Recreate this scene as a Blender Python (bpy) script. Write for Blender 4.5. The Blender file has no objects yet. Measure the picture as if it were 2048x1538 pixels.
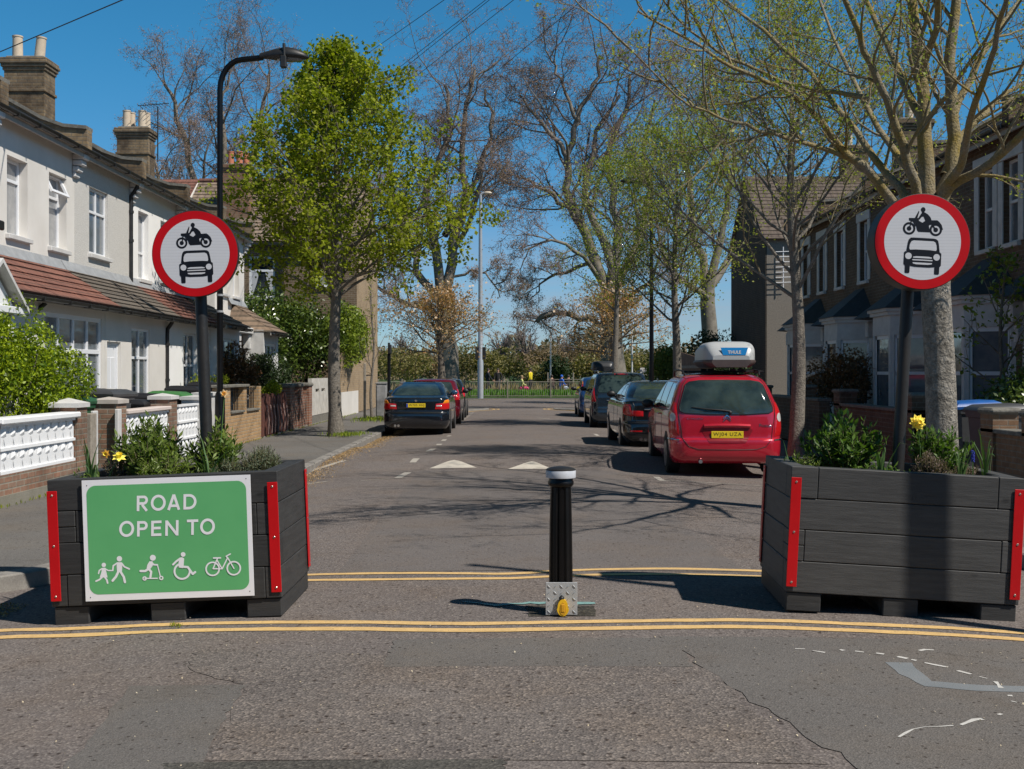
import bpy, math, random
import numpy as np
from mathutils import Vector, Matrix
random.seed(7); NR = np.random.default_rng(7)
SC = bpy.context.scene
COL = SC.collection
R = math.radians
# ---------------------------------------------------------------- camera, sky, sun, exposure
F = 2300.0; CX = 1020.0; HY = 745.0; CH = 1.6
cam = bpy.data.objects.new('camera', bpy.data.cameras.new('camera')); COL.objects.link(cam)
cam.location = (0, 0, CH); cam.rotation_euler = (R(90), 0, 0)
cam.data.sensor_width = 36; cam.data.lens = 36 * F / 2048
cam.data.shift_x = (1024 - CX) / 2048; cam.data.shift_y = (HY - 769) / 2048
cam.data.clip_start = .1; cam.data.clip_end = 6000
SC.camera = cam
SUN = Vector((.85 * .629, -.53 * .629, .777)).normalized()
w = bpy.data.worlds.new('World'); SC.world = w; w.use_nodes = True
nt = w.node_tree; nt.nodes.clear()
sky = nt.nodes.new('ShaderNodeTexSky'); sky.sky_type = 'NISHITA'; sky.sun_disc = False
sky.sun_elevation = math.asin(SUN.z); sky.sun_rotation = math.atan2(SUN.x, SUN.y)
sky.altitude = 0; sky.air_density = 1.0; sky.dust_density = .05; sky.ozone_density = 2.0
bg = nt.nodes.new('ShaderNodeBackground'); bg.inputs[1].default_value = .085
wo = nt.nodes.new('ShaderNodeOutputWorld')
def _n(t): return nt.nodes.new(t)
tcw = _n('ShaderNodeTexCoord'); sep = _n('ShaderNodeSeparateXYZ'); nt.links.new(tcw.outputs['Generated'], sep.inputs[0])
def _mr(src, lo, hi, a=0, b=1):
    m_ = _n('ShaderNodeMapRange'); m_.interpolation_type = 'SMOOTHSTEP'
    for i_, v_ in ((1, lo), (2, hi), (3, a), (4, b)): m_.inputs[i_].default_value = v_
    nt.links.new(src, m_.inputs[0]); return m_.outputs[0]
def _mx(f_, a_, b_, bt='MIX'):
    m_ = _n('ShaderNodeMix'); m_.data_type = 'RGBA'; m_.blend_type = bt
    for i_, v_ in ((0, f_), (6, a_), (7, b_)):
        if isinstance(v_, bpy.types.NodeSocket): nt.links.new(v_, m_.inputs[i_])
        else: m_.inputs[i_].default_value = v_ if i_ == 0 else (*v_, 1)
    return m_.outputs[2]
tint = _mx(_mr(sep.outputs[2], 0, .3), (.53, .77, 1.10), (.26, .90, 1.16))
skc = _mx(1.0, sky.outputs[0], tint, 'MULTIPLY'); skc = _mx(_mr(sep.outputs[2], .34, .75), skc, _mx(1.0, skc, (.48, .42, .36), 'MULTIPLY'))
mpw = _n('ShaderNodeMapping'); mpw.inputs['Scale'].default_value = (2.2, 2.2, 22); nt.links.new(tcw.outputs['Generated'], mpw.inputs[0])
nzw = _n('ShaderNodeTexNoise'); nzw.inputs['Scale'].default_value = 2.0; nzw.inputs['Detail'].default_value = 7; nzw.inputs['Roughness'].default_value = .6; nt.links.new(mpw.outputs[0], nzw.inputs['Vector'])
cm_ = _n('ShaderNodeMath'); cm_.operation = 'MULTIPLY'; nt.links.new(_mr(nzw.outputs[0], .42, .72, 0, .55), cm_.inputs[0]); nt.links.new(_mr(sep.outputs[2], .17, .03), cm_.inputs[1])
skc = _mx(cm_.outputs[0], skc, (4.2, 4.7, 5.6))
nt.links.new(skc, bg.inputs[0]); nt.links.new(bg.outputs[0], wo.inputs[0])
sl = bpy.data.lights.new('sun', 'SUN'); sl.energy = 4.95; sl.angle = R(.55); sl.color = (1, .94, .855)
so = bpy.data.objects.new('sun', sl); COL.objects.link(so)
so.rotation_euler = SUN.to_track_quat('Z', 'Y').to_euler()
SC.view_settings.view_transform = 'Standard'; SC.view_settings.look = 'None'
SC.view_settings.exposure = 0.07; SC.view_settings.gamma = 1.0
SC.render.engine = 'CYCLES'

def W(px, py, Y): return Vector(((px - CX) * Y / F, Y, CH - (py - HY) * Y / F))
def GP(px, py, z=0.0):
    Y = F * (CH - z) / (py - HY); return Vector(((px - CX) * Y / F, Y, z))
# ---------------------------------------------------------------- materials
MATS = {}
def _nm(name):
    m = bpy.data.materials.new(name); m.use_nodes = True; n = m.node_tree; n.nodes.clear()
    out = n.nodes.new('ShaderNodeOutputMaterial'); b = n.nodes.new('ShaderNodeBsdfPrincipled')
    n.links.new(b.outputs[0], out.inputs[0]); return m, n, b, out
def N(n, t, **k):
    x = n.nodes.new(t)
    for a, v in k.items():
        if a.startswith('i_'):
            x.inputs[a[2:].replace('_', ' ')].default_value = v
        else: setattr(x, a, v)
    return x
def mixc(n, fac, a, b, bt='MIX'):
    m = N(n, 'ShaderNodeMix', data_type='RGBA', blend_type=bt)
    for idx, v in ((0, fac), (6, a), (7, b)):
        if isinstance(v, bpy.types.NodeSocket): n.links.new(v, m.inputs[idx])
        else: m.inputs[idx].default_value = (v if idx == 0 else (*v, 1) if len(v) == 3 else v)
    return m.outputs[2]
def noise(n, vec, scale, det=4, rough=.6):
    t = N(n, 'ShaderNodeTexNoise'); t.inputs['Scale'].default_value = scale
    t.inputs['Detail'].default_value = det; t.inputs['Roughness'].default_value = rough
    n.links.new(vec, t.inputs['Vector']); return t.outputs[0]
def ramp(n, src, lo, hi):
    m = N(n, 'ShaderNodeMapRange'); m.inputs[1].default_value = lo; m.inputs[2].default_value = hi
    n.links.new(src, m.inputs[0]); return m.outputs[0]
def bump(n, b, h, strength, dist=.01, prev=None):
    x = N(n, 'ShaderNodeBump'); x.inputs['Strength'].default_value = strength; x.inputs['Distance'].default_value = dist
    n.links.new(h, x.inputs['Height'])
    if prev: n.links.new(prev, x.inputs['Normal'])
    n.links.new(x.outputs[0], b.inputs['Normal']); return x.outputs[0]
def mat(name, c, c2=None, rough=.7, sc=6, bmp=0, bsc=40, bd=.01, metal=0, coat=0, spec=.5, fine=None):
    """plain surface: two colours mixed by noise, optional bump"""
    if name in MATS: return MATS[name]
    m, n, b, out = _nm(name); MATS[name] = m
    b.inputs['Roughness'].default_value = rough; b.inputs['Metallic'].default_value = metal
    b.inputs['Coat Weight'].default_value = coat; b.inputs['Coat Roughness'].default_value = .04
    b.inputs['Specular IOR Level'].default_value = spec
    tc = N(n, 'ShaderNodeNewGeometry').outputs['Position']
    if c2:
        f = ramp(n, noise(n, tc, sc, 6, .65), .32, .68)
        col = mixc(n, f, c, c2)
        if fine: col = mixc(n, ramp(n, noise(n, tc, fine[0], 3), .3, .7), col, mixc(n, 1.0, col, (fine[1],) * 3, 'MULTIPLY'))
        n.links.new(col, b.inputs['Base Color'])
    else: b.inputs['Base Color'].default_value = (*c, 1)
    if bmp: bump(n, b, noise(n, tc, bsc, 4), bmp, bd)
    return m
def leafmat(name, c, c2, trans=.35, rough=.55, sp=.35):
    if name in MATS: return MATS[name]
    m, n, b, out = _nm(name); MATS[name] = m
    g = N(n, 'ShaderNodeNewGeometry')
    f = ramp(n, noise(n, g.outputs['Position'], 1.6, 3), .3, .7)
    col = mixc(n, g.outputs['Random Per Island'], c, c2)
    col = mixc(n, f, col, mixc(n, 1.0, col, (1.35, 1.2, .9), 'MULTIPLY'))
    n.links.new(col, b.inputs['Base Color']); b.inputs['Roughness'].default_value = rough
    b.inputs['Specular IOR Level'].default_value = sp
    t = N(n, 'ShaderNodeBsdfTranslucent'); n.links.new(mixc(n, 1.0, col, (1.3, 1.5, .5), 'MULTIPLY'), t.inputs[0])
    ms = N(n, 'ShaderNodeMixShader'); ms.inputs[0].default_value = trans
    n.links.new(b.outputs[0], ms.inputs[1]); n.links.new(t.outputs[0], ms.inputs[2]); n.links.new(ms.outputs[0], out.inputs[0])
    return m
def brickmat(name, a, b2, mortar, dirt=.5, w=.225, h=.075, ms=.01, bmp=.5, rough=.85, dark=(.35, .33, .3)):
    if name in MATS: return MATS[name]
    m, n, b, out = _nm(name); MATS[name] = m
    pos = N(n, 'ShaderNodeNewGeometry').outputs['Position']
    s = N(n, 'ShaderNodeSeparateXYZ'); n.links.new(pos, s.inputs[0])
    ad = N(n, 'ShaderNodeMath', operation='ADD'); n.links.new(s.outputs[0], ad.inputs[0]); n.links.new(s.outputs[1], ad.inputs[1])
    cb = N(n, 'ShaderNodeCombineXYZ'); n.links.new(ad.outputs[0], cb.inputs[0]); n.links.new(s.outputs[2], cb.inputs[1])
    br = N(n, 'ShaderNodeTexBrick'); n.links.new(cb.outputs[0], br.inputs['Vector'])
    br.inputs['Color1'].default_value = (*a, 1); br.inputs['Color2'].default_value = (*b2, 1); br.inputs['Mortar'].default_value = (*mortar, 1)
    br.inputs['Scale'].default_value = 1; br.inputs['Mortar Size'].default_value = ms; br.inputs['Mortar Smooth'].default_value = .3
    br.inputs['Brick Width'].default_value = w; br.inputs['Row Height'].default_value = h; br.inputs['Bias'].default_value = -.1
    col = mixc(n, ramp(n, noise(n, cb.outputs[0], 9, 3), .3, .7), br.outputs[0], mixc(n, 1.0, br.outputs[0], (.7, .66, .62), 'MULTIPLY'))
    dm = N(n, 'ShaderNodeMath', operation='MULTIPLY'); dm.inputs[1].default_value = dirt
    n.links.new(ramp(n, noise(n, pos, 1.3, 6, .7), .42, .66), dm.inputs[0])
    col = mixc(n, dm.outputs[0], col, mixc(n, 1.0, col, dark, 'MULTIPLY'))
    n.links.new(col, b.inputs['Base Color']); b.inputs['Roughness'].default_value = rough
    inv = N(n, 'ShaderNodeMath', operation='SUBTRACT'); inv.inputs[0].default_value = 1; n.links.new(br.outputs[1], inv.inputs[1])
    p = bump(n, b, inv.outputs[0], bmp, .012); bump(n, b, noise(n, pos, 60, 3), .35, .006, p)
    return m
def tilemat(name, a, b2, gap, w=.3, rough=.8, dirt=.5, uphill='x', lich=(.3, .3, .22)):
    """clay/concrete tiles: joints across the slope, courses are real steps in the mesh"""
    if name in MATS: return MATS[name]
    m, n, b, out = _nm(name); MATS[name] = m
    pos = N(n, 'ShaderNodeNewGeometry').outputs['Position']
    s = N(n, 'ShaderNodeSeparateXYZ'); n.links.new(pos, s.inputs[0])
    cb = N(n, 'ShaderNodeCombineXYZ'); n.links.new(s.outputs[1 if uphill == 'x' else 0], cb.inputs[0]); n.links.new(s.outputs[2], cb.inputs[1])
    br = N(n, 'ShaderNodeTexBrick'); n.links.new(cb.outputs[0], br.inputs['Vector'])
    br.inputs['Color1'].default_value = (*a, 1); br.inputs['Color2'].default_value = (*b2, 1); br.inputs['Mortar'].default_value = (*gap, 1)
    br.inputs['Scale'].default_value = 1; br.inputs['Mortar Size'].default_value = .012; br.inputs['Mortar Smooth'].default_value = .5
    br.inputs['Brick Width'].default_value = w; br.inputs['Row Height'].default_value = .16
    wv = N(n, 'ShaderNodeMath', operation='SINE'); mu = N(n, 'ShaderNodeMath', operation='MULTIPLY'); mu.inputs[1].default_value = 6.283 / w
    n.links.new(s.outputs[1 if uphill == 'x' else 0], mu.inputs[0]); n.links.new(mu.outputs[0], wv.inputs[0])
    dm = N(n, 'ShaderNodeMath', operation='MULTIPLY'); dm.inputs[1].default_value = dirt
    n.links.new(ramp(n, noise(n, pos, 3.5, 6, .75), .4, .7), dm.inputs[0])
    col = mixc(n, dm.outputs[0], br.outputs[0], mixc(n, 1.0, br.outputs[0], (.5, .48, .45), 'MULTIPLY'))
    col = mixc(n, ramp(n, noise(n, pos, 22, 3), .68, .8), col, lich)
    n.links.new(col, b.inputs['Base Color']); b.inputs['Roughness'].default_value = rough
    p = bump(n, b, wv.outputs[0], .6, .012); bump(n, b, noise(n, pos, 50, 3), .3, .006, p)
    return m
def asphalt(name, a, b2, stone=(.3, .27, .24), agg=55, amt=.35, bmp=.6, big=.35, dk=.55):
    if name in MATS: return MATS[name]
    m, n, b, out = _nm(name); MATS[name] = m
    pos = N(n, 'ShaderNodeNewGeometry').outputs['Position']
    col = mixc(n, ramp(n, noise(n, pos, big, 8, .7), .35, .65), a, b2)
    v = N(n, 'ShaderNodeTexVoronoi'); v.inputs['Scale'].default_value = agg; n.links.new(pos, v.inputs['Vector'])
    sx = N(n, 'ShaderNodeSeparateColor'); n.links.new(v.outputs[1], sx.inputs[0])
    st = N(n, 'ShaderNodeMath', operation='MULTIPLY'); st.inputs[1].default_value = amt
    n.links.new(ramp(n, sx.outputs[0], .55, .95), st.inputs[0])
    col = mixc(n, st.outputs[0], col, stone)
    dk_ = N(n, 'ShaderNodeMath', operation='MULTIPLY'); dk_.inputs[1].default_value = amt * 1.3
    n.links.new(ramp(n, sx.outputs[1], .6, .95), dk_.inputs[0])
    col = mixc(n, dk_.outputs[0], col, mixc(n, 1.0, col, (dk * .75,) * 3, 'MULTIPLY'))
    pt = N(n, 'ShaderNodeTexVoronoi'); pt.inputs['Scale'].default_value = agg * .24; pt.inputs['Randomness'].default_value = 1; n.links.new(pos, pt.inputs['Vector'])
    pc = N(n, 'ShaderNodeSeparateColor'); n.links.new(pt.outputs[1], pc.inputs[0]); pm_ = N(n, 'ShaderNodeMath', operation='MULTIPLY'); n.links.new(ramp(n, pt.outputs[0], .30, .16), pm_.inputs[0]); n.links.new(ramp(n, pc.outputs[0], 1 - amt * .75, 1 - amt * .7), pm_.inputs[1])
    col = mixc(n, pm_.outputs[0], col, mixc(n, 1.0, col, (.36, .32, .30), 'MULTIPLY'))
    col = mixc(n, ramp(n, noise(n, pos, 1.1, 5), .45, .7), col, mixc(n, 1.0, col, (1.06, 1.0, .93), 'MULTIPLY'))
    # worn dark blotches and hairline cracks
    col = mixc(n, ramp(n, noise(n, pos, 2.2, 8, .75), .56, .78), col, mixc(n, 1.0, col, (.72, .7, .68), 'MULTIPLY'))
    vc = N(n, 'ShaderNodeTexVoronoi', feature='DISTANCE_TO_EDGE'); vc.inputs['Scale'].default_value = .55
    wp = N(n, 'ShaderNodeVectorMath', operation='ADD'); nn = N(n, 'ShaderNodeTexNoise'); nn.inputs['Scale'].default_value = 2.5; nn.inputs['Detail'].default_value = 6
    n.links.new(pos, nn.inputs['Vector']); n.links.new(pos, wp.inputs[0]); n.links.new(nn.outputs[1], wp.inputs[1]); n.links.new(wp.outputs[0], vc.inputs['Vector'])
    cm = N(n, 'ShaderNodeMath', operation='MULTIPLY')
    n.links.new(ramp(n, vc.outputs[0], .006, .001), cm.inputs[0]); n.links.new(ramp(n, noise(n, pos, .5, 3), .5, .62), cm.inputs[1])
    col = mixc(n, cm.outputs[0], col, mixc(n, 1.0, col, (.45, .43, .4), 'MULTIPLY'))
    n.links.new(col, b.inputs['Base Color']); b.inputs['Roughness'].default_value = .88; b.inputs['Specular IOR Level'].default_value = .3
    p = bump(n, b, v.outputs[0], bmp, .006); bump(n, b, noise(n, pos, 180, 3), .4, .004, p)
    return m
def glassmat(name, c, rough=.04, c2=None, spec=.8):
    if name in MATS: return MATS[name]
    m, n, b, out = _nm(name); MATS[name] = m
    pos = N(n, 'ShaderNodeNewGeometry').outputs['Position']
    if c2: n.links.new(mixc(n, ramp(n, noise(n, pos, 2.5, 3), .35, .65), c, c2), b.inputs['Base Color'])
    else: b.inputs['Base Color'].default_value = (*c, 1)
    b.inputs['Roughness'].default_value = rough; b.inputs['Specular IOR Level'].default_value = spec
    b.inputs['Coat Weight'].default_value = .5
    bump(n, b, noise(n, pos, 1.2, 2), .06, .05)
    return m
# ---------------------------------------------------------------- mesh builder
class MB:
    def __init__(s, T=None): s.v = []; s.f = []; s.T = T
    def add(s, vs, fs):
        o = len(s.v)
        s.v += [tuple(s.T(v)) if s.T else tuple(v) for v in vs]
        s.f += [tuple(i + o for i in f) for f in fs]
    def box(s, x0, x1, y0, y1, z0, z1):
        s.add([(x0, y0, z0), (x1, y0, z0), (x1, y1, z0), (x0, y1, z0), (x0, y0, z1), (x1, y0, z1), (x1, y1, z1), (x0, y1, z1)],
              [(0, 3, 2, 1), (4, 5, 6, 7), (0, 1, 5, 4), (1, 2, 6, 5), (2, 3, 7, 6), (3, 0, 4, 7)]); return s
    def bbox(s, x0, x1, y0, y1, z0, z1, c=.006):
        """box with chamfered edges"""
        c = min(c, (x1 - x0) * .4, (y1 - y0) * .4, (z1 - z0) * .4)
        X = [(x0, x0 + c), (x1, x1 - c)]; Y = [(y0, y0 + c), (y1, y1 - c)]; Z = [(z0, z0 + c), (z1, z1 - c)]
        vs = []; ix = {}
        for i in (0, 1):
            for j in (0, 1):
                for k in (0, 1):
                    for a in range(3):
                        ix[i, j, k, a] = len(vs)
                        vs.append((X[i][0 if a == 0 else 1], Y[j][0 if a == 1 else 1], Z[k][0 if a == 2 else 1]))
        fs = []
        for i in (0, 1):
            fs.append([ix[i, j, k, 0] for j, k in ((0, 0), (1, 0), (1, 1), (0, 1))])
            fs.append([ix[j, i, k, 1] for j, k in ((0, 0), (1, 0), (1, 1), (0, 1))])
            fs.append([ix[j, k, i, 2] for j, k in ((0, 0), (1, 0), (1, 1), (0, 1))])
            for j in (0, 1):
                fs.append([ix[i, j, 0, 0], ix[i, j, 1, 0], ix[i, j, 1, 1], ix[i, j, 0, 1]])
                fs.append([ix[i, 0, j, 0], ix[i, 1, j, 0], ix[i, 1, j, 2], ix[i, 0, j, 2]])
                fs.append([ix[0, i, j, 1], ix[1, i, j, 1], ix[1, i, j, 2], ix[0, i, j, 2]])
                for k in (0, 1): fs.append([ix[i, j, k, 0], ix[i, j, k, 1], ix[i, j, k, 2]])
        s.add(vs, fs); return s
    def tube(s, pts, rad, n=8, caps=True, sq=1.0):
        pts = [Vector(p) for p in pts]; K = len(pts)
        if not hasattr(rad, '__len__'): rad = [rad] * K
        t0 = (pts[-1] - pts[0]).normalized() if (pts[-1] - pts[0]).length > 1e-6 else Vector((0, 0, 1))
        ref = Vector((1, 0, 0)) if abs(t0.x) < .6 else Vector((0, 1, 0))
        vs = []; u = None
        for i, p in enumerate(pts):
            t = (pts[min(i + 1, K - 1)] - pts[max(i - 1, 0)]).normalized()
            u = (u if u else ref); u = (u - t * u.dot(t)).normalized(); w_ = t.cross(u)
            for k in range(n):
                a = 2 * math.pi * k / n
                vs.append(p + (u * math.cos(a) + w_ * math.sin(a) * sq) * rad[i])
        fs = [(i * n + k, i * n + (k + 1) % n, (i + 1) * n + (k + 1) % n, (i + 1) * n + k) for i in range(K - 1) for k in range(n)]
        if caps: fs += [tuple(range(n))[::-1], tuple((K - 1) * n + k for k in range(n))]
        s.add(vs, fs); return s
    def lathe(s, prof, n=24, c=(0, 0, 0), mod=None, axis='z'):
        vs = []
        for r, z in prof:
            for k in range(n):
                a = 2 * math.pi * k / n; rr = r * (mod(a) if mod else 1)
                p = (rr * math.cos(a), rr * math.sin(a), z)
                if axis == 'y': p = (p[0], p[2], p[1])
                if axis == 'x': p = (p[2], p[0], p[1])
                vs.append((p[0] + c[0], p[1] + c[1], p[2] + c[2]))
        K = len(prof)
        fs = [(i * n + k, i * n + (k + 1) % n, (i + 1) * n + (k + 1) % n, (i + 1) * n + k) for i in range(K - 1) for k in range(n)]
        fs += [tuple(range(n))[::-1], tuple((K - 1) * n + k for k in range(n))]
        s.add(vs, fs); return s
    def prism(s, poly, d0, d1, axis='y'):
        """poly of 2D points extruded: axis y -> (a,d,b); x -> (d,a,b); z -> (a,b,d)"""
        f = {'y': lambda a, b, d: (a, d, b), 'x': lambda a, b, d: (d, a, b), 'z': lambda a, b, d: (a, b, d)}[axis]
        n = len(poly)
        s.add([f(a, b, d0) for a, b in poly] + [f(a, b, d1) for a, b in poly],
              [tuple(range(n))[::-1], tuple(range(n, 2 * n))] + [(k, (k + 1) % n, n + (k + 1) % n, n + k) for k in range(n)]); return s
    def quad(s, a, b, c, d): s.add([a, b, c, d], [(0, 1, 2, 3)]); return s
    def sphere(s, c, r, n=12, m=8, f=None):
        vs = []; c = Vector(c); r = r if hasattr(r, '__len__') else (r, r, r)
        for i in range(m + 1):
            t = math.pi * i / m
            for k in range(n):
                a = 2 * math.pi * k / n; d = Vector((math.sin(t) * math.cos(a), math.sin(t) * math.sin(a), math.cos(t)))
                q = f(d) if f else 1
                vs.append(c + Vector((d.x * r[0], d.y * r[1], d.z * r[2])) * q)
        s.add(vs, [(i * n + k, (i + 1) * n + k, (i + 1) * n + (k + 1) % n, i * n + (k + 1) % n) for i in range(m) for k in range(n)]); return s
    def build(s, name, material, parent=None, smooth=False, wp=False, sharp=40):
        me = bpy.data.meshes.new(name)
        v = np.array(s.v, dtype=float) if s.v else np.zeros((0, 3))
        if wp and parent is not None: v = v - np.array(parent.location)[None, :]
        me.from_pydata(v.tolist(), [], s.f)
        mats = material if isinstance(material, (list, tuple)) else [material]
        for m in mats: me.materials.append(m)
        o = bpy.data.objects.new(name, me); COL.objects.link(o)
        if smooth:
            me.polygons.foreach_set('use_smooth', [True] * len(me.polygons))
            try: me.set_sharp_from_angle(angle=R(sharp))
            except Exception: pass
        if parent is not None: o.parent = parent
        return o
def npmesh(name, V, Q, material, parent=None, smooth=False, wp=False):
    V = np.asarray(V, dtype=np.float32)
    if wp and parent is not None: V = V - np.array(parent.location, dtype=np.float32)[None, :]
    me = bpy.data.meshes.new(name); k = Q.shape[1]
    me.vertices.add(len(V)); me.vertices.foreach_set('co', V.ravel())
    me.loops.add(Q.size); me.loops.foreach_set('vertex_index', Q.ravel().astype(np.int32))
    me.polygons.add(len(Q)); me.polygons.foreach_set('loop_start', np.arange(0, Q.size, k, dtype=np.int32))
    if smooth: me.polygons.foreach_set('use_smooth', np.ones(len(Q), dtype=bool))
    me.update(calc_edges=True); me.materials.append(material)
    o = bpy.data.objects.new(name, me); COL.objects.link(o)
    if parent is not None: o.parent = parent
    return o
def tag(o, label=None, cat=None, group=None, kind=None):
    if label: o['label'] = label
    if cat: o['category'] = cat
    if group: o['group'] = group
    if kind: o['kind'] = kind
    return o
def thing(name, label, cat, loc=(0, 0, 0), rz=0, group=None, ry=0):
    o = bpy.data.objects.new(name, None); COL.objects.link(o); o.empty_display_size = .2
    o.location = loc; o.rotation_euler = (0, ry, rz); return tag(o, label, cat, group)
def struct(mb, name, m, smooth=False): return tag(mb.build(name, m, None, smooth), kind='structure')
def copy_tree(o, parent=None):
    c = o.copy(); COL.objects.link(c)
    if parent is not None: c.parent = parent
    for ch in list(o.children): copy_tree(ch, c)
    return c
def text_mesh(txt, h, weight=0.0, depth=.002, space=1.0, wscale=1.0):
    """outline letters as mesh in the XZ plane facing -Y, centred"""
    cu = bpy.data.curves.new('t', 'FONT'); cu.body = txt; cu.size = 1; cu.offset = weight; cu.extrude = 0; cu.space_character = space
    cu.resolution_u = 6
    o = bpy.data.objects.new('t', cu); COL.objects.link(o); bpy.context.view_layer.update()
    dg = bpy.context.evaluated_depsgraph_get(); me = bpy.data.meshes.new_from_object(o.evaluated_get(dg))
    vs = [v.co.copy() for v in me.vertices]; fs = [tuple(p.vertices) for p in me.polygons]
    bpy.data.objects.remove(o); bpy.data.curves.remove(cu); bpy.data.meshes.remove(me)
    x0 = min(v.x for v in vs); x1 = max(v.x for v in vs); y0 = min(v.y for v in vs); y1 = max(v.y for v in vs)
    k = h / (y1 - y0)
    return [((v.x - (x0 + x1) / 2) * k * wscale, (v.y - (y0 + y1) / 2) * k) for v in vs], fs
def add_text(mb, txt, h, place, weight=0.0, space=1.0, wscale=1.0, fitw=None):
    pts, fs = text_mesh(txt, h, weight, space=space, wscale=wscale)
    if fitw:
        ww = max(p[0] for p in pts) - min(p[0] for p in pts); pts = [(p[0] * fitw / ww, p[1]) for p in pts]
    mb.add([place(a, b) for a, b in pts], fs)
# 2D pictogram pen: every stroke gets its own hair-thin step so nothing is coplanar
class Pen:
    def __init__(s, mb, place, step=.00012): s.mb = mb; s.place = place; s.k = 0; s.st = step
    def poly(s, pts):
        s.k += 1; d = s.k * s.st
        s.mb.add([s.place(a, b, d) for a, b in pts], [tuple(range(len(pts)))])
    def disc(s, x, y, r, n=28, ry=None): s.poly([(x + r * math.cos(2 * math.pi * i / n), y + (ry or r) * math.sin(2 * math.pi * i / n)) for i in range(n)])
    def ring(s, x, y, r0, r1, a0=0, a1=360, n=36):
        s.k += 1; d = s.k * s.st; vs = []
        for i in range(n + 1):
            a = R(a0 + (a1 - a0) * i / n)
            vs += [s.place(x + r0 * math.cos(a), y + r0 * math.sin(a), d), s.place(x + r1 * math.cos(a), y + r1 * math.sin(a), d)]
        s.mb.add(vs, [(2 * i, 2 * i + 1, 2 * i + 3, 2 * i + 2) for i in range(n)])
    def line(s, pts, w_):
        for i in range(len(pts) - 1):
            a = Vector(pts[i]); b = Vector(pts[i + 1]); d = (b - a).normalized(); p = Vector((-d.y, d.x)) * w_ / 2
            s.poly([a - p, b - p, b + p, a + p])
        for p in pts: s.disc(p[0], p[1], w_ / 2, 12)
# ---------------------------------------------------------------- trees
def tubes_np(branches, n):
    """branches: list of (pts Kx3, radii K), same K -> vertex & quad arrays"""
    V = []; Q = []; off = 0
    byk = {}
    for p, r in branches: byk.setdefault(len(p), []).append((p, r))
    for K, L in byk.items():
        P = np.array([b[0] for b in L], dtype=float); Rd = np.array([b[1] for b in L], dtype=float)
        B = len(L); T = np.empty_like(P); T[:, 1:-1] = P[:, 2:] - P[:, :-2]; T[:, 0] = P[:, 1] - P[:, 0]; T[:, -1] = P[:, -1] - P[:, -2]
        T /= np.linalg.norm(T, axis=2, keepdims=True) + 1e-9
        D = P[:, -1] - P[:, 0]; ref = np.zeros((B, 3)); ax = np.argmin(np.abs(D), axis=1); ref[np.arange(B), ax] = 1
        ref = ref[:, None, :]
        U = ref - T * (T * ref).sum(2, keepdims=True); U /= np.linalg.norm(U, axis=2, keepdims=True) + 1e-9
        Wd = np.cross(T, U); a = np.arange(n) * 2 * np.pi / n
        Vx = P[:, :, None, :] + (U[:, :, None, :] * np.cos(a)[None, None, :, None] + Wd[:, :, None, :] * np.sin(a)[None, None, :, None]) * Rd[:, :, None, None]
        V.append(Vx.reshape(-1, 3))
        base = off + np.arange(B)[:, None, None] * K * n; i = np.arange(K - 1)[None, :, None] * n; k = np.arange(n)[None, None, :]; k2 = (k + 1) % n
        q = np.stack([base + i + k, base + i + k2, base + i + n + k2, base + i + n + k], axis=-1).reshape(-1, 4); Q.append(q)
        off += B * K * n
    return np.concatenate(V), np.concatenate(Q)
def leaves_np(C, size, aspect=.6, up=.3, jit=0.0, seed=0, dirs=None, droop=0.0):
    """rhombic leaves at points C"""
    g = np.random.default_rng(seed); C = np.asarray(C, dtype=float); n = len(C)
    if jit: C = C + g.normal(0, jit, C.shape)
    d = g.normal(0, 1, (n, 3)) if dirs is None else np.asarray(dirs) + g.normal(0, .25, (n, 3))
    d[:, 2] -= droop; d /= np.linalg.norm(d, axis=1, keepdims=True) + 1e-9
    nn = g.normal(0, 1, (n, 3)); nn[:, 2] += up * 3
    s = np.cross(d, nn); s /= np.linalg.norm(s, axis=1, keepdims=True) + 1e-9
    nrm = np.cross(s, d)
    sz = size * g.uniform(.6, 1.25, (n, 1))
    mid = C + d * sz * .5
    V = np.stack([C, mid + s * sz * aspect * .5 + nrm * sz * .07, C + d * sz, mid - s * sz * aspect * .5 + nrm * sz * .07], axis=1).reshape(-1, 3)
    Q = np.arange(n * 4).reshape(n, 4); return V, Q
def vrand(rng, s=1.0): return Vector((rng.gauss(0, s), rng.gauss(0, s), rng.gauss(0, s)))
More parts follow.
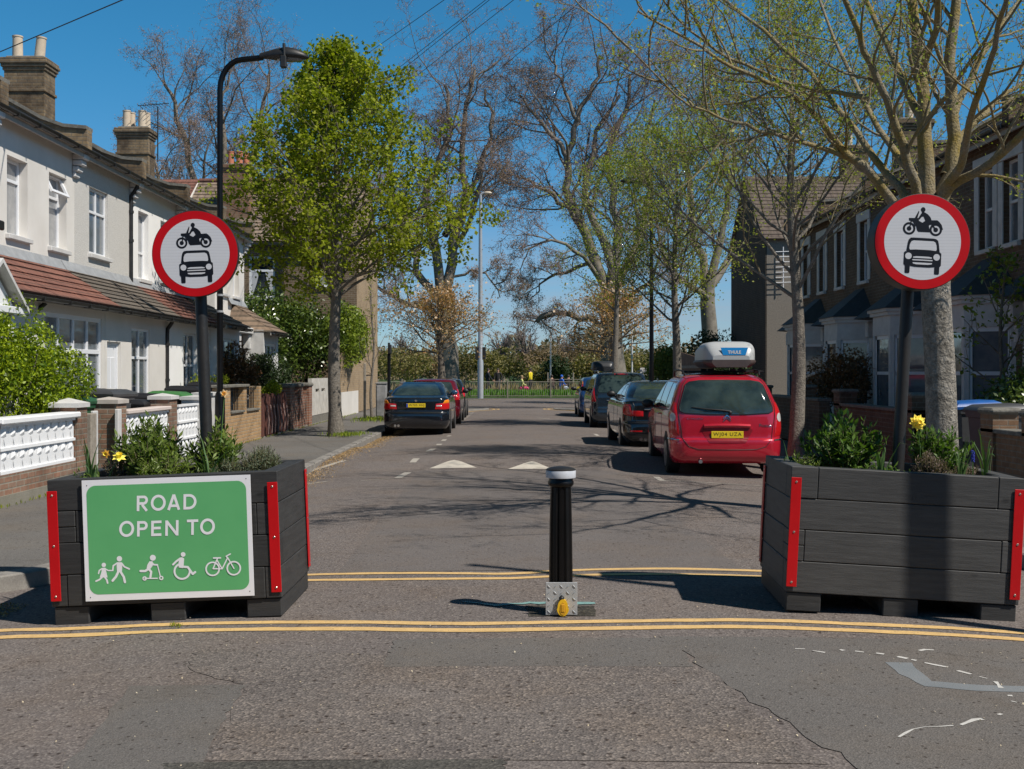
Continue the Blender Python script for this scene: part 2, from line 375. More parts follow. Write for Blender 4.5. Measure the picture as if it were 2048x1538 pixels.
def grow(out, leaf, p, d, L, r, lev, P, rng, r_end=None):
    seg = P['seg'][lev]; pts = [p.copy()]; rad = [r]; dd = d.normalized(); re = r_end if r_end is not None else r * P.get('taper', .35)
    for i in range(seg):
        dd = (dd + vrand(rng, P['wig'][lev]) + Vector((0, 0, P['trop'][lev]))).normalized()
        pts.append(pts[-1] + dd * L / seg); rad.append(r + (re - r) * (i + 1) / seg)
    out[lev].append(([tuple(q) for q in pts], rad))
    if lev == len(P['n']):
        for q in pts[1:]: leaf.append(tuple(q))
        return
    cnt = P['n'][lev]; cnt = int(cnt) + (rng.random() < cnt % 1)
    az = rng.random() * 6.28
    for c in range(cnt):
        t = P['t0'][lev] + (1 - P['t0'][lev]) * (c + rng.random() * .8) / cnt; t = min(t, .999)
        i = min(int(t * seg), seg - 1); f = t * seg - i
        q = pts[i].lerp(pts[i + 1], f); tang = (pts[i + 1] - pts[i]).normalized(); rr = rad[i] + (rad[i + 1] - rad[i]) * f
        az += 2.4 + rng.uniform(-.5, .5)
        u = tang.orthogonal().normalized(); v = tang.cross(u); side = u * math.cos(az) + v * math.sin(az)
        ang = R(P['ang'][lev] + rng.uniform(-12, 12))
        nd = tang * math.cos(ang) + side * math.sin(ang)
        grow(out, leaf, q, nd, L * P['ratio'][lev] * rng.uniform(.65, 1.15) * (1.15 - .5 * t), max(rr * P['rr'][lev], P.get('rmin', .004)), lev + 1, P, rng)
def finish_tree(t, out, leaf, bark, leafm, lsize, lper, aspect=.6, jit=.08, up=.3, seed=1, keep=None, sides=(10, 7, 5, 3, 3, 3), crown='crown', twigm=None, droop=0):
    loc = np.array(t.location)
    lo = [b for l in range(0, min(2, len(out))) for b in out[l]]
    V, Q = tubes_np(lo, sides[0]); npmesh('trunk', V, Q, bark, t, True, True)
    hi = [(l, out[l]) for l in range(2, len(out)) if out[l]]
    if hi:
        VV = []; QQ = []; o = 0
        for l, bl in hi:
            V, Q = tubes_np(bl, 4 if l == 2 else 3); VV.append(V); QQ.append(Q + o); o += len(V)
        npmesh('branches', np.concatenate(VV), np.concatenate(QQ), twigm or bark, t, True, True)
    if leafm and leaf:
        C = np.repeat(np.array(leaf), lper, axis=0)
        if keep is not None: C = C[[keep(c) for c in C]]
        V, Q = leaves_np(C, lsize, aspect, up, jit, seed, droop=droop); npmesh(crown, V, Q, leafm, t, False, True)
def bush(name, label, cat, c, rad, n, size, lm, seed=1, group=None, blobs=16, aspect=.5, stem=None, br=.42, squash=1.0, parent=None, up=.25):
    g = np.random.default_rng(seed); c = np.array(c, float); rad = np.array(rad, float)
    d = g.normal(0, 1, (blobs, 3)); d[:, 2] = np.abs(d[:, 2]) * .9 - .25; d /= np.linalg.norm(d, axis=1, keepdims=True)
    bc = d * g.uniform(.35, .72, (blobs, 1)); bs = g.uniform(.6, 1.15, blobs) * br
    i = g.integers(0, blobs, n); e = g.normal(0, 1, (n, 3)); e /= np.linalg.norm(e, axis=1, keepdims=True)
    rr = g.uniform(.55, 1.0, (n, 1)) ** .5
    p = bc[i] + e * rr * bs[i][:, None]
    C = c + p * rad; C = C[C[:, 2] > .03]
    t = parent or thing(name, label, cat, (c[0], c[1], 0.02), group=group)
    V, Q = leaves_np(C, size, aspect, up, 0, seed + 5); npmesh('foliage', V, Q, lm, t, False, True)
    m = MB()
    for k in range(5):
        a = k * 1.3; m.tube([(c[0] + .05 * math.cos(a), c[1] + .05 * math.sin(a), 0.0), (c[0] + .3 * rad[0] * math.cos(a), c[1] + .3 * rad[1] * math.sin(a), c[2] * .6), (c[0] + .5 * rad[0] * math.cos(a), c[1] + .5 * rad[1] * math.sin(a), c[2] + rad[2] * .4)], [.03, .02, .008], 5)
    m.build('stem', stem or BARK, t, True, True)
    return t
BARK = mat('bark', (.13, .105, .08), (.27, .235, .19), .95, 9, .9, 38, .03, fine=(60, .6))
BARK_M = None
# ================================================================ GROUND, ROAD, KERBS
def sm(t): t = min(1, max(0, t)); return t * t * (3 - 2 * t)
def gz(x, y):
    u = (x - .5) / 3.95; z = -.1 * min(1, u * u)
    if 19.2 < y < 26: z += .085 * sm((y - 19.2) / 1.9) * sm((26 - y) / 1.9)
    return z
def G(px, py, dz=0):
    z = 0
    for _ in range(6):
        p = GP(px, py, z); z = gz(p.x, p.y) + dz
    return Vector((p.x, p.y, z))
def XL(y): return -3.6 + .22 * sm((y - 11) / 6)
XR = 4.45
M_ROAD = asphalt('asphalt_main', (.126, .107, .099), (.158, .136, .126), (.33, .29, .26), 80, .42, .6)
M_FINE = asphalt('asphalt_fine', (.118, .108, .100), (.144, .133, .123), (.22, .2, .185), 110, .3, .5)
M_COARSE = asphalt('asphalt_coarse', (.116, .100, .092), (.156, .135, .123), (.34, .29, .25), 78, .5, .9, 1.2, .5)
M_DARK = asphalt('asphalt_dark_patch', (.06, .056, .05), (.085, .08, .07), (.16, .15, .13), 70, .5, .8)
M_PAVE = asphalt('asphalt_pavement', (.115, .108, .1), (.15, .142, .132), (.24, .22, .2), 90, .3, .5)
M_KERB = mat('kerb_granite', (.19, .175, .16), (.30, .28, .25), .85, 5, .4, 60, .008, fine=(90, .75))
M_CONC = mat('garden_concrete', (.2, .19, .17), (.3, .28, .25), .9, 3, .3, 40)

def grid_sheet(xs, ys, fn):
    m = MB(); vs = [(x, y, fn(x, y)) for y in ys for x in xs]; n = len(xs)
    m.add(vs, [(j * n + i, j * n + i + 1, (j + 1) * n + i + 1, (j + 1) * n + i) for j in range(len(ys) - 1) for i in range(n - 1)]); return m
xs = [-60, -30, -15, -8] + [-6 + .3 * i for i in range(44)] + [9, 15, 30, 60]
ys = [-25, -10, 0, 3, 5, 7, 9, 12, 15, 18, 19] + [19.2 + .2 * i for i in range(36)] + [27, 32, 40, 50, 60, 71]
struct(grid_sheet(xs, ys, gz), 'road', M_ROAD, True)
m = MB(); m.box(-1500, 1500, -1500, 2500, -1.2, -.3); struct(m, 'ground', mat('earth', (.08, .07, .05), (.12, .1, .07), .95))
def arc(cx, cy, r, a0, a1, n=8): return [(cx + r * math.cos(R(a0 + (a1 - a0) * i / n)), cy + r * math.sin(R(a0 + (a1 - a0) * i / n))) for i in range(n + 1)]
# kerb edge lines, near corner -> along the street -> build-out at the far junction
KL = [(-40, 8.3)] + [(-5.6, 8.3)] + arc(-5.1, 9.8, 1.5, -90, 0, 8) + [(XL(y), y) for y in (10.5, 12, 14, 17, 22, 28, 36, 42)] + [(-3.1, 44), (-2.4, 46.5), (-1.9, 48.2)] + arc(-2.4, 50.2, 1.5, -40, 90, 8) + [(-4, 52.6), (-10, 53.6), (-60, 54)]
KR = [(40, 8.5)] + [(6.3, 8.5)] + arc(5.9, 9.95, 1.45, -90, -180, 8) + [(XR, y) for y in (11, 14, 20, 28, 36, 43)] + [(4.1, 45), (3.5, 47.2), (2.9, 49)] + arc(3.4, 50.4, 1.5, 220, 90, 8) + [(5, 52.3), (10, 53.2), (60, 54)]
def pavement(K, side):
    inner = []
    n = len(K)
    for i in range(n):
        a = Vector(K[max(i - 1, 0)]); b = Vector(K[min(i + 1, n - 1)]); d = (b - a).normalized(); q = Vector((-d.y, d.x)) * (1 if side < 0 else -1)
        inner.append((K[i][0] + q.x * .15, K[i][1] + q.y * .15))
    m = MB(); vs = []
    for (x, y), (ix, iy) in zip(K, inner): vs += [(x, y, -.25), (x, y, .018), (x + (ix - x) * .12, y + (iy - y) * .12, .03), (ix, iy, .034)]
    m.add(vs, [(4 * i + k, 4 * i + 4 + k, 4 * i + 5 + k, 4 * i + 1 + k) for i in range(n - 1) for k in range(3)])
    struct(m, 'kerb', M_KERB)
    m = MB(); xo = side * 60
    pts = inner + [(xo, inner[-1][1]), (xo, inner[0][1])]
    m.add([(x, y, .03) for x, y in pts], [tuple(range(len(pts)))]); struct(m, 'pavement', M_PAVE)
    return inner
pavement(KL, -1); pavement(KR, 1)
# kerb joints: thin mortar lines as real shallow strips
m = MB()
for K in (KL, KR):
    for y in [9.9 + .91 * i for i in range(35)]:
        x = XL(y) if K is KL else XR
        m.box(min(x, x + (-.15 if K is KL else .15)), max(x, x + (-.15 if K is KL else .15)), y, y + .012, .02, .0365)
tag(m.build('kerb_joints', mat('mortar_dark', (.08, .075, .07))), kind='structure')
# front gardens
for sx, a, b in ((-1, 5.95, 8.7), (1, 6.4, 9.1)):
    m = MB(); m.box(min(sx * a, sx * b), max(sx * a, sx * b), 11, 44.9, -.2, .055); struct(m, 'garden_paving', M_CONC)
# far side pavement and park land
m = MB(); m.box(-60, 60, 69.2, 70.4, -.3, .02); struct(m, 'pavement', M_PAVE)
m = MB(); m.box(-60, 60, 69.05, 69.198, -.3, .03); struct(m, 'kerb', M_KERB)
M_GRASS = mat('grass_field', (.035, .075, .012), (.065, .12, .02), .95, .8, .8, 30, .04, fine=(6, .7))
m = grid_sheet([-1500, -200, -60, -30, -15, -8, 0, 8, 15, 30, 60, 200, 1500], [70.4, 71.5, 72.5, 74, 78, 90, 120, 200, 400, 2400], lambda x, y: .04 + (.20 * math.exp(-((y - 73.6) / 1.5) ** 2) + (.02 * math.sin(x) if y < 100 else 0)))
struct(m, 'grass_field', M_GRASS, True)

def ribbon(pts, wd, off=.004, step=.12, jit=.0, seed=0, wjit=0.0):
    """painted strip following the road surface; pts are ground x,y"""
    rng = random.Random(seed); P = [Vector((p[0], p[1])) for p in pts]; out = []
    for i in range(len(P) - 1):
        L = (P[i + 1] - P[i]).length; n = max(1, int(L / step))
        p0 = P[max(i - 1, 0)]; p1 = P[i]; p2 = P[i + 1]; p3 = P[min(i + 2, len(P) - 1)]
        for k in range(n):
            t = k / n
            out.append(.5 * ((2 * p1) + (p2 - p0) * t + (2 * p0 - 5 * p1 + 4 * p2 - p3) * t * t + (3 * p1 - p0 - 3 * p2 + p3) * t ** 3))
    out.append(P[-1]); vs = []; n = len(out)
    for i, p in enumerate(out):
        d = (out[min(i + 1, n - 1)] - out[max(i - 1, 0)]).normalized(); q = Vector((-d.y, d.x))
        for s in (-1, 1):
            e = p + q * s * (wd / 2 + rng.uniform(-wjit, wjit)) + q * jit * math.sin(i * .21 + seed) * 1.0
            vs.append((e.x, e.y, gz(e.x, e.y) + off))
    m = MB(); m.add(vs, [(2 * i, 2 * i + 1, 2 * i + 3, 2 * i + 2) for i in range(n - 1)]); return m
def pxline(pl): return [tuple(G(x, y).xy) for x, y in pl]
def paint(name, c, wear=.5, worn=(.14, .12, .1)):
    m, n, b, out = _nm(name)
    pos = N(n, 'ShaderNodeNewGeometry').outputs['Position']
    col = mixc(n, ramp(n, noise(n, pos, 7, 6, .7), .35, .7), c, tuple(v * .8 for v in c))
    col = mixc(n, ramp(n, noise(n, pos, 34, 5, .75), .66 - wear * .12, .74), col, worn)
    n.links.new(col, b.inputs['Base Color']); b.inputs['Roughness'].default_value = .75
    bump(n, b, noise(n, pos, 120, 3), .5, .004); return m
M_YEL = paint('yellow_paint', (.70, .46, .185), 1.1, (.30, .22, .12)); M_WHT = paint('white_road_paint', (.42, .385, .335), .9); M_TRI = paint('white_triangle_paint', (.60, .545, .46), .15, (.52, .47, .4))
m = MB()
near1 = [(-160, 1272), (0, 1262), (150, 1258), (330, 1250), (500, 1246), (700, 1245), (900, 1248), (1020, 1247), (1250, 1243), (1500, 1241), (1700, 1248), (1900, 1257), (2048, 1267), (2250, 1283)]
near2 = [(x, y + 13.5) for x, y in near1]
far1 = [(560, 1151), (620, 1150), (760, 1147), (900, 1147), (1020, 1148), (1120, 1142), (1220, 1139), (1350, 1138), (1510, 1142), (1600, 1146)]
far2 = [(560, 1162), (620, 1161), (760, 1159.5), (900, 1158), (1020, 1157), (1120, 1152.5), (1220, 1149.5), (1350, 1149), (1510, 1153), (1600, 1157)]
def joinmb(L):
    m = MB()
    for q in L: m.add(q.v, q.f)
    return m
ym = joinmb([ribbon(pxline(near1), .09, wjit=.007, seed=1), ribbon(pxline(near2), .095, wjit=.007, seed=2), ribbon(pxline(far1), .085, wjit=.006, seed=3), ribbon(pxline(far2), .085, wjit=.006, seed=4)])
def offs(K, a, b, d): 
    P = K[a:b]; o = []
    for i in range(len(P)):
        q0 = Vector(P[max(i - 1, 0)]); q1 = Vector(P[min(i + 1, len(P) - 1)]); t = (q1 - q0).normalized(); o.append((P[i][0] + t.y * d, P[i][1] - t.x * d))
    return o
for d in (.22, .42): ym.add(*(lambda r: (r.v, r.f))(ribbon(offs(KL, 18, 31, d), .08)))
for d in (-.22, -.42): ym.add(*(lambda r: (r.v, r.f))(ribbon(offs(KR, 16, 29, d), .08)))
for yy in (68.6, 68.85): ym.add(*(lambda r: (r.v, r.f))(ribbon([(-30, yy), (30, yy)], .07)))
struct(ym, 'yellow_lines', M_YEL)
# white bay markings, one object of road paint
L = []
for a, b, wd in (((598, 948), (690, 921), .11), ((610, 969), (655, 963), .05), ((722, 962), (800, 956), .04), ((796, 956), (816, 945), .12), ((825, 924), (833, 917), .12), ((857, 903), (866, 898), .12), ((874, 891), (879, 888), .12), ((886, 882), (890, 879), .11), ((896, 873), (900, 871), .1),
                 ((1312, 954), (1325, 962), .1), ((1325, 961), (1530, 973), .05), ((1190, 868), (1196, 872), .1), ((1075, 836), (1100, 838), .08)):
    L.append(ribbon(pxline([a, b]), wd, wjit=.004, seed=len(L)))
for i in range(12): L.append(ribbon([(-1.62 + .01 * i, 36.5 + i * .9), (-1.62 + .01 * i, 36.8 + i * .9)], .1))
struct(joinmb(L), 'parking_bay_lines', M_WHT)
# white speed hump arrows (curved sides)
m = MB()
for x0, x1, xa, yb, ya in ((858, 953, 908, 937.5, 917), (1014, 1105, 1064, 938.5, 918)):
    a = G(x0, yb); b = G(x1, yb); c = G(xa, ya + 2); rows = 14; vs = []
    for j in range(rows + 1):
        t = j / rows; s = math.sqrt(1 - t) if t < 1 else 0
        s = (1 - t) ** .72; y = a.y + (c.y - a.y) * t; xm = (a.x + b.x) / 2 * (1 - t) + c.x * t; hw = (b.x - a.x) / 2 * s + .0
        for k in range(7):
            x = xm + hw * (k / 3 - 1); vs.append((x, y, gz(x, y) + .005))
    m.add(vs, [(j * 7 + k, j * 7 + k + 1, (j + 1) * 7 + k + 1, (j + 1) * 7 + k) for j in range(rows) for k in range(6)])
struct(m, 'hump_arrows', M_TRI)
# tarmac patches: sheets laid 3-4 mm proud following the camber
def gpatch(A, B, name, material, off=.0035, n=16, k=14, jit=.015, seed=3):
    rng = random.Random(seed)
    def res(P, t):
        i = min(int(t * (len(P) - 1)), len(P) - 2); f = t * (len(P) - 1) - i; return Vector(P[i]).lerp(Vector(P[i + 1]), f)
    vs = []
    for j in range(n + 1):
        a = res(A, j / n) + Vector((rng.uniform(-jit, jit), rng.uniform(-jit, jit))); b = res(B, j / n) + Vector((rng.uniform(-jit, jit), rng.uniform(-jit, jit)))
        for i in range(k + 1):
            p = a.lerp(b, i / k); vs.append((p.x, p.y, gz(p.x, p.y) + off))
    m = MB(); m.add(vs, [(j * (k + 1) + i, j * (k + 1) + i + 1, (j + 1) * (k + 1) + i + 1, (j + 1) * (k + 1) + i) for j in range(n) for i in range(k)])
    return struct(m, name, material, True)
gpatch(pxline([(255, 1374), (190, 1470), (70, 1600)]), pxline([(492, 1372), (440, 1450), (380, 1600)]), 'tarmac_patch', M_FINE, seed=5)
gpatch(pxline([(790, 1281), (765, 1336)]), pxline([(1350, 1276), (1385, 1334)]), 'tarmac_patch', M_FINE, seed=6)
gpatch(pxline([(1320, 1272), (1500, 1400), (1760, 1560), (1800, 1640)]), [(6.0, 7.05), (6.0, 5.6), (6.0, 4.6), (6.0, 3.0)], 'tarmac_patch', M_FINE, .0036, 40, 14, .03, seed=7)
gpatch(pxline([(395, 1300), (380, 1345), (500, 1374), (400, 1525)]), pxline([(1340, 1338), (1420, 1338), (1520, 1430), (1640, 1525)]), 'tarmac_patch', M_COARSE, .003, 24, 30, .03, seed=8)
gpatch(pxline([(330, 1527), (300, 1600)]), pxline([(1010, 1522), (1010, 1600)]), 'tarmac_patch', M_DARK, .0042, seed=9)
gpatch([(-1.4, 9.3), (-1.5, 18.9)], [(1.9, 9.3), (1.7, 18.9)], 'tarmac_patch', asphalt('asphalt_lane', (.123, .108, .101), (.150, .133, .125), (.24, .21, .19), 90, .3, .4), .003, 20, 10, seed=10)
gpatch(pxline([(1770, 1326), (1800, 1350), (1850, 1374), (1950, 1384), (2160, 1388)]), pxline([(1822, 1327), (1840, 1345), (1865, 1364), (1960, 1372), (2160, 1376)]), 'tarmac_patch', mat('blue_grey_seal', (.165, .18, .19), (.2, .21, .215), .7, 5, .3, 90), .0052, 12, 3, .006, seed=11)
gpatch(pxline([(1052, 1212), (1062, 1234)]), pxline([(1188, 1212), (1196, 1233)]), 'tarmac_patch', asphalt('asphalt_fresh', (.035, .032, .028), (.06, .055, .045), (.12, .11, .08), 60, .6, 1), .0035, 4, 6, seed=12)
# old chalk and spray marks
L = []
for i, pl in enumerate([[(1590, 1299), (1610, 1300)], [(1625, 1303), (1650, 1307)], [(1680, 1301), (1687, 1303)], [(1710, 1304), (1728, 1306)], [(1752, 1308), (1768, 1310)], [(1795, 1315), (1815, 1319)], [(1822, 1321), (1833, 1323)], [(1850, 1327), (1872, 1332), (1896, 1336)], [(1915, 1343), (1943, 1350)], [(1958, 1355), (1974, 1359)], [(1990, 1365), (1996, 1371), (2003, 1378)], [(2015, 1393), (2025, 1394)], [(2023, 1404), (2034, 1407)], [(1998, 1432), (2004, 1430)], [(1965, 1440), (1950, 1442), (1922, 1452)], [(1906, 1453), (1880, 1455), (1850, 1456), (1826, 1461), (1810, 1468), (1796, 1476)], [(1838, 1303), (1850, 1301), (1868, 1302)]]):
    L.append(ribbon(pxline(pl), .016 + .006 * (i % 3), .006, .05, wjit=.006, seed=i + 30))
struct(joinmb(L), 'chalk_marks', paint('chalk', (.6, .58, .54), .6))
L = [ribbon(pxline([(985, 1212), (1060, 1207), (1130, 1208), (1190, 1207)]), .06, .0055, .05, wjit=.02, seed=50), ribbon(pxline([(925, 1205), (960, 1208), (1000, 1212)]), .03, .0056, .05, wjit=.015, seed=51)]
struct(joinmb(L), 'spray_marks', paint('teal_spray', (.2, .36, .34), .9))
# grit, leaf litter along the gutters
def litter(name, n, fn, c, c2, size=.025, seed=1):
    g = random.Random(seed); C = []
    for _ in range(n): C.append(fn(g))
    V, Q = leaves_np(np.array(C), size, .7, 4, 0, seed); o = npmesh(name, V, Q, leafmat(name + '_m', c, c2, .1)); return tag(o, kind='stuff')
def gut(g):
    y = 9 + 33 * g.random(); x = XL(y) + .03 + abs(g.gauss(0, .2)); return (x, y, gz(x, y) + .008)
tag(litter('leaf_litter', 15000, gut, (.3, .19, .08), (.42, .3, .16), .022), 'scattered dry tan leaf litter along the left gutter', 'leaf litter')
def gut2(g):
    a = g.random(); x = -3.9 + .9 * g.random() - .5; y = 7.9 + .5 * g.random() + (x + 3.6) * -.25; return (x, y, gz(x, y) + .008)
tag(litter('leaf_litter', 1500, gut2, (.3, .19, .08), (.42, .3, .16), .02, 2), 'tan leaf litter by the kerb corner left of the green sign planter', 'leaf litter')
def grit(g):
    x = g.uniform(-4, 4.4); y = g.uniform(3.6, 8.5); return (x, y, gz(x, y) + .008)
tag(litter('road_grit', 700, grit, (.35, .3, .24), (.6, .55, .45), .012, 3), 'pale loose grit scattered over the foreground road', 'grit')

# ================================================================ BOLLARD
M_BLACK = mat('black_gloss_paint', (.003, .003, .003), (.006, .005, .005), .34, 8, .1, 30, spec=.3)
M_BLKM = mat('black_matt_metal', (.012, .012, .013), (.022, .02, .018), .5, 8, .2, 30)
M_WHITEP = mat('white_band', (.44, .46, .50), (.56, .57, .60), .45, 12)
b0 = G(1122, 1228); b0 = Vector((b0.x, b0.y + .03, b0.z))
t = thing('bollard', 'black fluted bollard with a white banded cap in the middle of the road', 'bollard', b0)
m = MB(); fl = lambda a: 1 - .13 * max(0, math.cos(a * 10)) ** 2
m.lathe([(.079, -.02), (.079, .3), (.075, .6), (.069, .84)], 80, mod=fl); m.build('shaft', M_BLACK, t, True)
m = MB(); m.lathe([(.07, .84), (.08, .848), (.086, .858), (.086, .875), (.08, .884), (.08, .9)], 40); m.build('collar', M_BLACK, t, True)
m = MB(); m.lathe([(.085, .9), (.099, .902), (.1, .906), (.1, .948), (.098, .951)], 48); m.build('cap_band', M_WHITEP, t, True)
m = MB(); m.lathe([(.099, .9515), (.1, .956), (.09, .963), (.06, .972), (.02, .977)], 48); m.build('cap_top', M_BLKM, t, True)
M_PLATE = mat('galvanised_plate', (.42, .44, .45), (.5, .51, .52), .42, 14, .15, 60, metal=.35)
m = MB(); m.bbox(-.104, .104, -.1, -.092, .008, .222, .002)
for i in range(5):
    for j in range(5):
        cx = -.083 + i * .0415; cz = .030 + j * .0415; a = R(45 if (i + j) % 2 else -45); dx = .017 * math.cos(a); dz = .017 * math.sin(a); nx = -.0034 * math.sin(a); nz = .0034 * math.cos(a)
        if abs(cx) < .035 and cz < .13: continue
        m.add([(cx - dx, -.1003, cz - dz), (cx + nx, -.1003, cz + nz), (cx + dx, -.1003, cz + dz), (cx - nx, -.1003, cz - nz), (cx - dx * .4, -.1055, cz - dz * .4), (cx + dx * .4, -.1055, cz + dz * .4)], [(0, 1, 4), (1, 5, 4), (1, 2, 5), (2, 3, 5), (3, 4, 5), (3, 0, 4)])
m.build('base_plate', M_PLATE, t)
M_YL = mat('yellow_plastic', (.75, .42, .01), (.8, .48, .02), .35)
m = MB(); pts = [(.038 * math.cos(a) * (1.08 if math.sin(a) < 0 else .92), .062 + .055 * math.sin(a)) for a in [2 * math.pi * i / 28 for i in range(28)]]
m.prism([(a + .008, b) for a, b in pts], -.135, -.104); m.build('lock_cover', M_YL, t, True, sharp=50)
m = MB(); m.bbox(-.004, .02, -.141, -.1352, .035, .085, .003); m.prism([(a * .55 + .008, (b - .062) * .75 + .056) for a, b in pts], -.1375, -.1353); m.build('lock_rib', mat('yellow_plastic_deep', (.6, .3, .008)), t)
m = MB(); m.sphere((.0, -.12, .118), (.016, .014, .018), 10, 8); m.tube([(-.012, -.118, .1), (-.014, -.118, .125), (0, -.118, .14), (.014, -.118, .125), (.012, -.118, .1)], .005, 6); m.build('lock_shackle', M_BLKM, t, True)

# ================================================================ PLANTERS
def woodmat(name, a, b2):
    m, n, b, out = _nm(name)
    tc = N(n, 'ShaderNodeTexCoord'); mp = N(n, 'ShaderNodeMapping'); mp.inputs['Scale'].default_value = (.9, .9, 9)
    n.links.new(tc.outputs['Object'], mp.inputs[0]); g = noise(n, mp.outputs[0], 4, 8, .7)
    col = mixc(n, ramp(n, g, .3, .7), a, b2)
    isl = N(n, 'ShaderNodeNewGeometry').outputs['Random Per Island']
    col = mixc(n, isl, mixc(n, 1.0, col, (.72, .72, .73), 'MULTIPLY'), mixc(n, 1.0, col, (1.2, 1.2, 1.2), 'MULTIPLY'))
    v = N(n, 'ShaderNodeTexVoronoi'); v.inputs['Scale'].default_value = 2.3; mp2 = N(n, 'ShaderNodeMapping'); mp2.inputs['Scale'].default_value = (1, 1, 2.5)
    n.links.new(tc.outputs['Object'], mp2.inputs[0]); n.links.new(mp2.outputs[0], v.inputs['Vector'])
    col = mixc(n, ramp(n, v.outputs[0], .09, .03), col, mixc(n, 1.0, col, (.4, .4, .4), 'MULTIPLY'))
    n.links.new(col, b.inputs['Base Color']); b.inputs['Roughness'].default_value = .62
    p = bump(n, b, g, .3, .01); mp3 = N(n, 'ShaderNodeMapping'); mp3.inputs['Scale'].default_value = (1, 1, 14)
    n.links.new(tc.outputs['Object'], mp3.inputs[0]); bump(n, b, noise(n, mp3.outputs[0], 14, 6, .8), .2, .004, p); return m
M_SLP = woodmat('charcoal_stained_timber', (.022, .0215, .021), (.046, .045, .0435))
M_SLPL = woodmat('lighter_charcoal_timber', (.042, .0415, .041), (.078, .077, .075))  # same charcoal timber in a lighter tone, for the right planter
M_RED = mat('red_reflective', (.50, .002, .005), (.56, .003, .007), .35)
M_SOIL = mat('soil', (.03, .02, .012), (.06, .04, .025), .95, 20, 1, 40, .03)
M_SCREW = mat('steel_screw', (.6, .58, .5), None, .3, metal=1)
def planter(label, loc, rz, ry, wood, seed, sides):
    rng = random.Random(seed); t = thing('planter', label, 'planter', loc, rz, 'timber sleeper planters either side of the bollard', ry)
    Wd, D, f, h, th = 1.53, 1.03, .125, .211, .11
    hw, hd = Wd / 2, D / 2; m = MB()
    for c in range(4):
        z0 = f + c * h + .002; z1 = z0 + h - .0035; j = lambda: rng.uniform(-.004, .004)
        full = (c % 2 == (1 if seed == 1 else 0))
        for sy in (-1, 1):
            y0, y1 = (sy * hd - (th if sy > 0 else 0), sy * hd + (0 if sy > 0 else th))
            k = j(); xs_ = [(-hw, hw)] if full else [(-hw + th, hw - th)]
            if sy < 0 and not full: xs_ = [(-hw + th + .07 * (c > 1), hw - th - .02 * c)]
            if sy < 0 and full: xs_ = [(-hw, hw - (.0 if c % 4 else 0))]
            for a, b in xs_: m.bbox(a, b, y0 + k, y1 + k, z0, z1, .005)
            if not full and sy < 0:   # the side sleepers' ends, butted
                m.bbox(-hw + j() * .3, xs_[0][0] - .003, y0 + j(), y0 + th + .05, z0, z0 + h * .5 - .004 if c % 3 else z1, .004)
                if c % 3: m.bbox(-hw + j() * .3, xs_[0][0] - .003, y0 + j(), y0 + th + .05, z0 + h * .5, z1, .004)
                m.bbox(xs_[0][1] + .003, hw + j() * .3, y0 + j(), y0 + th + .05, z0, z1, .004)
            elif not full:
                m.bbox(-hw + .001, -hw + th - .003, y0 - .05, y1, z0, z1, .004); m.bbox(hw - th + .003, hw - .001, y0 - .05, y1, z0, z1, .004)
        for sx in (-1, 1):
            x0, x1 = (sx * hw - (th if sx > 0 else 0), sx * hw + (0 if sx > 0 else th)); k = j() * .6
            q = th + .003 if full else th + .053
            m.bbox(x0 + k, x1 + k, -hd + q, hd - q, z0, z1, .005)
    m.build('timber_box', wood, t)
    for cx in (-.64, 0, .64):
        m = MB(); m.bbox(cx - .115, cx + .115, -hd + .015, hd - .015, .0, f - .002, .006); m.build('foot', M_SLP, t)
    m = MB(); m.box(-hw + th, hw - th, -hd + th, hd - th, .14, .16); m.box(-hw + th - .002, hw - th + .002, -hd + th - .002, hd - th + .002, .5, .86); m.build('soil', M_SOIL, t)
    for sx in (-1, 1):
        for sy, face in ((-1, 'f'), (1, 's')):
            if face == 's' and sx != sides: continue
            s = MB(); sc = MB()
            if face == 'f':
                xa = sx * hw - (.068 if sx > 0 else -.0); s.bbox(xa, xa + .068, -hd - .013, -hd - .0065, .165, .895, .002)
                for z in (.195, .53, .865): sc.lathe([(.008, -hd - .0145), (.006, -hd - .0165)], 10, (xa + .034, 0, z), axis='y')
            else:
                s.bbox(sx * hw - (0 if sx > 0 else .013) + (.0065 if sx > 0 else 0), sx * hw + (.013 if sx > 0 else -.0065), hd - .075, hd - .005, .165, .895, .002)
                for z in (.195, .53, .865): sc.lathe([(.008, sx * (hw + .0135)), (.006, sx * (hw + .0155))], 10, (0, hd - .04, z), axis='x')
            o = s.build('reflective_strip', M_RED, t); sc.build('screw', M_SCREW, o)
    return t
PLx, PRx = -2.27, 2.625
pl = planter('charcoal timber planter carrying the large green road open to sign', (PLx, 8.145, gz(PLx, 8.1) - .002), R(0), R(-2.4), M_SLP, 1, 1)
pr = planter('charcoal timber planter without a board, right of the bollard, crossed by a tall shadow', (PRx, 8.165, gz(PRx, 8.1) - .002), R(-3), R(2.9), M_SLPL, 2, -1)
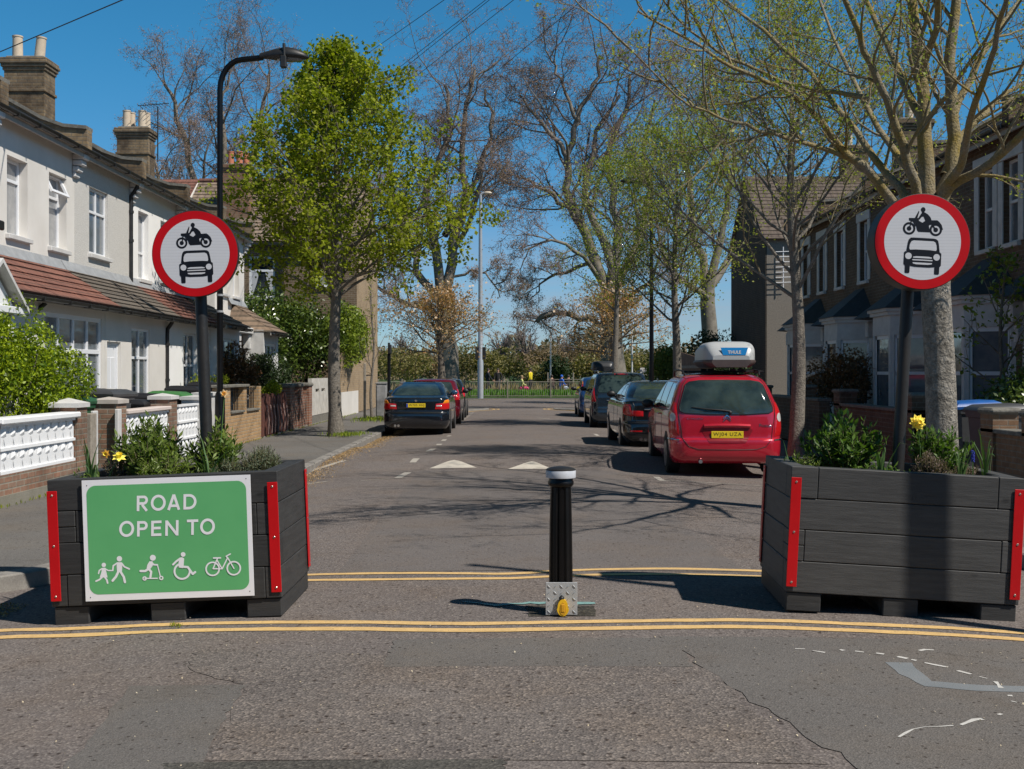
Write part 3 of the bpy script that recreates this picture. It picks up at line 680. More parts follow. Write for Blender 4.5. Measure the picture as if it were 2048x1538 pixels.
# ---- green board, measured in its own plane
M_SW = mat('sign_white', (.84, .83, .85), (.88, .87, .89), .4, 5); M_SG = mat('sign_green', (.115, .42, .16), (.13, .45, .175), .38, 3); M_SB = mat('sign_black', (.006, .007, .011), None, .4)
bw, bh = 1.115, .80
def bd(px, py):
    dx, dy = px - 1022, py - 735; a, c, b, d = 1735 , -76, 75, 1719
    det = a * d - b * c; x = (dx * d - dy * b) / det; y = (a * dy - c * dx) / det
    return x, -y
bcx = .03; bcz = .555; yb = -.515 - .018
def bplace(x, z, d=0): 
    a = R(-.4); return (bcx + x * math.cos(a) - z * math.sin(a), yb - .0035 - d, bcz + x * math.sin(a) + z * math.cos(a))
m = MB()
c4 = [(-bw / 2, -bh / 2), (bw / 2, -bh / 2), (bw / 2, bh / 2), (-bw / 2, bh / 2)]
fr = [bplace(x, z) for x, z in c4]; bk = [(p[0], p[1] + .008, p[2]) for p in fr]
m.add(fr + bk, [(0, 1, 2, 3), (4, 7, 6, 5), (0, 4, 5, 1), (1, 5, 6, 2), (2, 6, 7, 3), (3, 7, 4, 0)])
board = m.build('sign_board', M_SW, pl)
def rrect(x0, x1, y0, y1, r, n=8):
    o = []
    for cx, cy, a in ((x1 - r, y1 - r, 0), (x0 + r, y1 - r, 90), (x0 + r, y0 + r, 180), (x1 - r, y0 + r, 270)):
        o += [(cx + r * math.cos(R(a + 90 * i / n)), cy + r * math.sin(R(a + 90 * i / n))) for i in range(n + 1)]
    return o
m = MB(); P = Pen(m, lambda x, z, d: bplace(x, z, .0008 + d)); P.poly(rrect(-bw / 2 + .029, bw / 2 - .029, -bh / 2 + .043, bh / 2 - .037, .06)); m.build('green_panel', M_SG, board)
m = MB()
P = Pen(m, lambda x, z, d: bplace(x, z, .0020 + d), .00003); U = 1 / 1727
LW = 30
def letter(ch, x, y, w_, h=175):
    """x,y = lower left in board pixels; strokes like a road sign alphabet"""
    sl_ = -.045; o = LW / 2
    def q(u, v): return bd(x + u + v * sl_ * -0 , y - v - u * .044)
    def bar(pts): 
        for i in range(len(pts) - 1):
            a_ = Vector(q(*pts[i])); b_ = Vector(q(*pts[i + 1])); d_ = (b_ - a_).normalized(); pp = Vector((-d_.y, d_.x)) * LW * U / 2; P.poly([a_ - pp, b_ - pp, b_ + pp, a_ + pp])
    def el(cx, cy, rx, ry, a0, a1, n=28):
        P.k += 1; d = P.k * P.st; vs = []
        for i in range(n + 1):
            t = R(a0 + (a1 - a0) * i / n)
            for k in (-o, o): e = q(cx + (rx + k) * math.cos(t), cy + (ry + k) * math.sin(t)); vs.append(P.place(e[0], e[1], d))
        P.mb.add(vs, [(2 * i, 2 * i + 1, 2 * i + 3, 2 * i + 2) for i in range(n)])
    if ch == 'O': el(w_ / 2, h / 2, w_ / 2 - o, h / 2 - o + 4, 0, 360, 48)
    if ch in 'RPEDN': bar([(o, 0), (o, h)])
    if ch in 'RP':
        ry = 37; cy = h - o - ry; xr = w_ - o - ry * .95
        bar([(o, h - o), (xr, h - o)]); bar([(o, cy - ry), (xr, cy - ry)]); el(xr, cy, ry * .95, ry, -90, 90, 20)
    if ch == 'R': bar([(w_ * .48, h - o * 2 - 74), (w_ - o * .8, 0)])
    if ch == 'D': bar([(o, h - o), (w_ * .42, h - o)]); bar([(o, o), (w_ * .42, o)]); el(w_ * .42, h / 2, w_ * .58 - o, h / 2 - o, -90, 90, 24)
    if ch == 'A': bar([(o, 0), (w_ / 2, h)]); bar([(w_ - o, 0), (w_ / 2, h)]); bar([(w_ * .22, h * .27), (w_ * .78, h * .27)])
    if ch == 'E': bar([(o, h - o), (w_, h - o)]); bar([(o, h / 2 + 3), (w_ * .93, h / 2 + 3)]); bar([(o, o), (w_, o)])
    if ch == 'N': bar([(w_ - o, 0), (w_ - o, h)]); bar([(o, h - 8), (w_ - o, 8)])
    if ch == 'T': bar([(0, h - o), (w_, h - o)]); bar([(w_ / 2, 0), (w_ / 2, h)])
for ch, x, y, w_ in (('R', 662, 432, 128), ('O', 823, 425, 172), ('A', 1012, 417, 150), ('D', 1198, 409, 150)): letter(ch, x, y, w_)
m.build('lettering', M_SW, board); m = MB(); P.mb = m
for ch, x, y, w_ in (('O', 462, 726, 172), ('P', 668, 721, 122), ('E', 830, 715, 118), ('N', 992, 710, 152), ('T', 1240, 698, 130), ('O', 1392, 690, 170)): letter(ch, x, y, w_)
m.build('lettering', M_SW, board)
m = MB(); P = Pen(m, lambda x, z, d: bplace(x, z, .0020 + d), .00002); U = 1 / 1727
def L2(pts, w_): P.line([bd(*p) for p in pts], w_ * U)
def D2(x, y, r): q = bd(x, y); P.disc(q[0], q[1], r * U)
def R2(x, y, r0, r1, a0=0, a1=360): q = bd(x, y); P.ring(q[0], q[1], r0 * U, r1 * U, a0, a1)
def P2(pts): P.poly([bd(*p) for p in pts])
D2(289, 1047, 25); P2([(270, 1080), (308, 1078), (320, 1130), (334, 1190), (243, 1190), (262, 1130)]); L2([(268, 1090), (238, 1110), (230, 1145)], 15); L2([(305, 1090), (340, 1110), (395, 1110)], 14)
L2([(268, 1190), (240, 1215), (202, 1232)], 19); L2([(305, 1190), (325, 1215), (335, 1252)], 20)
m.build('child_pictogram', M_SW, board); m = MB(); P.mb = m; D2(468, 975, 31); P2([(440, 1015), (497, 1015), (502, 1060), (498, 1130), (442, 1130), (437, 1060)]); L2([(442, 1025), (398, 1055), (393, 1108)], 17); L2([(496, 1028), (525, 1065), (582, 1090)], 19); L2([(456, 1125), (430, 1180), (392, 1225)], 27); L2([(484, 1125), (520, 1180), (534, 1240)], 27)
m.build('walker_pictogram', M_SW, board); m = MB(); P.mb = m; D2(852, 960, 34); P2([(815, 1000), (850, 1000), (858, 1040), (820, 1095), (778, 1100), (790, 1040)]); L2([(838, 1012), (862, 1038), (905, 1040)], 19); L2([(800, 1090), (765, 1112), (712, 1112)], 26); L2([(805, 1085), (835, 1120), (826, 1180)], 26); L2([(905, 1038), (940, 1170)], 13); L2([(765, 1196), (905, 1193)], 14); R2(760, 1196, 11, 25); R2(951, 1189, 11, 25)
m.build('scooter_pictogram', M_SW, board); m = MB(); P.mb = m; D2(1200, 919, 27); P2([(1160, 955), (1190, 950), (1212, 965), (1208, 1040), (1200, 1075), (1150, 1068), (1148, 1010)]); L2([(1160, 970), (1120, 1000), (1085, 1035)], 22); L2([(1165, 1055), (1255, 1062), (1312, 1140), (1340, 1118)], 25); R2(1190, 1110, 76, 98, 110, 372)
m.build('wheelchair_pictogram', M_SW, board); m = MB(); P.mb = m; R2(1540, 1080, 66, 84); R2(1783, 1070, 66, 84); L2([(1550, 956), (1630, 954)], 17); L2([(1595, 960), (1545, 1078), (1650, 1078), (1592, 985)], 14); L2([(1650, 1078), (1712, 950), (1785, 1072)], 14); L2([(1712, 955), (1695, 935), (1742, 908)], 15)
m.build('bicycle_pictogram', M_SW, board)
m = MB(); P = Pen(m, lambda x, z, d: bplace(x, z, .0009 + d))
for x, z in ((-.525, .365), (.53, .375), (-.525, -.375), (.53, -.37)): P.disc(x, z, .0035, 10)
m.build('rivets', M_SB, board)

# ---- round no-motor-vehicles signs on posts
def round_sign(label, X, Y, ztop, lean, yaw, rad, thick, r_post, base_z, seed):
    t = thing('traffic_sign', label, 'traffic sign', (X, Y, base_z), R(yaw), 'round no motor vehicles signs on black posts', R(lean))
    H = ztop - base_z
    m = MB(); m.lathe([(r_post, 0), (r_post, H - rad * .9)], 20); m.build('post', M_BLKM, t, True)
    y0 = -r_post - .03 - thick
    def pl_(a, b, d=0): return (a, y0 - d, H + b)
    m = MB(); m.lathe([(rad * .97, y0 + .001), (rad, y0 + .004), (rad, y0 + thick - .004), (rad * .97, y0 + thick)], 64, (0, 0, H), axis='y'); m.box(-.05, .05, y0 + thick - .002, -r_post + .01, H - .2, H - .12); m.box(-.05, .05, y0 + thick - .002, -r_post + .01, H + .1, H + .18); box = m.build('sign_box', M_BLKM, t, True, sharp=60)
    m = MB(); P = Pen(m, lambda a, b, d: pl_(a, b, d)); P.disc(0, 0, rad * .985, 72); m.build('red_border', M_RED, t).parent = t
    m = MB(); P = Pen(m, lambda a, b, d: pl_(a, b, .0008 + d)); P.disc(0, 0, rad * .797, 72); face = m.build('white_face', RETRO, t)
    k = rad / 560.0; q = lambda x, y: ((x - 705) * k, (730 - y) * k)
    m = MB(); P = Pen(m, lambda a, b, d: pl_(a, b, .0016 + d), .00004)
    B = lambda pts: P.poly([q(*p) for p in pts])
    for cx in (540, 850):
        c = q(cx, 586); P.ring(c[0], c[1], 48 * k, 73 * k); P.disc(c[0], c[1], 27 * k)
    c = q(691, 360); P.disc(c[0], c[1], 27 * k, ry=29 * k)
    B([(680, 375), (704, 375), (708, 400), (676, 402)])
    B([(676, 398), (706, 388), (748, 410), (782, 445), (796, 480), (796, 530), (735, 540), (724, 490), (700, 440), (668, 445)])
    B([(672, 405), (690, 430), (655, 478), (632, 472)])
    B([(640, 376), (648, 384), (628, 468), (596, 468)]); B([(532, 464), (640, 460), (652, 500), (606, 520), (560, 500), (534, 494)])
    B([(598, 500), (655, 494), (690, 512), (724, 486), (735, 535), (785, 520), (768, 545), (776, 585), (790, 618), (650, 620), (632, 600), (620, 560)])
    B([(785, 478), (862, 474), (884, 490), (915, 525), (934, 580), (912, 582), (890, 540), (850, 520), (785, 528)])
    P.line([q(560, 495), q(546, 580)], 14 * k); P.line([q(590, 510), q(612, 552)], 12 * k); P.line([q(800, 520), q(846, 584)], 18 * k)
    car = [(535, 860), (522, 842), (535, 745), (545, 712), (565, 692), (600, 689), (830, 689), (862, 694), (884, 712), (894, 745), (910, 845), (930, 860), (932, 1000), (918, 1018), (858, 1020), (800, 1028), (630, 1028), (572, 1020), (512, 1018), (497, 1000), (497, 862), (515, 850)]
    B(car); B([(514, 1010), (572, 1010), (571, 1098), (560, 1105), (526, 1105), (516, 1098)]); B([(858, 1010), (916, 1010), (915, 1098), (904, 1105), (870, 1105), (859, 1098)])
    m.build('pictogram', M_SB, t)
    m = MB(); P = Pen(m, lambda a, b, d: pl_(a, b, .0032 + d), .00004); B = lambda pts: P.poly([q(*p) for p in pts])
    B([(600, 722), (830, 722), (855, 735), (868, 770), (873, 815), (865, 832), (800, 826), (630, 826), (563, 832), (554, 815), (558, 770), (574, 735)])
    for cx in (549, 877): c = q(cx, 905); P.disc(c[0], c[1], 38 * k)
    B([(602, 912), (640, 904), (785, 904), (824, 912), (820, 924), (605, 924)]); B([(596, 940), (832, 940), (830, 953), (598, 953)]); B([(600, 976), (830, 976), (822, 990), (780, 998), (640, 998), (606, 990)])
    m.build('pictogram_lights', RETRO, t)
    return t
def retro():
    m, n, b, out = _nm('retroreflective_white'); pos = N(n, 'ShaderNodeNewGeometry').outputs['Position']
    s = N(n, 'ShaderNodeSeparateXYZ'); n.links.new(pos, s.inputs[0]); mu = N(n, 'ShaderNodeMath', operation='MULTIPLY'); mu.inputs[1].default_value = 6.283 / .021; n.links.new(s.outputs[2], mu.inputs[0])
    sn = N(n, 'ShaderNodeMath', operation='SINE'); n.links.new(mu.outputs[0], sn.inputs[0])
    n.links.new(mixc(n, ramp(n, sn.outputs[0], .75, 1.0), (.63, .635, .66), (.56, .565, .59)), b.inputs['Base Color']); b.inputs['Roughness'].default_value = .35; return m
RETRO = retro()
round_sign('round motorcycle and car sign on a black post in the planter with the green board', -2.148, 8.22, 2.44, -2.3, 0, .306, .035, .042, .60, 1)
round_sign('deep boxed round motorcycle and car sign in front of the big tree trunk', 2.72, 8.12, 2.50, 3.2, 0, .330, .17, .042, .60, 2)

# ================================================================ PLANTER PLANTS
LV_SH = leafmat('shrub_leaf', (.085, .14, .026), (.18, .25, .06), .3, .45)
LV_SH2 = leafmat('laurel_leaf', (.05, .11, .02), (.13, .22, .05), .3, .4)
LV_ST = leafmat('strap_leaf', (.06, .13, .05), (.12, .2, .08), .3, .4)
LV_LAV = leafmat('lavender_leaf', (.10, .13, .09), (.17, .2, .13), .2, .6)
LV_HEA = leafmat('heather_leaf', (.13, .10, .10), (.24, .19, .18), .2, .6)
YF = leafmat('yellow_petal', (.85, .72, .10), (.9, .8, .16), .12); OF = leafmat('orange_petal', (.7, .35, .04), (.8, .45, .1), .3)
def shrub(label, c, rx, ry_, h, nst, lm, size, seed, aspect=.28, per=16, cat='shrub', name='shrub', up=.2, spread=1.0, stemc=None):
    g = random.Random(seed); t = thing(name, label, cat, c); st = []; C = []; D = []
    for i in range(nst):
        a = g.random() * 6.28; r = math.sqrt(g.random()); bx, by = c[0] + .35 * r * rx * math.cos(a), c[1] + .35 * r * ry_ * math.sin(a)
        tx, ty = c[0] + r * rx * math.cos(a) * spread, c[1] + r * ry_ * math.sin(a) * spread; hh = h * (1 - .45 * r * r) * g.uniform(.7, 1.05)
        P_ = [(bx, by, c[2] - .02), (bx * .6 + tx * .4, by * .6 + ty * .4, c[2] + hh * .5), (tx, ty, c[2] + hh)]
        st.append((P_, [.006, .004, .002]))
        for k in range(per):
            f = .25 + .75 * (k + g.random()) / per; f2 = min(f, 1)
            q = [P_[1][j] + (P_[2][j] - P_[1][j]) * (f2 * 2 - 1) if f2 > .5 else P_[0][j] + (P_[1][j] - P_[0][j]) * f2 * 2 for j in range(3)]
            b = g.random() * 6.28; C.append(q); D.append((math.cos(b), math.sin(b), .55 + 1.2 * (f2 > .93)))
    V, Q = tubes_np(st, 4); npmesh('stems', V, Q, stemc or mat('green_stem', (.09, .10, .04), (.14, .11, .06), .8), t, True, True)
    V, Q = leaves_np(np.array(C), size, aspect, up, .006, seed, dirs=np.array(D)); npmesh('leaves', V, Q, lm, t, False, True); return t
def straps(label, c, n, h, lm, seed, lean=.35, w_=.016, cat='daffodil leaves', name='daffodil_clump'):
    g = random.Random(seed); m = MB()
    for i in range(n):
        a = g.random() * 6.28; hh = h * g.uniform(.6, 1.1); ln = hh * lean * g.uniform(.2, 1.4); d = Vector((math.cos(a), math.sin(a), 0)); s = Vector((-d.y, d.x, 0)).lerp(Vector((1, 0, 0)), .3).normalized()
        b = Vector(c) + d * .03 * g.random(); pts = []
        for k in range(7):
            f = k / 6; p = b + d * ln * f ** 2.2 + Vector((0, 0, hh * (f - .22 * f ** 4 * g.random() * 2))); wv = w_ * (1 - f ** 3) * .5 + .0008
            pts += [p - s * wv, p + d * wv * .35, p + s * wv]
        m.add(pts, [(3 * k + j, 3 * k + 3 + j, 3 * k + 4 + j, 3 * k + 1 + j) for k in range(6) for j in (0, 1)])
    t = thing(name, label, cat, c); m.build('leaves', lm, t, True, True, sharp=80); return t
def daffodil(label, c, head, seed, pet=YF, cor=OF, double=False, size=.04, face=(0, -1, .1)):
    g = random.Random(seed); t = thing('daffodil', label, 'flower', c); h = Vector(head)
    m = MB(); m.tube([c, (Vector(c) + h) / 2 + Vector((.01, 0, .02)), h], [.0035, .003, .0025], 6); m.build('stem', mat('flower_stem', (.10, .2, .05)), t, True, True)
    f = Vector(face).normalized(); u = f.orthogonal().normalized(); v = f.cross(u); m = MB()
    for ring in range(4 if double else 1):
        for k in range(9 if double else 6):
            a = 2 * math.pi * k / (9 if double else 6) + ring * .4 + g.uniform(-.1, .1); d = u * math.cos(a) + v * math.sin(a); s = u * -math.sin(a) + v * math.cos(a); r = size * (1 - .2 * ring); tl = f * (.012 * ring + .006 * g.random())
            m.add([h + tl, h + d * r * .5 + s * r * .3 + tl * 1.4, h + d * r + tl * .6 + f * g.uniform(-.006, .006), h + d * r * .5 - s * r * .3 + tl * 1.4], [(0, 1, 2, 3)])
    m.build('petals', pet, t, False, True)
    if not double:
        m = MB(); n = 14; vs = []
        for z, r in ((0, .3), (.3, .34), (.6, .42)):
            for k in range(n): a = 2 * math.pi * k / n; rr = size * r * (1 + (.12 * math.sin(k * 3) if z > .5 else 0)); vs.append(h + f * size * z + (u * math.cos(a) + v * math.sin(a)) * rr)
        m.add(vs, [(i * n + k, i * n + (k + 1) % n, (i + 1) * n + (k + 1) % n, (i + 1) * n + k) for i in (0, 1) for k in range(n)]); m.build('trumpet', cor, t, True, True)
    return t
zs = .86
LX = lambda px, Y=8.2: (px - 1020) * Y / 2300
shrub('dense leafy shrub in the centre left of the green sign planter', (LX(290), 8.3, .80), .26, .26, .47, 95, LV_SH, .062, 11, per=26)
shrub('leafy shrub growing round the sign post foot in the green sign planter', (LX(418, 8.15), 8.3, .80), .22, .24, .44, 75, LV_SH, .058, 12, per=24)
shrub('low leafy shrub between the two taller shrubs behind the green board', (LX(355), 8.0, .80), .24, .15, .24, 60, LV_SH, .045, 13, per=20)
shrub('grey green lavender at the right end of the green sign planter', (LX(525, 8.4), 8.35, .80), .17, .22, .27, 150, LV_LAV, .030, 14, .18, 22, 'lavender', 'lavender', spread=.9)
shrub('low grey green lavender tuft in front of the round sign post', (LX(470), 8.05, .80), .14, .12, .2, 60, LV_LAV, .03, 15, .18, 18, 'lavender', 'lavender')
shrub('dry brown seed heads at the left end of the green sign planter', (LX(225), 8.3, .80), .10, .12, .30, 30, LV_HEA, .026, 16, .35, 20, 'dried plant', 'dried_plant')
shrub('sparse low foliage at the front left corner of the green sign planter', (LX(195), 8.0, .80), .1, .1, .12, 20, LV_SH, .04, 17, per=10)
straps('tall blue green strap leaves at the far left of the green sign planter', (LX(185), 8.15, .82), 7, .42, LV_ST, 21, .3, .018)
straps('short strap leaves left of the yellow daffodil', (LX(208), 7.95, .82), 6, .26, LV_ST, 22, .6, .017)
straps('arching strap leaves beside the round sign post in the green sign planter', (LX(437), 7.95, .82), 9, .34, LV_ST, 23, .8, .014)
daffodil('yellow daffodil leaning over the left end of the green board planter', (LX(232), 8.0, .84), (LX(240, 7.95), 7.93, 1.015), 31, YF, YF, size=.052, face=(.2, -.5, .9))
daffodil('faded orange daffodil behind the yellow one in the green board planter', (LX(215), 8.25, .84), (LX(212, 8.2), 8.2, 1.02), 32, OF, YF, size=.035)
daffodil('tall pale peach narcissus in front of the street lamp base', (LX(432), 8.2, .84), (LX(449, 8.2), 8.2, 1.45), 33, leafmat('peach_petal', (.75, .6, .4), (.8, .65, .5), .3), OF, size=.033)
RX = lambda px, Y=8.2: (px - 1020) * Y / 2300
shrub('glossy laurel like shrub left of the post in the right planter', (RX(1700), 8.35, .80), .32, .24, .50, 80, LV_SH2, .065, 41, .36, 24)
shrub('bright leafy shrub right of the post in the right planter', (RX(1880, 8.45), 8.5, .80), .26, .16, .42, 60, LV_SH2, .055, 42, .34, 22)
shrub('dark dense sprigs at the left end of the right planter', (RX(1610), 8.3, .80), .17, .22, .24, 70, LV_SH, .032, 43, .3, 18)
shrub('grey purple heather in front of the trunk in the right planter', (RX(1855), 8.15, .80), .12, .12, .26, 90, LV_HEA, .026, 44, .2, 26, 'heather', 'heather')
shrub('low heather at the right end of the right planter', (RX(1935), 8.25, .80), .14, .1, .16, 60, LV_HEA, .024, 45, .2, 20, 'heather', 'heather')
shrub('low ground foliage beside the post foot in the right planter', (RX(1745), 8.05, .80), .25, .12, .16, 50, LV_SH2, .04, 46, .3, 16)
straps('broad strap leaves left of the post in the right planter', (RX(1740), 7.95, .82), 7, .33, LV_ST, 51, .35, .022)
straps('tall thin strap leaves under the yellow flower in the right planter', (RX(1895), 7.98, .80), 13, .36, LV_ST, 52, .3, .012)
straps('tall strap leaves at the right end of the right planter', (RX(1955), 8.05, .80), 11, .42, LV_ST, 53, .3, .012)
straps('drooping strap leaves at the left edge of the right planter', (RX(1585), 8.3, .80), 6, .38, LV_ST, 54, .5, .012)
daffodil('double yellow daffodil right of the post in the right planter', (RX(1840), 8.2, .84), (RX(1833, 8.1), 8.08, 1.25), 61, double=True, size=.062)
t = thing('grape_hyacinth', 'small blue grape hyacinth near the right end of the right planter', 'flower', (RX(1923), 8.0, .82)); m = MB()
for k in range(26): a = k * 2.4; m.sphere((RX(1923) + .009 * math.cos(a), 8.0 + .009 * math.sin(a), .98 + k * .003), .006, 6, 4)
m.build('blossom', mat('blue_petal', (.03, .05, .35)), t, True, True); m = MB(); m.tube([(RX(1923), 8, .84), (RX(1923), 8, .99)], .003, 5); m.build('stem', mat('flower_stem', (.1, .2, .05)), t, True, True)
# ================================================================ BUILDINGS
M_CREAM = mat('cream_render', (.66, .63, .58), (.73, .70, .655), .9, 1.2, .25, 90, fine=(.8, .9))
M_PEB = mat('pebbledash', (.53, .51, .475), (.65, .63, .59), .95, 28, 1.0, 55, .02)
M_WHR = mat('white_render', (.80, .79, .77), (.85, .84, .82), .85, 1.4, .15, 80)
M_GRR = mat('grey_render', (.40, .385, .36), (.47, .45, .42), .9, 1.2, .2, 90)
M_UPVC = mat('white_upvc', (.74, .75, .77), None, .35)
M_WPAINT = mat('white_masonry_paint', (.50, .49, .475), (.62, .61, .595), .7, 5, .2, 60)
M_LEAD = mat('lead_flashing', (.24, .25, .26), (.34, .35, .36), .6, 6, .3, 30)
M_GUT = mat('black_gutter', (.012, .012, .013), (.03, .028, .026), .4, 5)
M_FASC = mat('grey_fascia', (.34, .32, .29), (.43, .41, .37), .7, 5)
G_NET = glassmat('window_net_curtain', (.22, .23, .24), .06, (.36, .36, .36))
G_DRK = glassmat('window_dark', (.012, .016, .02), .03, (.05, .06, .07))
G_GRY = glassmat('window_grey_blue', (.10, .125, .15), .05, (.18, .2, .22))
BR_Y = brickmat('stock_brick', (.24, .175, .10), (.17, .12, .075), (.25, .22, .17), .75)
BR_CH = brickmat('chimney_brick', (.30, .215, .12), (.2, .145, .09), (.2, .17, .13), 1.0, dark=(.3, .27, .24))
BR_R = brickmat('red_brick', (.30, .13, .085), (.36, .18, .11), (.34, .29, .24), .5)
BR_O = brickmat('wall_brick_weathered', (.32, .17, .11), (.27, .19, .14), (.3, .27, .22), .7)
BR_L = brickmat('yellow_brick_new', (.52, .33, .16), (.46, .29, .15), (.42, .34, .24), .25)
BR_B = brickmat('brown_brick', (.17, .115, .065), (.235, .165, .10), (.30, .25, .19), .4)
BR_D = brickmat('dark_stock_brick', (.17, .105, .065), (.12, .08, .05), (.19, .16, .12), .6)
T_RED = tilemat('red_clay_tile', (.27, .115, .08), (.2, .085, .062), (.10, .05, .035), .17, dirt=.75, lich=(.3, .26, .2))
T_GRY = tilemat('brown_grey_tile', (.17, .14, .11), (.13, .11, .09), (.06, .05, .04), .2, dirt=.8)
T_BRN = tilemat('brown_tile', (.27, .19, .13), (.2, .14, .10), (.09, .07, .05), .22, dirt=.7)
T_BRNY = tilemat('brown_tile_front', (.27, .20, .145), (.21, .155, .115), (.08, .06, .05), .3, dirt=.6, uphill='y')
T_REDY = tilemat('red_tile_front', (.24, .10, .07), (.19, .085, .06), (.07, .04, .03), .3, dirt=.6, uphill='y')
T_SLATE = tilemat('slate_tile', (.12, .12, .125), (.17, .17, .18), (.05, .05, .05), .3, dirt=.7)
M_SLD = mat('dark_slate', (.03, .032, .035), (.05, .052, .055), .6, 8, .4, 20)
M_POT = mat('buff_chimney_pot', (.50, .40, .29), (.60, .50, .38), .85, 9, .2, 40); M_POTR = mat('red_chimney_pot', (.42, .14, .07), (.5, .18, .1), .8, 9)
M_COPE = mat('stone_coping', (.16, .15, .13), (.25, .235, .2), .9, 6, .6, 50, fine=(20, .6))
M_DOORR = mat('dark_red_door', (.10, .015, .012), None, .35)

from mathutils.geometry import tessellate_polygon
def mk(mir): return (lambda v: (-v[0], v[1], v[2])) if mir else None
def facade(mb, x, y0, y1, z0, z1, holes, rev=.12):
    ys = sorted({y0, y1, *[h[0] for h in holes], *[h[1] for h in holes]}); zs_ = sorted({z0, z1, *[h[2] for h in holes], *[h[3] for h in holes]})
    for i in range(len(ys) - 1):
        for j in range(len(zs_) - 1):
            cy, cz = (ys[i] + ys[i + 1]) / 2, (zs_[j] + zs_[j + 1]) / 2
            if any(h[0] < cy < h[1] and h[2] < cz < h[3] for h in holes): continue
            mb.quad((x, ys[i], zs_[j]), (x, ys[i + 1], zs_[j]), (x, ys[i + 1], zs_[j + 1]), (x, ys[i], zs_[j + 1]))
    for a, b, c, d in holes:
        r = x - rev
        mb.quad((x, a, c), (r, a, c), (r, a, d), (x, a, d)); mb.quad((x, b, c), (x, b, d), (r, b, d), (r, b, c))
        mb.quad((x, a, d), (r, a, d), (r, b, d), (x, b, d)); mb.quad((x, a, c), (x, b, c), (r, b, c), (r, a, c))
def window(house, T, x, a, b, c, d, glass, cols=1, trans=None, sill=True, fw=.055, mfr=None, open_top=False, sillm=None, curt=None, glass2=None):
    """casement in the opening; x is the frame's front plane"""
    m = MB(T); mfr = mfr or M_UPVC
    m.bbox(x - .05, x, a, a + fw, c, d, .004); m.bbox(x - .05, x, b - fw, b, c, d, .004)
    m.bbox(x - .05, x - .001, a + fw, b - fw, c, c + fw, .004); m.bbox(x - .05, x - .001, a + fw, b - fw, d - fw, d, .004)
    for k in range(1, cols):
        yy = a + (b - a) * k / cols; m.bbox(x - .048, x - .003, yy - fw * .5, yy + fw * .5, c + fw, d - fw, .004)
    if trans: zz = c + (d - c) * trans; m.bbox(x - .045, x + .004, a + fw, b - fw, zz - fw * .5, zz + fw * .5, .004)
    w_ = m.build('window', mfr, house, wp=True)
    g = MB(T); g.quad((x - .03, a, c), (x - .03, b, c), (x - .03, b, d), (x - .03, a, d)); p = g.build('pane', glass, w_, wp=False)
    p.data.transform(Matrix.Translation(-house.location))
    if open_top:
        zz = c + (d - c) * trans; m = MB(T); th = .45; dz = (d - zz)
        o = lambda u, v, e=0: (x + math.sin(th) * (1 - v) * dz + e * math.cos(th), a + (b - a) * u, d - dz * (1 - v) * math.cos(th) + e * math.sin(th))
        for u0, u1, v0, v1 in ((0, .1, 0, 1), (.9, 1, 0, 1), (.1, .9, 0, .13), (.1, .9, .87, 1)):
            m.add([o(u, v, e) for e in (0, .04) for u, v in ((u0, v0), (u1, v0), (u1, v1), (u0, v1))], [(0, 1, 2, 3), (4, 7, 6, 5), (0, 4, 5, 1), (1, 5, 6, 2), (2, 6, 7, 3), (3, 7, 4, 0)])
        q = m.build('opened_light', mfr, w_); q.data.transform(Matrix.Translation(-house.location))
    if sill:
        s = MB(T); s.bbox(x - .02, x + sill if sill is not True else x + .13, a - .07, b + .07, c - .09, c - .003, .01); q = s.build('sill', sillm or M_WPAINT, w_); q.data.transform(Matrix.Translation(-house.location))
    return w_
def door(house, T, x, a, b, c, d, m_, fan=False):
    o = MB(T); o.bbox(x - .05, x, a + .06, b - .06, c, d - (.35 if fan else .06), .008)
    for z0, z1 in ((c + .2, c + .8), (c + 1.0, c + 1.8)):
        for u in (0, 1): yy = a + .14 + u * (b - a - .28) * .52; o.bbox(x - .005, x + .012, yy, yy + (b - a - .28) * .44, z0, z1, .008)
    dr = o.build('door', m_, house, wp=True)
    f = MB(T); f.bbox(x - .06, x + .02, a, a + .057, c, d, .005); f.bbox(x - .06, x + .02, b - .057, b, c, d, .005); f.bbox(x - .06, x + .018, a + .058, b - .058, d - .057, d, .005)
    q = f.build('door_frame', M_UPVC, dr); q.data.transform(Matrix.Translation(-house.location))
    k = MB(T); k.sphere((x + .035, a + .16, c + 1.0), .03, 8, 6); q = k.build('handle', M_SCREW, dr, True); q.data.transform(Matrix.Translation(-house.location))
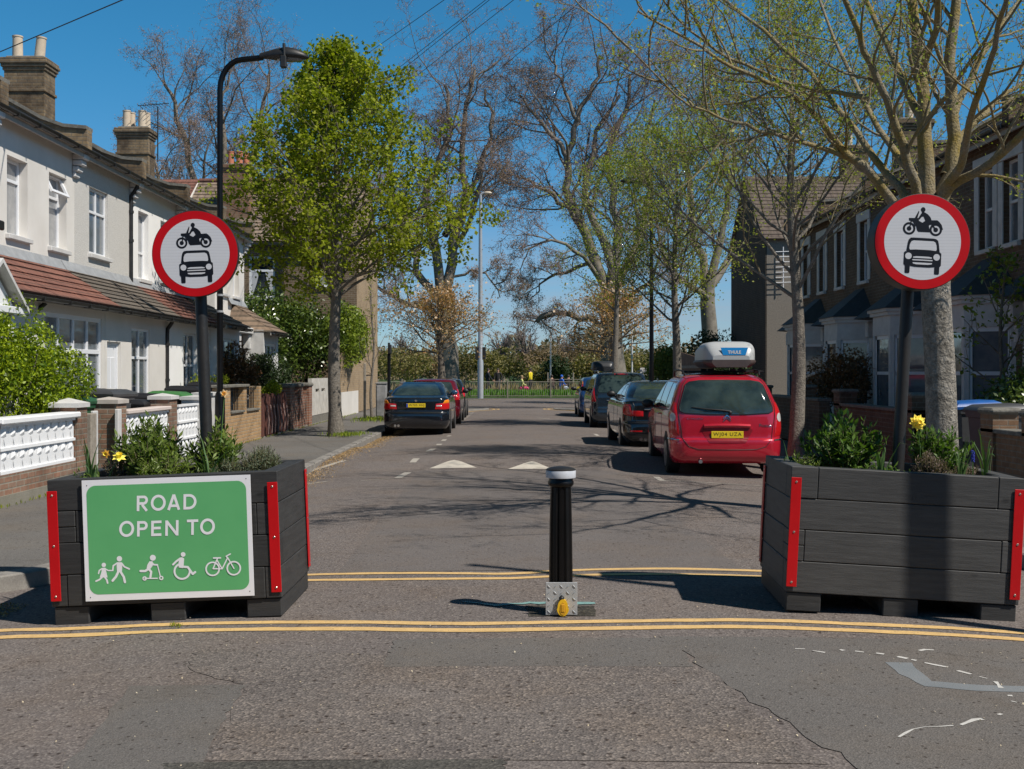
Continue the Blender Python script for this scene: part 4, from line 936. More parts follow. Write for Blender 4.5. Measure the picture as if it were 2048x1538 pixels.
def tiled(mb, x0, z0, x1, z1, y0, y1, rows, th=.02, hip0=0, hip1=0, axis='x'):
    """courses of tiles as overlapping steps from eave (x0,z0) up to (x1,z1)"""
    dx, dz = (x1 - x0) / rows, (z1 - z0) / rows; L = math.hypot(dx, dz); nx, nz = -dz / L, dx / L
    if nz < 0: nx, nz = -nx, -nz
    for i in range(rows):
        ax, az = x0 + dx * i, z0 + dz * i; bx, bz = x0 + dx * (i + 1.12), z0 + dz * (i + 1.12)
        a0, a1 = y0 + hip0 * i / rows, y1 - hip1 * i / rows; b0, b1 = y0 + hip0 * (i + 1.1) / rows, y1 - hip1 * (i + 1.1) / rows
        P = [(ax + nx * th, a0, az + nz * th), (ax + nx * th, a1, az + nz * th), (bx + nx * .003, b1, bz + nz * .003), (bx + nx * .003, b0, bz + nz * .003),
             (ax, a0, az), (ax, a1, az), (bx - nx * .02, b1, bz - nz * .02), (bx - nx * .02, b0, bz - nz * .02)]
        if axis == 'y': P = [(p[1], p[0], p[2]) for p in P]
        mb.add(P, [(0, 1, 2, 3), (4, 7, 6, 5), (0, 4, 5, 1), (1, 5, 6, 2), (3, 7, 4, 0), (2, 6, 7, 3)])
def chimney(house, T, x0, x1, y0, y1, z0, zt, pots, brick=None, potm=None, pr=.115, ph=.52, red=False, seed=0):
    m = MB(T); m.box(x0, x1, y0, y1, z0, zt - .3)
    e = .03
    for z, g_, hh in ((zt - .78, .035, .07), (zt - .3, .03, .075), (zt - .225, .06, .075), (zt - .15, .09, .075), (zt - .075, .07, .06)): m.bbox(x0 - g_, x1 + g_, y0 - g_, y1 + g_, z, z + hh, .012)
    ch = m.build('chimney', brick or BR_CH, house, wp=True)
    f = MB(T); f.bbox(x0 + .02, x1 - .02, y0 + .02, y1 - .02, zt - .02, zt + .04, .02); q = f.build('flaunching', M_COPE, ch); q.data.transform(Matrix.Translation(-house.location))
    for i, (px_, py_, lean) in enumerate(pots):
        p = MB(T); n = 16; rings = [(pr * 1.03, 0), (pr, .05), (pr * .93, ph * .93), (pr * 1.03, ph * .94), (pr * 1.03, ph), (pr * .8, ph), (pr * .78, ph - .2)]
        p.tube([(x0 + (x1 - x0) * px_ + lean * z, y0 + (y1 - y0) * py_, zt + z) for r, z in rings], [r for r, z in rings], n); q = p.build('chimney_pot', potm or M_POT, ch, True); q.data.transform(Matrix.Translation(-house.location))
def gutter(house, T, x, y0, y1, z):
    m = MB(T); n = 6; vs = []
    for y in (y0, y1):
        for k in range(n + 1): a = math.pi + math.pi * k / n; vs.append((x + .06 * math.cos(a), y, z + .06 * math.sin(a)))
        for k in range(n, -1, -1): a = math.pi + math.pi * k / n; vs.append((x + .052 * math.cos(a), y, z + .004 + .052 * math.sin(a)))
    M_ = 2 * (n + 1); m.add(vs, [(k, (k + 1) % M_, M_ + (k + 1) % M_, M_ + k) for k in range(M_)])
    y = y0 + .4
    while y < y1: m.box(x - .07, x + .065, y, y + .025, z - .068, z + .006); y += .9
    m.build('gutter', M_GUT, house, True, True)
def downpipe(house, T, x, y, z0, z1, r=.035):
    m = MB(T); m.tube([(x + .2, y, z1 + .16), (x + .16, y, z1 + .06), (x + .04, y, z1 - .12), (x + .03, y, z1 - .25), (x + .03, y, z0)], r, 10)
    for z in (z1 - .5, (z0 + z1) / 2): m.tube([(x + .03, y, z), (x + .03, y, z + .06)], r * 1.35, 10)
    m.build('downpipe', M_GUT, house, True, True)

XF, XG = -8.6, -7.75
def terrace(label, y0, y1, wall, upper, gf, rooft, chim=None, mir=False, xf=XF, zt=5.95, frontwall=None, name='terraced_house', grp='left hand pale rendered terrace', roofm=None, parap=True, up_c=(3.98, 5.35), rev=.17, soff=True, corbel=True, slate=None):
    T = mk(mir); h = thing(name, label, 'house', ((-xf if mir else xf), (y0 + y1) / 2, .05), group=grp)
    holes = [(a, b, up_c[0] + dz, up_c[1] + dz2) for a, b, dz, dz2, *_ in upper]
    m = MB(T); facade(m, xf, y0, y1, (.05 if gf is None else 2.9), zt, holes, rev)
    m.box(xf - 7.5, xf - .25, y0, y0 + .02, .05, zt); m.box(xf - 7.5, xf - .25, y1 - .02, y1, .05, zt); m.box(xf - 7.5, xf - 7.45, y0 + .021, y1 - .021, .05, zt)
    m.box(xf - .3, xf - .26, y0 + .021, y1 - .021, 2.5, zt - .02)
    m.build('wall', wall, h, wp=True)
    for (a, b, dz, dz2, glass, cols, tr, op) in upper:
        window(h, T, xf - rev + .02, a, b, up_c[0] + dz, up_c[1] + dz2, glass, cols, tr, rev + .06, open_top=op)
    # roof, pitch ~29 deg, stepped slates; back slope plain
    m = MB(T); tiled(m, xf + .28, zt + .06, xf - 3.4, zt + 2.1, y0, y1, 16, .012); m.quad((xf - 3.4, y0, zt + 2.1), (xf - 3.4, y1, zt + 2.1), (xf - 7.4, y1, zt), (xf - 7.4, y0, zt)); m.build('roof', slate or T_SLATE, h, wp=True)
    m = MB(T); m.tube([(xf - 3.4, y0, zt + 2.12), (xf - 3.4, y1, zt + 2.12)], .09, 8); m.build('ridge', T_RED, h, True, True)
    m = MB(T); m.bbox(xf + .0, xf + .27, y0, y1, zt - .04, zt + .0, .01); m.bbox(xf + .2, xf + .24, y0, y1, zt - .13, zt - .041, .006); m.build('eaves', M_FASC, h, wp=True)
    gutter(h, T, xf + .31, y0, y1, zt + .02)
    if parap:
        m = MB(T); s = .56
        P = [(xf + .3, zt - .05), (xf + .3, zt + .42), (xf - .15, zt + .46), (xf - .6, zt + .62), (xf - 3.5, zt + .62 + 2.9 * s), (xf - 3.5, zt + 1.8)]
        m.prism([(p[0], p[1]) for p in P], y1 - .14, y1 + .14, 'y'); m.build('parapet', BR_CH if not mir else BR_D, h, wp=True)
        m = MB(T)
        for (ax, az), (bx, bz) in zip(P[1:4], P[2:5]): m.add([(ax, y1 - .18, az + .002), (ax, y1 + .18, az + .002), (bx, y1 + .18, bz + .002), (bx, y1 - .18, bz + .002), (ax, y1 - .18, az + .07), (ax, y1 + .18, az + .07), (bx, y1 + .18, bz + .07), (bx, y1 - .18, bz + .07)], [(0, 3, 2, 1), (4, 5, 6, 7), (0, 1, 5, 4), (1, 2, 6, 5), (2, 3, 7, 6), (3, 0, 4, 7)])
        m.build('coping', M_COPE, h, wp=True)
        if corbel:
            m = MB(T)
            for k, (e, z) in enumerate(((.26, zt - .05), (.2, zt - .17), (.13, zt - .29), (.07, zt - .4))): m.bbox(xf, xf + e, y1 - .13, y1 + .13, z - .11, z, .02)
            m.build('corbel', M_WPAINT, h, wp=True)
    if chim: chimney(h, T, xf - 2.75, xf - 1.85, y1 - .3, y1 + .32, zt + 1.0, 8.68, chim, seed=int(y0))
    return h, T
def extension(h, T, y0, y1, wall, holes, rooft, xg=XG, ze=2.9, xf=XF, zt=3.62, rows=6, hip0=0, hip1=0, rev=.1, lead=True, th=.03):
    m = MB(T); facade(m, xg, y0, y1, .05, ze - .02, holes, rev); m.quad((xg, y1, .05), (xf, y1, .05), (xf, y1, ze), (xg, y1, ze)); m.quad((xg, y0, .05), (xf, y0, .05), (xf, y0, ze), (xg, y0, ze))
    m.box(xf - .26, xf - .2, y0, y1, .05, ze); m.build('ground_floor_wall', wall, h, wp=True)
    m = MB(T); tiled(m, xg + .3, ze - .06, xf, zt, y0 - .02, y1 + .02, rows, th, hip0, hip1)
    if hip0: m.add([(xg + .3, y0 - .02, ze - .05), (xf, y0 - .02, ze - .05), (xf, y0 + hip0, zt)], [(0, 1, 2)])
    if hip1: m.add([(xg + .3, y1 + .02, ze - .05), (xf, y1 + .02, ze - .05), (xf, y1 - hip1, zt)], [(0, 2, 1)])
    m.build('porch_roof', rooft, h, wp=True)
    m = MB(T); m.bbox(xg + .2, xg + .23, y0, y1, ze - .17, ze - .04, .004); m.bbox(xg + .001, xg + .2, y0, y1, ze - .06, ze - .03, .004); m.build('soffit', M_FASC, h, wp=True)
    gutter(h, T, xg + .33, y0, y1, ze - .1)
    if lead: m = MB(T); m.add([(xf + .002, y0, zt + .14), (xf + .002, y1, zt + .14), (xf + .12, y1, zt - .055), (xf + .12, y0, zt - .055)], [(0, 1, 2, 3)]); m.build('flashing', M_LEAD, h, wp=True)
def surround(h, T, x, a, b, c, d, material=None, w_=.16, p=.03, label='window_surround'):
    m = MB(T); m.bbox(x, x + p, a - w_, a - .002, c, d, .006); m.bbox(x, x + p, b + .002, b + w_, c, d, .006); m.bbox(x, x + p + .02, a - w_ - .02, b + w_ + .02, d + .002, d + .24, .01); m.build(label, material or M_WPAINT, h, wp=True)

# ---- left terrace, near to far
h, T = terrace('cream house at the near end of the left terrace with a white gabled porch', 15.1, 18.9, M_CREAM, [(15.8, 16.6, 0, 0, G_NET, 1, .68, False), (17.4, 18.2, 0, 0, G_NET, 1, .68, False)], 1, T_GRY, [(.3, .3, 0), (.7, .6, 0)])
extension(h, T, 15.1, 18.9, M_CREAM, [(15.4, 16.6, .9, 2.5)], T_RED); window(h, T, XG - .08, 15.4, 16.6, .9, 2.5, G_GRY, 2, .65)
m = MB(); m.add([(-7.0, 14.85, 2.5), (-7.0, 16.25, 2.5), (-7.0, 15.55, 3.05), (-7.75, 14.85, 2.5), (-7.75, 16.25, 2.5), (-7.75, 15.55, 3.05)], [(0, 1, 2), (0, 3, 4, 1)]); m.bbox(-7.02, -6.9, 14.75, 16.35, 2.42, 2.52, .01); m.bbox(-7.1, -7.0, 14.8, 14.9, .05, 2.42, .01); m.bbox(-7.1, -7.0, 16.15, 16.25, .05, 2.42, .01); m.build('porch', M_UPVC, h, wp=True)
m = MB(); m.add([(-6.85, 14.7, 2.5), (-6.85, 15.55, 3.15), (-7.75, 15.55, 3.15), (-7.75, 14.7, 2.5), (-6.85, 14.7, 2.44), (-6.85, 15.55, 3.09)], [(0, 1, 2, 3), (0, 4, 5, 1)]); m.add([(-6.85, 16.4, 2.5), (-6.85, 15.55, 3.15), (-7.75, 15.55, 3.15), (-7.75, 16.4, 2.5), (-6.85, 16.4, 2.44), (-6.85, 15.55, 3.09)], [(0, 3, 2, 1), (0, 1, 5, 4)]); m.build('porch_canopy', M_WPAINT, h, wp=True)

h, T = terrace('cream rendered house with a red tiled bay roof and one propped open upstairs window', 18.9, 22.7, M_CREAM, [(19.66, 20.5, 0, -.02, G_NET, 1, .72, False), (21.45, 22.3, -.02, 0, G_NET, 1, .7, True)], 1, T_RED)
extension(h, T, 18.9, 22.0, M_CREAM, [(19.15, 21.85, .5, 2.62)], T_RED); window(h, T, XG - .03, 19.15, 21.85, .5, 2.62, G_GRY, 4, .7, fw=.08, sill=.1)
m = MB(); m.tube([(XG + .1, 18.95, 2.75), (XG - .1, 18.9, 2.55), (XG - .3, 18.9, 2.4)], .04, 8); m.build('downpipe', M_GUT, h, True, True)
m = MB(); m.box(XF, XF + .09, 19.02, 19.2, 4.0, 4.12); m.bbox(XF + .09, XF + .16, 19.0, 19.22, 3.97, 4.13, .02); m.build('flood_lamp', M_BLKM, h, wp=True)
h, T = terrace('pebbledashed grey house with one four pane upstairs window and white front door', 22.7, 26.1, M_PEB, [(23.5, 24.6, .06, .06, G_GRY, 2, .64, False)], 1, T_GRY, [(.25, .3, 0), (.75, .45, .1)], rev=.08)
extension(h, T, 22.02, 26.1, M_CREAM, [(22.12, 22.9, .1, 2.2), (23.55, 24.75, .9, 2.52)], T_GRY, rows=8)
door(h, T, XG - .08, 22.12, 22.9, .1, 2.2, M_UPVC); window(h, T, XG - .04, 23.55, 24.75, .9, 2.52, G_GRY, 2, .62); downpipe(h, T, XF, 26.0, 3.4, 5.7, .05); downpipe(h, T, XG, 25.9, .1, 2.7, .045)
h, T = terrace('bright white painted house partly behind the left round sign', 26.1, 29.7, M_WHR, [(26.6, 27.35, -.2, 0, G_NET, 1, .4, False), (28.3, 29.05, -.1, 0, G_NET, 1, .45, False)], 1, T_RED, rev=.14)
extension(h, T, 26.1, 29.7, M_WHR, [(27.3, 28.5, .6, 2.55), (28.85, 29.6, .1, 2.2)], T_RED, rows=8); window(h, T, XG - .08, 27.3, 28.5, .6, 2.55, G_DRK, 2, .6); door(h, T, XG - .1, 28.85, 29.6, .1, 2.2, M_DOORR)
m = MB(); m.lathe([(.0, .0), (.2, .03), (.27, .09)], 20, (XF + .25, 29.3, 3.9), axis='x'); m.tube([(XF, 29.3, 3.8), (XF + .25, 29.3, 3.85)], .02, 6); m.build('satellite_dish', M_LEAD, h, True, True)
h, T = terrace('grey rendered house mostly hidden behind the left round sign and its post', 29.7, 33.5, M_GRR, [(30.3, 31.1, 0, 0, G_DRK, 1, .6, False), (31.9, 32.7, 0, 0, G_DRK, 1, .6, False)], 1, T_BRN, [(.25, .3, 0), (.75, .3, 0), (.3, .75, 0), (.78, .8, 0)])
extension(h, T, 29.72, 32.1, M_WHR, [(30.0, 31.8, .7, 2.5)], T_BRN, xg=-7.55, hip0=.6, hip1=.6); window(h, T, -7.6, 30.0, 31.8, .7, 2.5, G_DRK, 3, .62, fw=.08); door(h, T, XF - .02, 32.4, 33.2, .1, 2.3, M_DOORR)
m = MB(); m.box(XF - .1, XF - .005, 32.12, 33.5, .05, 2.95); m.build('recess_wall', M_CREAM, h, wp=True)
h, T = terrace('last pale house of the left terrace with cream porch columns beside the ivy', 33.5, 37.2, M_CREAM, [(34.2, 35.0, 0, 0, G_DRK, 1, .6, False), (35.7, 36.5, 0, 0, G_DRK, 1, .6, False)], 1, T_BRN)
extension(h, T, 35.0, 37.2, M_WPAINT, [(35.2, 36.9, .7, 2.5)], T_BRN, xg=-7.5, hip0=.6, hip1=.5, zt=3.75); window(h, T, -7.55, 35.2, 36.9, .7, 2.5, G_GRY, 3, .62, fw=.08)
m = MB(); m.box(XF - .1, XF - .005, 33.5, 34.98, .05, 2.95); m.build('recess_wall', BR_R, h, wp=True); door(h, T, XF + .01, 33.9, 34.8, .1, 2.3, M_DOORR)
for yy in (33.65, 34.9): m = MB(); m.bbox(-8.1, -7.88, yy - .12, yy + .12, 2.3, 2.75, .03); m.lathe([(.1, .05), (.1, .2), (.075, .25), (.07, 2.2), (.1, 2.28)], 16, (-7.99, yy, 0)); m.build('porch_column', M_WPAINT, h, True, True)
m = MB(); m.bbox(-8.55, -7.8, 33.5, 34.99, 2.76, 2.95, .02); m.build('porch_canopy', M_WPAINT, h, wp=True)
# aerial on the second stack
t = thing('tv_aerial', 'thin television aerial on a mast beside the second chimney of the left terrace', 'aerial', (-10.2, 33.5, 8.0)); m = MB()
m.tube([(-10.2, 33.3, 7.7), (-10.2, 33.3, 9.3)], .018, 6); m.tube([(-10.75, 33.2, 9.3), (-9.9, 33.4, 9.42)], .012, 5)
for k in range(8): x = -10.7 + k * .1; m.tube([(x, 33.0 + k * .02, 9.3 + k * .012), (x, 33.5 + k * .02, 9.3 + k * .012)], .007, 4)
m.build('antenna', M_BLKM, t, True, True)

# ---- brown brick building across the end of the left side, front face to the camera
def gable(label, x0, x1, y0, y1, ze, zr, wall, tile, side=None, name='end_house', grp=None):
    h = thing(name, label, 'house', ((x0 + x1) / 2, y0, .05), group=grp); return h
h = thing('corner_house', 'brown brick house facing the camera behind the ivy with a tan side wall', 'house', (-11, 45, .05))
def fy(mb, y, x0, x1, z0, z1, holes, rev=.1):
    a = MB(); facade(a, 0, x0, x1, z0, z1, holes, rev); mb.add([(v[1], y - v[0], v[2]) for v in a.v], a.f)
m = MB(); fy(m, 45, -13.0, -6.0, .05, 6.75, [(-10.22, -9.2, 4.5, 6.15), (-7.66, -7.08, 4.95, 6.2)]); m.box(-13, -6.02, 45.3, 45.34, 3.5, 6.7); m.build('wall', BR_B, h, wp=True)
M_TAN = brickmat('tan_brick', (.46, .33, .19), (.38, .27, .16), (.4, .33, .24), .4)
m = MB(); m.prism([(45.01, .05), (52, .05), (52, 6.75), (48.5, 9.6), (45.01, 6.75)], -6.05, -5.99, 'x'); m.build('side_wall', M_TAN, h, wp=True)
m = MB(); m.prism([(45.01, .05), (52, .05), (52, 6.75), (48.5, 9.6), (45.01, 6.75)], -13, -12.95, 'x'); m.box(-13, -6, 51.9, 52, .05, 6.75); m.build('rear_wall', BR_B, h, wp=True)
m = MB(); tiled(m, 44.75, 6.7, 48.5, 9.65, -13.1, -5.9, 17, .03, axis='y'); m.quad((-13.1, 48.5, 9.65), (-5.9, 48.5, 9.65), (-5.9, 52.2, 6.6), (-13.1, 52.2, 6.6)); m.build('roof', T_BRNY, h, wp=True)
m = MB(); m.tube([(-13.1, 48.5, 9.68), (-5.9, 48.5, 9.68)], .11, 8); m.build('ridge', T_REDY, h, True, True)
TY = lambda v: (v[1], 45 - v[0], v[2])
window(h, TY, -.05, -10.22, -9.2, 4.5, 6.15, G_DRK, 1, .66, fw=.09); window(h, TY, -.05, -7.66, -7.08, 4.95, 6.2, G_NET, 1, .5, fw=.08)
M_CURT = mat('net_curtain', (.42, .43, .44), (.5, .5, .51), .9)
for sgn in (-1, 1):
    m = MB(); cxm = -9.71; vs = []
    for j in range(9):
        z = 4.58 + j * .12; off = .40 - .18 * (j / 8) ** 1.6 if True else 0; inner = .13 + (.27 * (1 - j / 8) ** 1.5)
        vs += [(cxm + sgn * .42, 45.055, z), (cxm + sgn * max(inner, .02) * 1.0, 45.055, z)]
    m.add(vs, [(2 * j, 2 * j + 1, 2 * j + 3, 2 * j + 2) for j in range(8)]); m.build('curtain', M_CURT, h, wp=True)
for xx, rr in ((-8.9, .075), (-6.62, .04)): m = MB(); m.tube([(xx, 44.9, .1), (xx, 44.9, 6.6)], rr, 8); m.build('downpipe', M_GUT, h, True, True)
m = MB(); m.bbox(-13.05, -5.95, 44.66, 44.76, 6.52, 6.66, .02); m.build('gutter', M_GUT, h, wp=True)
for x0_ in (-10.45, -7.75): m = MB(); m.bbox(x0_, x0_ + (1.45 if x0_ < -9 else .85), 44.985, 45.05, 6.18 + (.05 if x0_ > -9 else 0), 6.36, .01); m.build('lintel', BR_R, h, wp=True)
BR_CR = brickmat('banded_chimney_brick', (.26, .16, .09), (.3, .12, .07), (.22, .19, .15), .6)
T = None; chimney(h, None, -11.5, -10.5, 46.1, 46.9, 7.6, 9.95, [(.25, .3, 0), (.6, .3, 0), (.8, .7, 0)], BR_CR, M_POTR, .13, .55)
m = MB(); m.bbox(-11.7, -11.52, 45.0, 46.0, 6.8, 8.1, .02); m.build('parapet', M_LEAD, h, wp=True)
h2 = thing('red_roofed_house', 'house with a dull red tiled roof seen over the left terrace beside the lamp column', 'house', (-17, 45.5, .05))
m = MB(); m.box(-22, -13.2, 45.5, 52, .05, 7.6); m.build('wall', BR_B, h2, wp=True); m = MB(); tiled(m, 45.3, 7.5, 48.6, 9.75, -22.2, -13.15, 14, .03, axis='y'); m.quad((-22.2, 48.6, 9.75), (-13.15, 48.6, 9.75), (-13.15, 52.2, 7.4), (-22.2, 52.2, 7.4)); m.build('roof', T_REDY, h2, wp=True)
m = MB(); m.prism([(45.4, 7.5), (52, 7.5), (48.6, 9.7)], -13.2, -13.12, 'x'); m.build('gable_wall', M_CREAM, h2, wp=True)

# ---- right terrace (mirrored, in shade)
XR_ = -9.0; grpR = 'right hand brown brick terrace'
def rhouse(label, y0, y1, chim, k, w1, w2, glass):
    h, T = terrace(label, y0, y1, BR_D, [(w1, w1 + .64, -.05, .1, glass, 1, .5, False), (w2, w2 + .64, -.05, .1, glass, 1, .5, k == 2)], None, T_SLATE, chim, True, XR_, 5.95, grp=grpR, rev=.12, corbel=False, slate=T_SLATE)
    for a in (w1, w2): surround(h, T, XR_, a, a + .64, 3.93, 5.45, w_=.2)
    yb0, yb1 = y0 + .25, y0 + 2.35; xb = XR_ + .75; m = MB(T)     # canted bay
    pl = [(XR_, yb0), (xb, yb0 + .45), (xb, yb1 - .45), (XR_, yb1)]
    for z0_, z1_, e in ((.05, .75, 0), (2.42, 2.85, 0), (2.85, 2.93, .06), (2.93, 3.0, .11)):
        q = [(XR_, yb0 - e), (xb + e, yb0 + .45 - e * .6), (xb + e, yb1 - .45 + e * .6), (XR_, yb1 + e)]; m.prism(q, z0_, z1_, 'z')
    for (ax, ay), (bx, by) in zip(pl[:-1], pl[1:]):
        for f in ((0, .1), (.9, 1)): 
            p0 = (ax + (bx - ax) * f[0], ay + (by - ay) * f[0]); p1 = (ax + (bx - ax) * f[1], ay + (by - ay) * f[1]); dx, dy = by - ay, -(bx - ax); L = math.hypot(dx, dy); dx, dy = dx / L * -.08, dy / L * -.08
            m.prism([p0, p1, (p1[0] + dx, p1[1] + dy), (p0[0] + dx, p0[1] + dy)], .75, 2.42, 'z')
    m.build('bay_window', M_WPAINT, h, wp=True)
    m = MB(T); n_ = MB(T)
    for (ax, ay), (bx, by) in zip(pl[:-1], pl[1:]):
        dx, dy = by - ay, -(bx - ax); L = math.hypot(dx, dy); ox, oy = dx / L * -.06, dy / L * -.06
        P_ = lambda f, z, e=1: (ax + (bx - ax) * f + ox * e, ay + (by - ay) * f + oy * e, z)
        n_.quad(P_(.1, .75), P_(.9, .75), P_(.9, 2.42), P_(.1, 2.42))
        for f0, f1, z0_, z1_ in ((.1, .16, .75, 2.42), (.84, .9, .75, 2.42), (.1, .9, 1.55, 1.62), (.1, .9, .75, .83), (.1, .9, 2.34, 2.42)):
            m.add([P_(f0, z0_, .5), P_(f1, z0_, .5), P_(f1, z1_, .5), P_(f0, z1_, .5)], [(0, 1, 2, 3)])
    m.build('sash_frame', M_UPVC, h, wp=True); n_.build('bay_glass', glass, h, wp=True)
    m = MB(T); e = .16; q = [(XR_ + .002, yb0 - e, 3.0), (xb + e, yb0 + .45 - e * .6, 3.0), (xb + e, yb1 - .45 + e * .6, 3.0), (XR_ + .002, yb1 + e, 3.0), (XR_ + .002, (yb0 + .7), 3.75), (XR_ + .002, (yb1 - .7), 3.75)]
    m.add(q, [(0, 1, 4), (1, 2, 5, 4), (2, 3, 5), (0, 3, 2, 1)]); m.build('bay_roof', M_SLD, h, wp=True)
    yd = y0 + 2.75; door(h, T, XR_ + .02, yd, yd + .9, .1, 2.55, mat('dark_door_%d' % k, [(.02, .05, .09), (.1, .02, .02), (.02, .05, .03), (.03, .03, .03), (.06, .02, .02)][k % 5], None, .4), True)
    surround(h, T, XR_, yd, yd + .9, .05, 2.6, w_=.17, p=.08, label='door_surround')
    m = MB(T); m.prism([(XR_, 2.86), (XR_ + .6, 2.9), (XR_, 3.35)], yd - .25, yd + 1.15, 'y'); m.build('porch_roof', M_SLD, h, wp=True)
    for yy in (yd - .2, yd + 1.1): m = MB(T); m.bbox(XR_, XR_ + .3, yy - .09, yy + .09, 2.45, 2.85, .03); m.bbox(XR_, XR_ + .2, yy - .07, yy + .07, 2.1, 2.45, .03); m.build('scroll_bracket', M_WPAINT, h, wp=True)
    return h
rhouse('brown brick house at the near right edge with white window surrounds', 16.2, 20.2, None, 0, 16.6, 18.4, G_DRK)
rhouse('brown brick house just right of the big tree trunk with a white bay', 20.2, 24.25, None, 1, 20.32, 21.4, G_GRY)
rhouse('brown brick house directly behind the big right tree trunk and round sign', 24.25, 28.3, None, 2, 24.5, 26.4, G_GRY)
rhouse('brown brick house left of the right round sign with a dark bay roof', 28.3, 32.35, [(.25, .3, 0), (.6, .4, 0), (.85, .7, 0)], 3, 28.9, 31.0, G_GRY)
rhouse('furthest brown brick house of the right terrace behind the slender tree', 32.35, 36.4, None, 4, 32.8, 34.6, G_GRY)
BR_DD = brickmat('very_dark_brick', (.06, .045, .03), (.045, .034, .025), (.08, .07, .055), .6); T_DKY = tilemat('dark_brown_tile_front', (.14, .105, .08), (.11, .08, .065), (.05, .04, .03), .3, dirt=.7, uphill='y')  # very dark brick, used on the street side wall only
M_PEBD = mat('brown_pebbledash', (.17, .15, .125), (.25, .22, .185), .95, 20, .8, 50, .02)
h = thing('corner_house', 'dark brick house beyond the right terrace with a pebbledashed wall and roof', 'house', (14, 45, .05))
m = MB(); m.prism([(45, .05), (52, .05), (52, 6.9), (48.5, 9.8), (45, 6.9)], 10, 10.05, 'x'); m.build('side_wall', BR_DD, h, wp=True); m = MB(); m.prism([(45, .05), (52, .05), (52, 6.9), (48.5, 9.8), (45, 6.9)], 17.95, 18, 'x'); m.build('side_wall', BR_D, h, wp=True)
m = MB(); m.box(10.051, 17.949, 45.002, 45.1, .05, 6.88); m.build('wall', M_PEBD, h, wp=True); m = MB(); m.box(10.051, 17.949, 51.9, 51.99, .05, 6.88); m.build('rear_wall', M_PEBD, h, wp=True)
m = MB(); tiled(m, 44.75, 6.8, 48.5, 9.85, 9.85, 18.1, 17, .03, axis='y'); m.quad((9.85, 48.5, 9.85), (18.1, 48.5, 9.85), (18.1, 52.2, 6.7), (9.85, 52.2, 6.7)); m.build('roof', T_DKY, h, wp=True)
chimney(h, None, 14, 15, 48.1, 48.9, 9.3, 11.1, [(.3, .4, 0), (.7, .4, 0)], BR_CH)
t = thing('tv_aerial', 'white grid television aerial on the pebbledashed wall beyond the right terrace', 'aerial', (10.6, 44.9, 5.6)); m = MB()
for k in range(7): m.tube([(10.35, 44.8, 5.1 + k * .2), (10.95, 44.8, 5.12 + k * .2)], .014, 4)
m.tube([(10.65, 44.82, 4.9), (10.65, 44.82, 6.5)], .02, 6); m.build('antenna', M_UPVC, t, True, True)

# ================================================================ GARDEN WALLS, left
XW = -5.95
def wall_thing(label, y, name='garden_wall', cat='garden wall', x=XW, grp=None): return thing(name, label, cat, (x, y, .03), group=grp)
def pier(par, y0, y1, z1, brick, cap=.1, capm=None, x=XW, wd=.32, name='pier'):
    m = MB(); m.box(x - wd, x + .03, y0, y1, .03, z1); m.build(name, brick, par, wp=True)
    m = MB(); c = capm or M_WPAINT; m.add([(x - wd - .03, y0 - .03, z1), (x + .06, y0 - .03, z1), (x + .06, y1 + .03, z1), (x - wd - .03, y1 + .03, z1), (x - wd - .03, y0 - .03, z1 + .06), (x + .06, y0 - .03, z1 + .06), (x + .06, y1 + .03, z1 + .06), (x - wd - .03, y1 + .03, z1 + .06), (x - wd / 2, (y0 + y1) / 2, z1 + .06 + cap * .7)], [(0, 3, 2, 1), (0, 1, 5, 4), (1, 2, 6, 5), (2, 3, 7, 6), (3, 0, 4, 7), (4, 5, 8), (5, 6, 8), (6, 7, 8), (7, 4, 8)]); m.build('pier_cap', c, par, wp=True)
M_BLK = mat('white_screen_block', (.74, .75, .76), (.8, .8, .8), .6, 6)
def screen(par, y0, y1, z0, z1, ncol, nrow, x=XW):
    m = MB(); w_, h_ = (y1 - y0) / ncol, (z1 - z0) / nrow; t_ = .018
    for j in range(nrow + 1): m.box(x - .06, x + .025, y0, y1, z0 + j * h_ - t_, z0 + j * h_ + t_)
    for i in range(ncol):
        for j in range(nrow):
            a, b, c, d = y0 + i * w_, y0 + (i + 1) * w_, z0 + j * h_ + t_, z0 + (j + 1) * h_ - t_; s_ = (a + b) / 2; hm = (c + d) / 2
            f = lambda u, v, e=0: (x + e, a + (b - a) * u, c + (d - c) * v)
            for outer in ([(0, 0), (1, 0), (1, .60), (.80, 1), (.20, 1), (0, .60)],):
                holes = [[(.30, .06), (.46, .06), (.485, .46)], [(.54, .06), (.70, .06), (.515, .46)]]
                pts = outer + [q for h in holes for q in h]; tris = tessellate_polygon([[Vector((u, v, 0)) for u, v in L_] for L_ in [outer] + holes])
                m.add([f(u, v) for u, v in pts], [tuple(t_) for t_ in tris])
                for L_ in [outer] + holes:
                    k_ = len(L_); m.add([f(u, v) for u, v in L_] + [f(u, v, -.07) for u, v in L_], [(q, (q + 1) % k_, k_ + (q + 1) % k_, k_ + q) for q in range(k_)])
            m.add([f(.22, .55, .001), f(.5, .48, .001), f(.78, .55, .001), f(.66, .97, .001), f(.5, .90, .001), f(.34, .97, .001), f(.5, .72, .03)], [(0, 1, 6), (1, 2, 6), (2, 3, 6), (3, 4, 6), (4, 5, 6), (5, 0, 6)])
    m.build('screen_blocks', M_BLK, par, wp=True)
w1 = wall_thing('weathered brick garden wall with large white screen block panel behind the green planter', 14)
m = MB(); m.box(XW - .22, XW + .03, 10.2, 15.7, .03, .40); m.box(XW - .22, XW + .03, 10.2, 13.35, .4, 1.0); m.build('brickwork', BR_O, w1, wp=True)
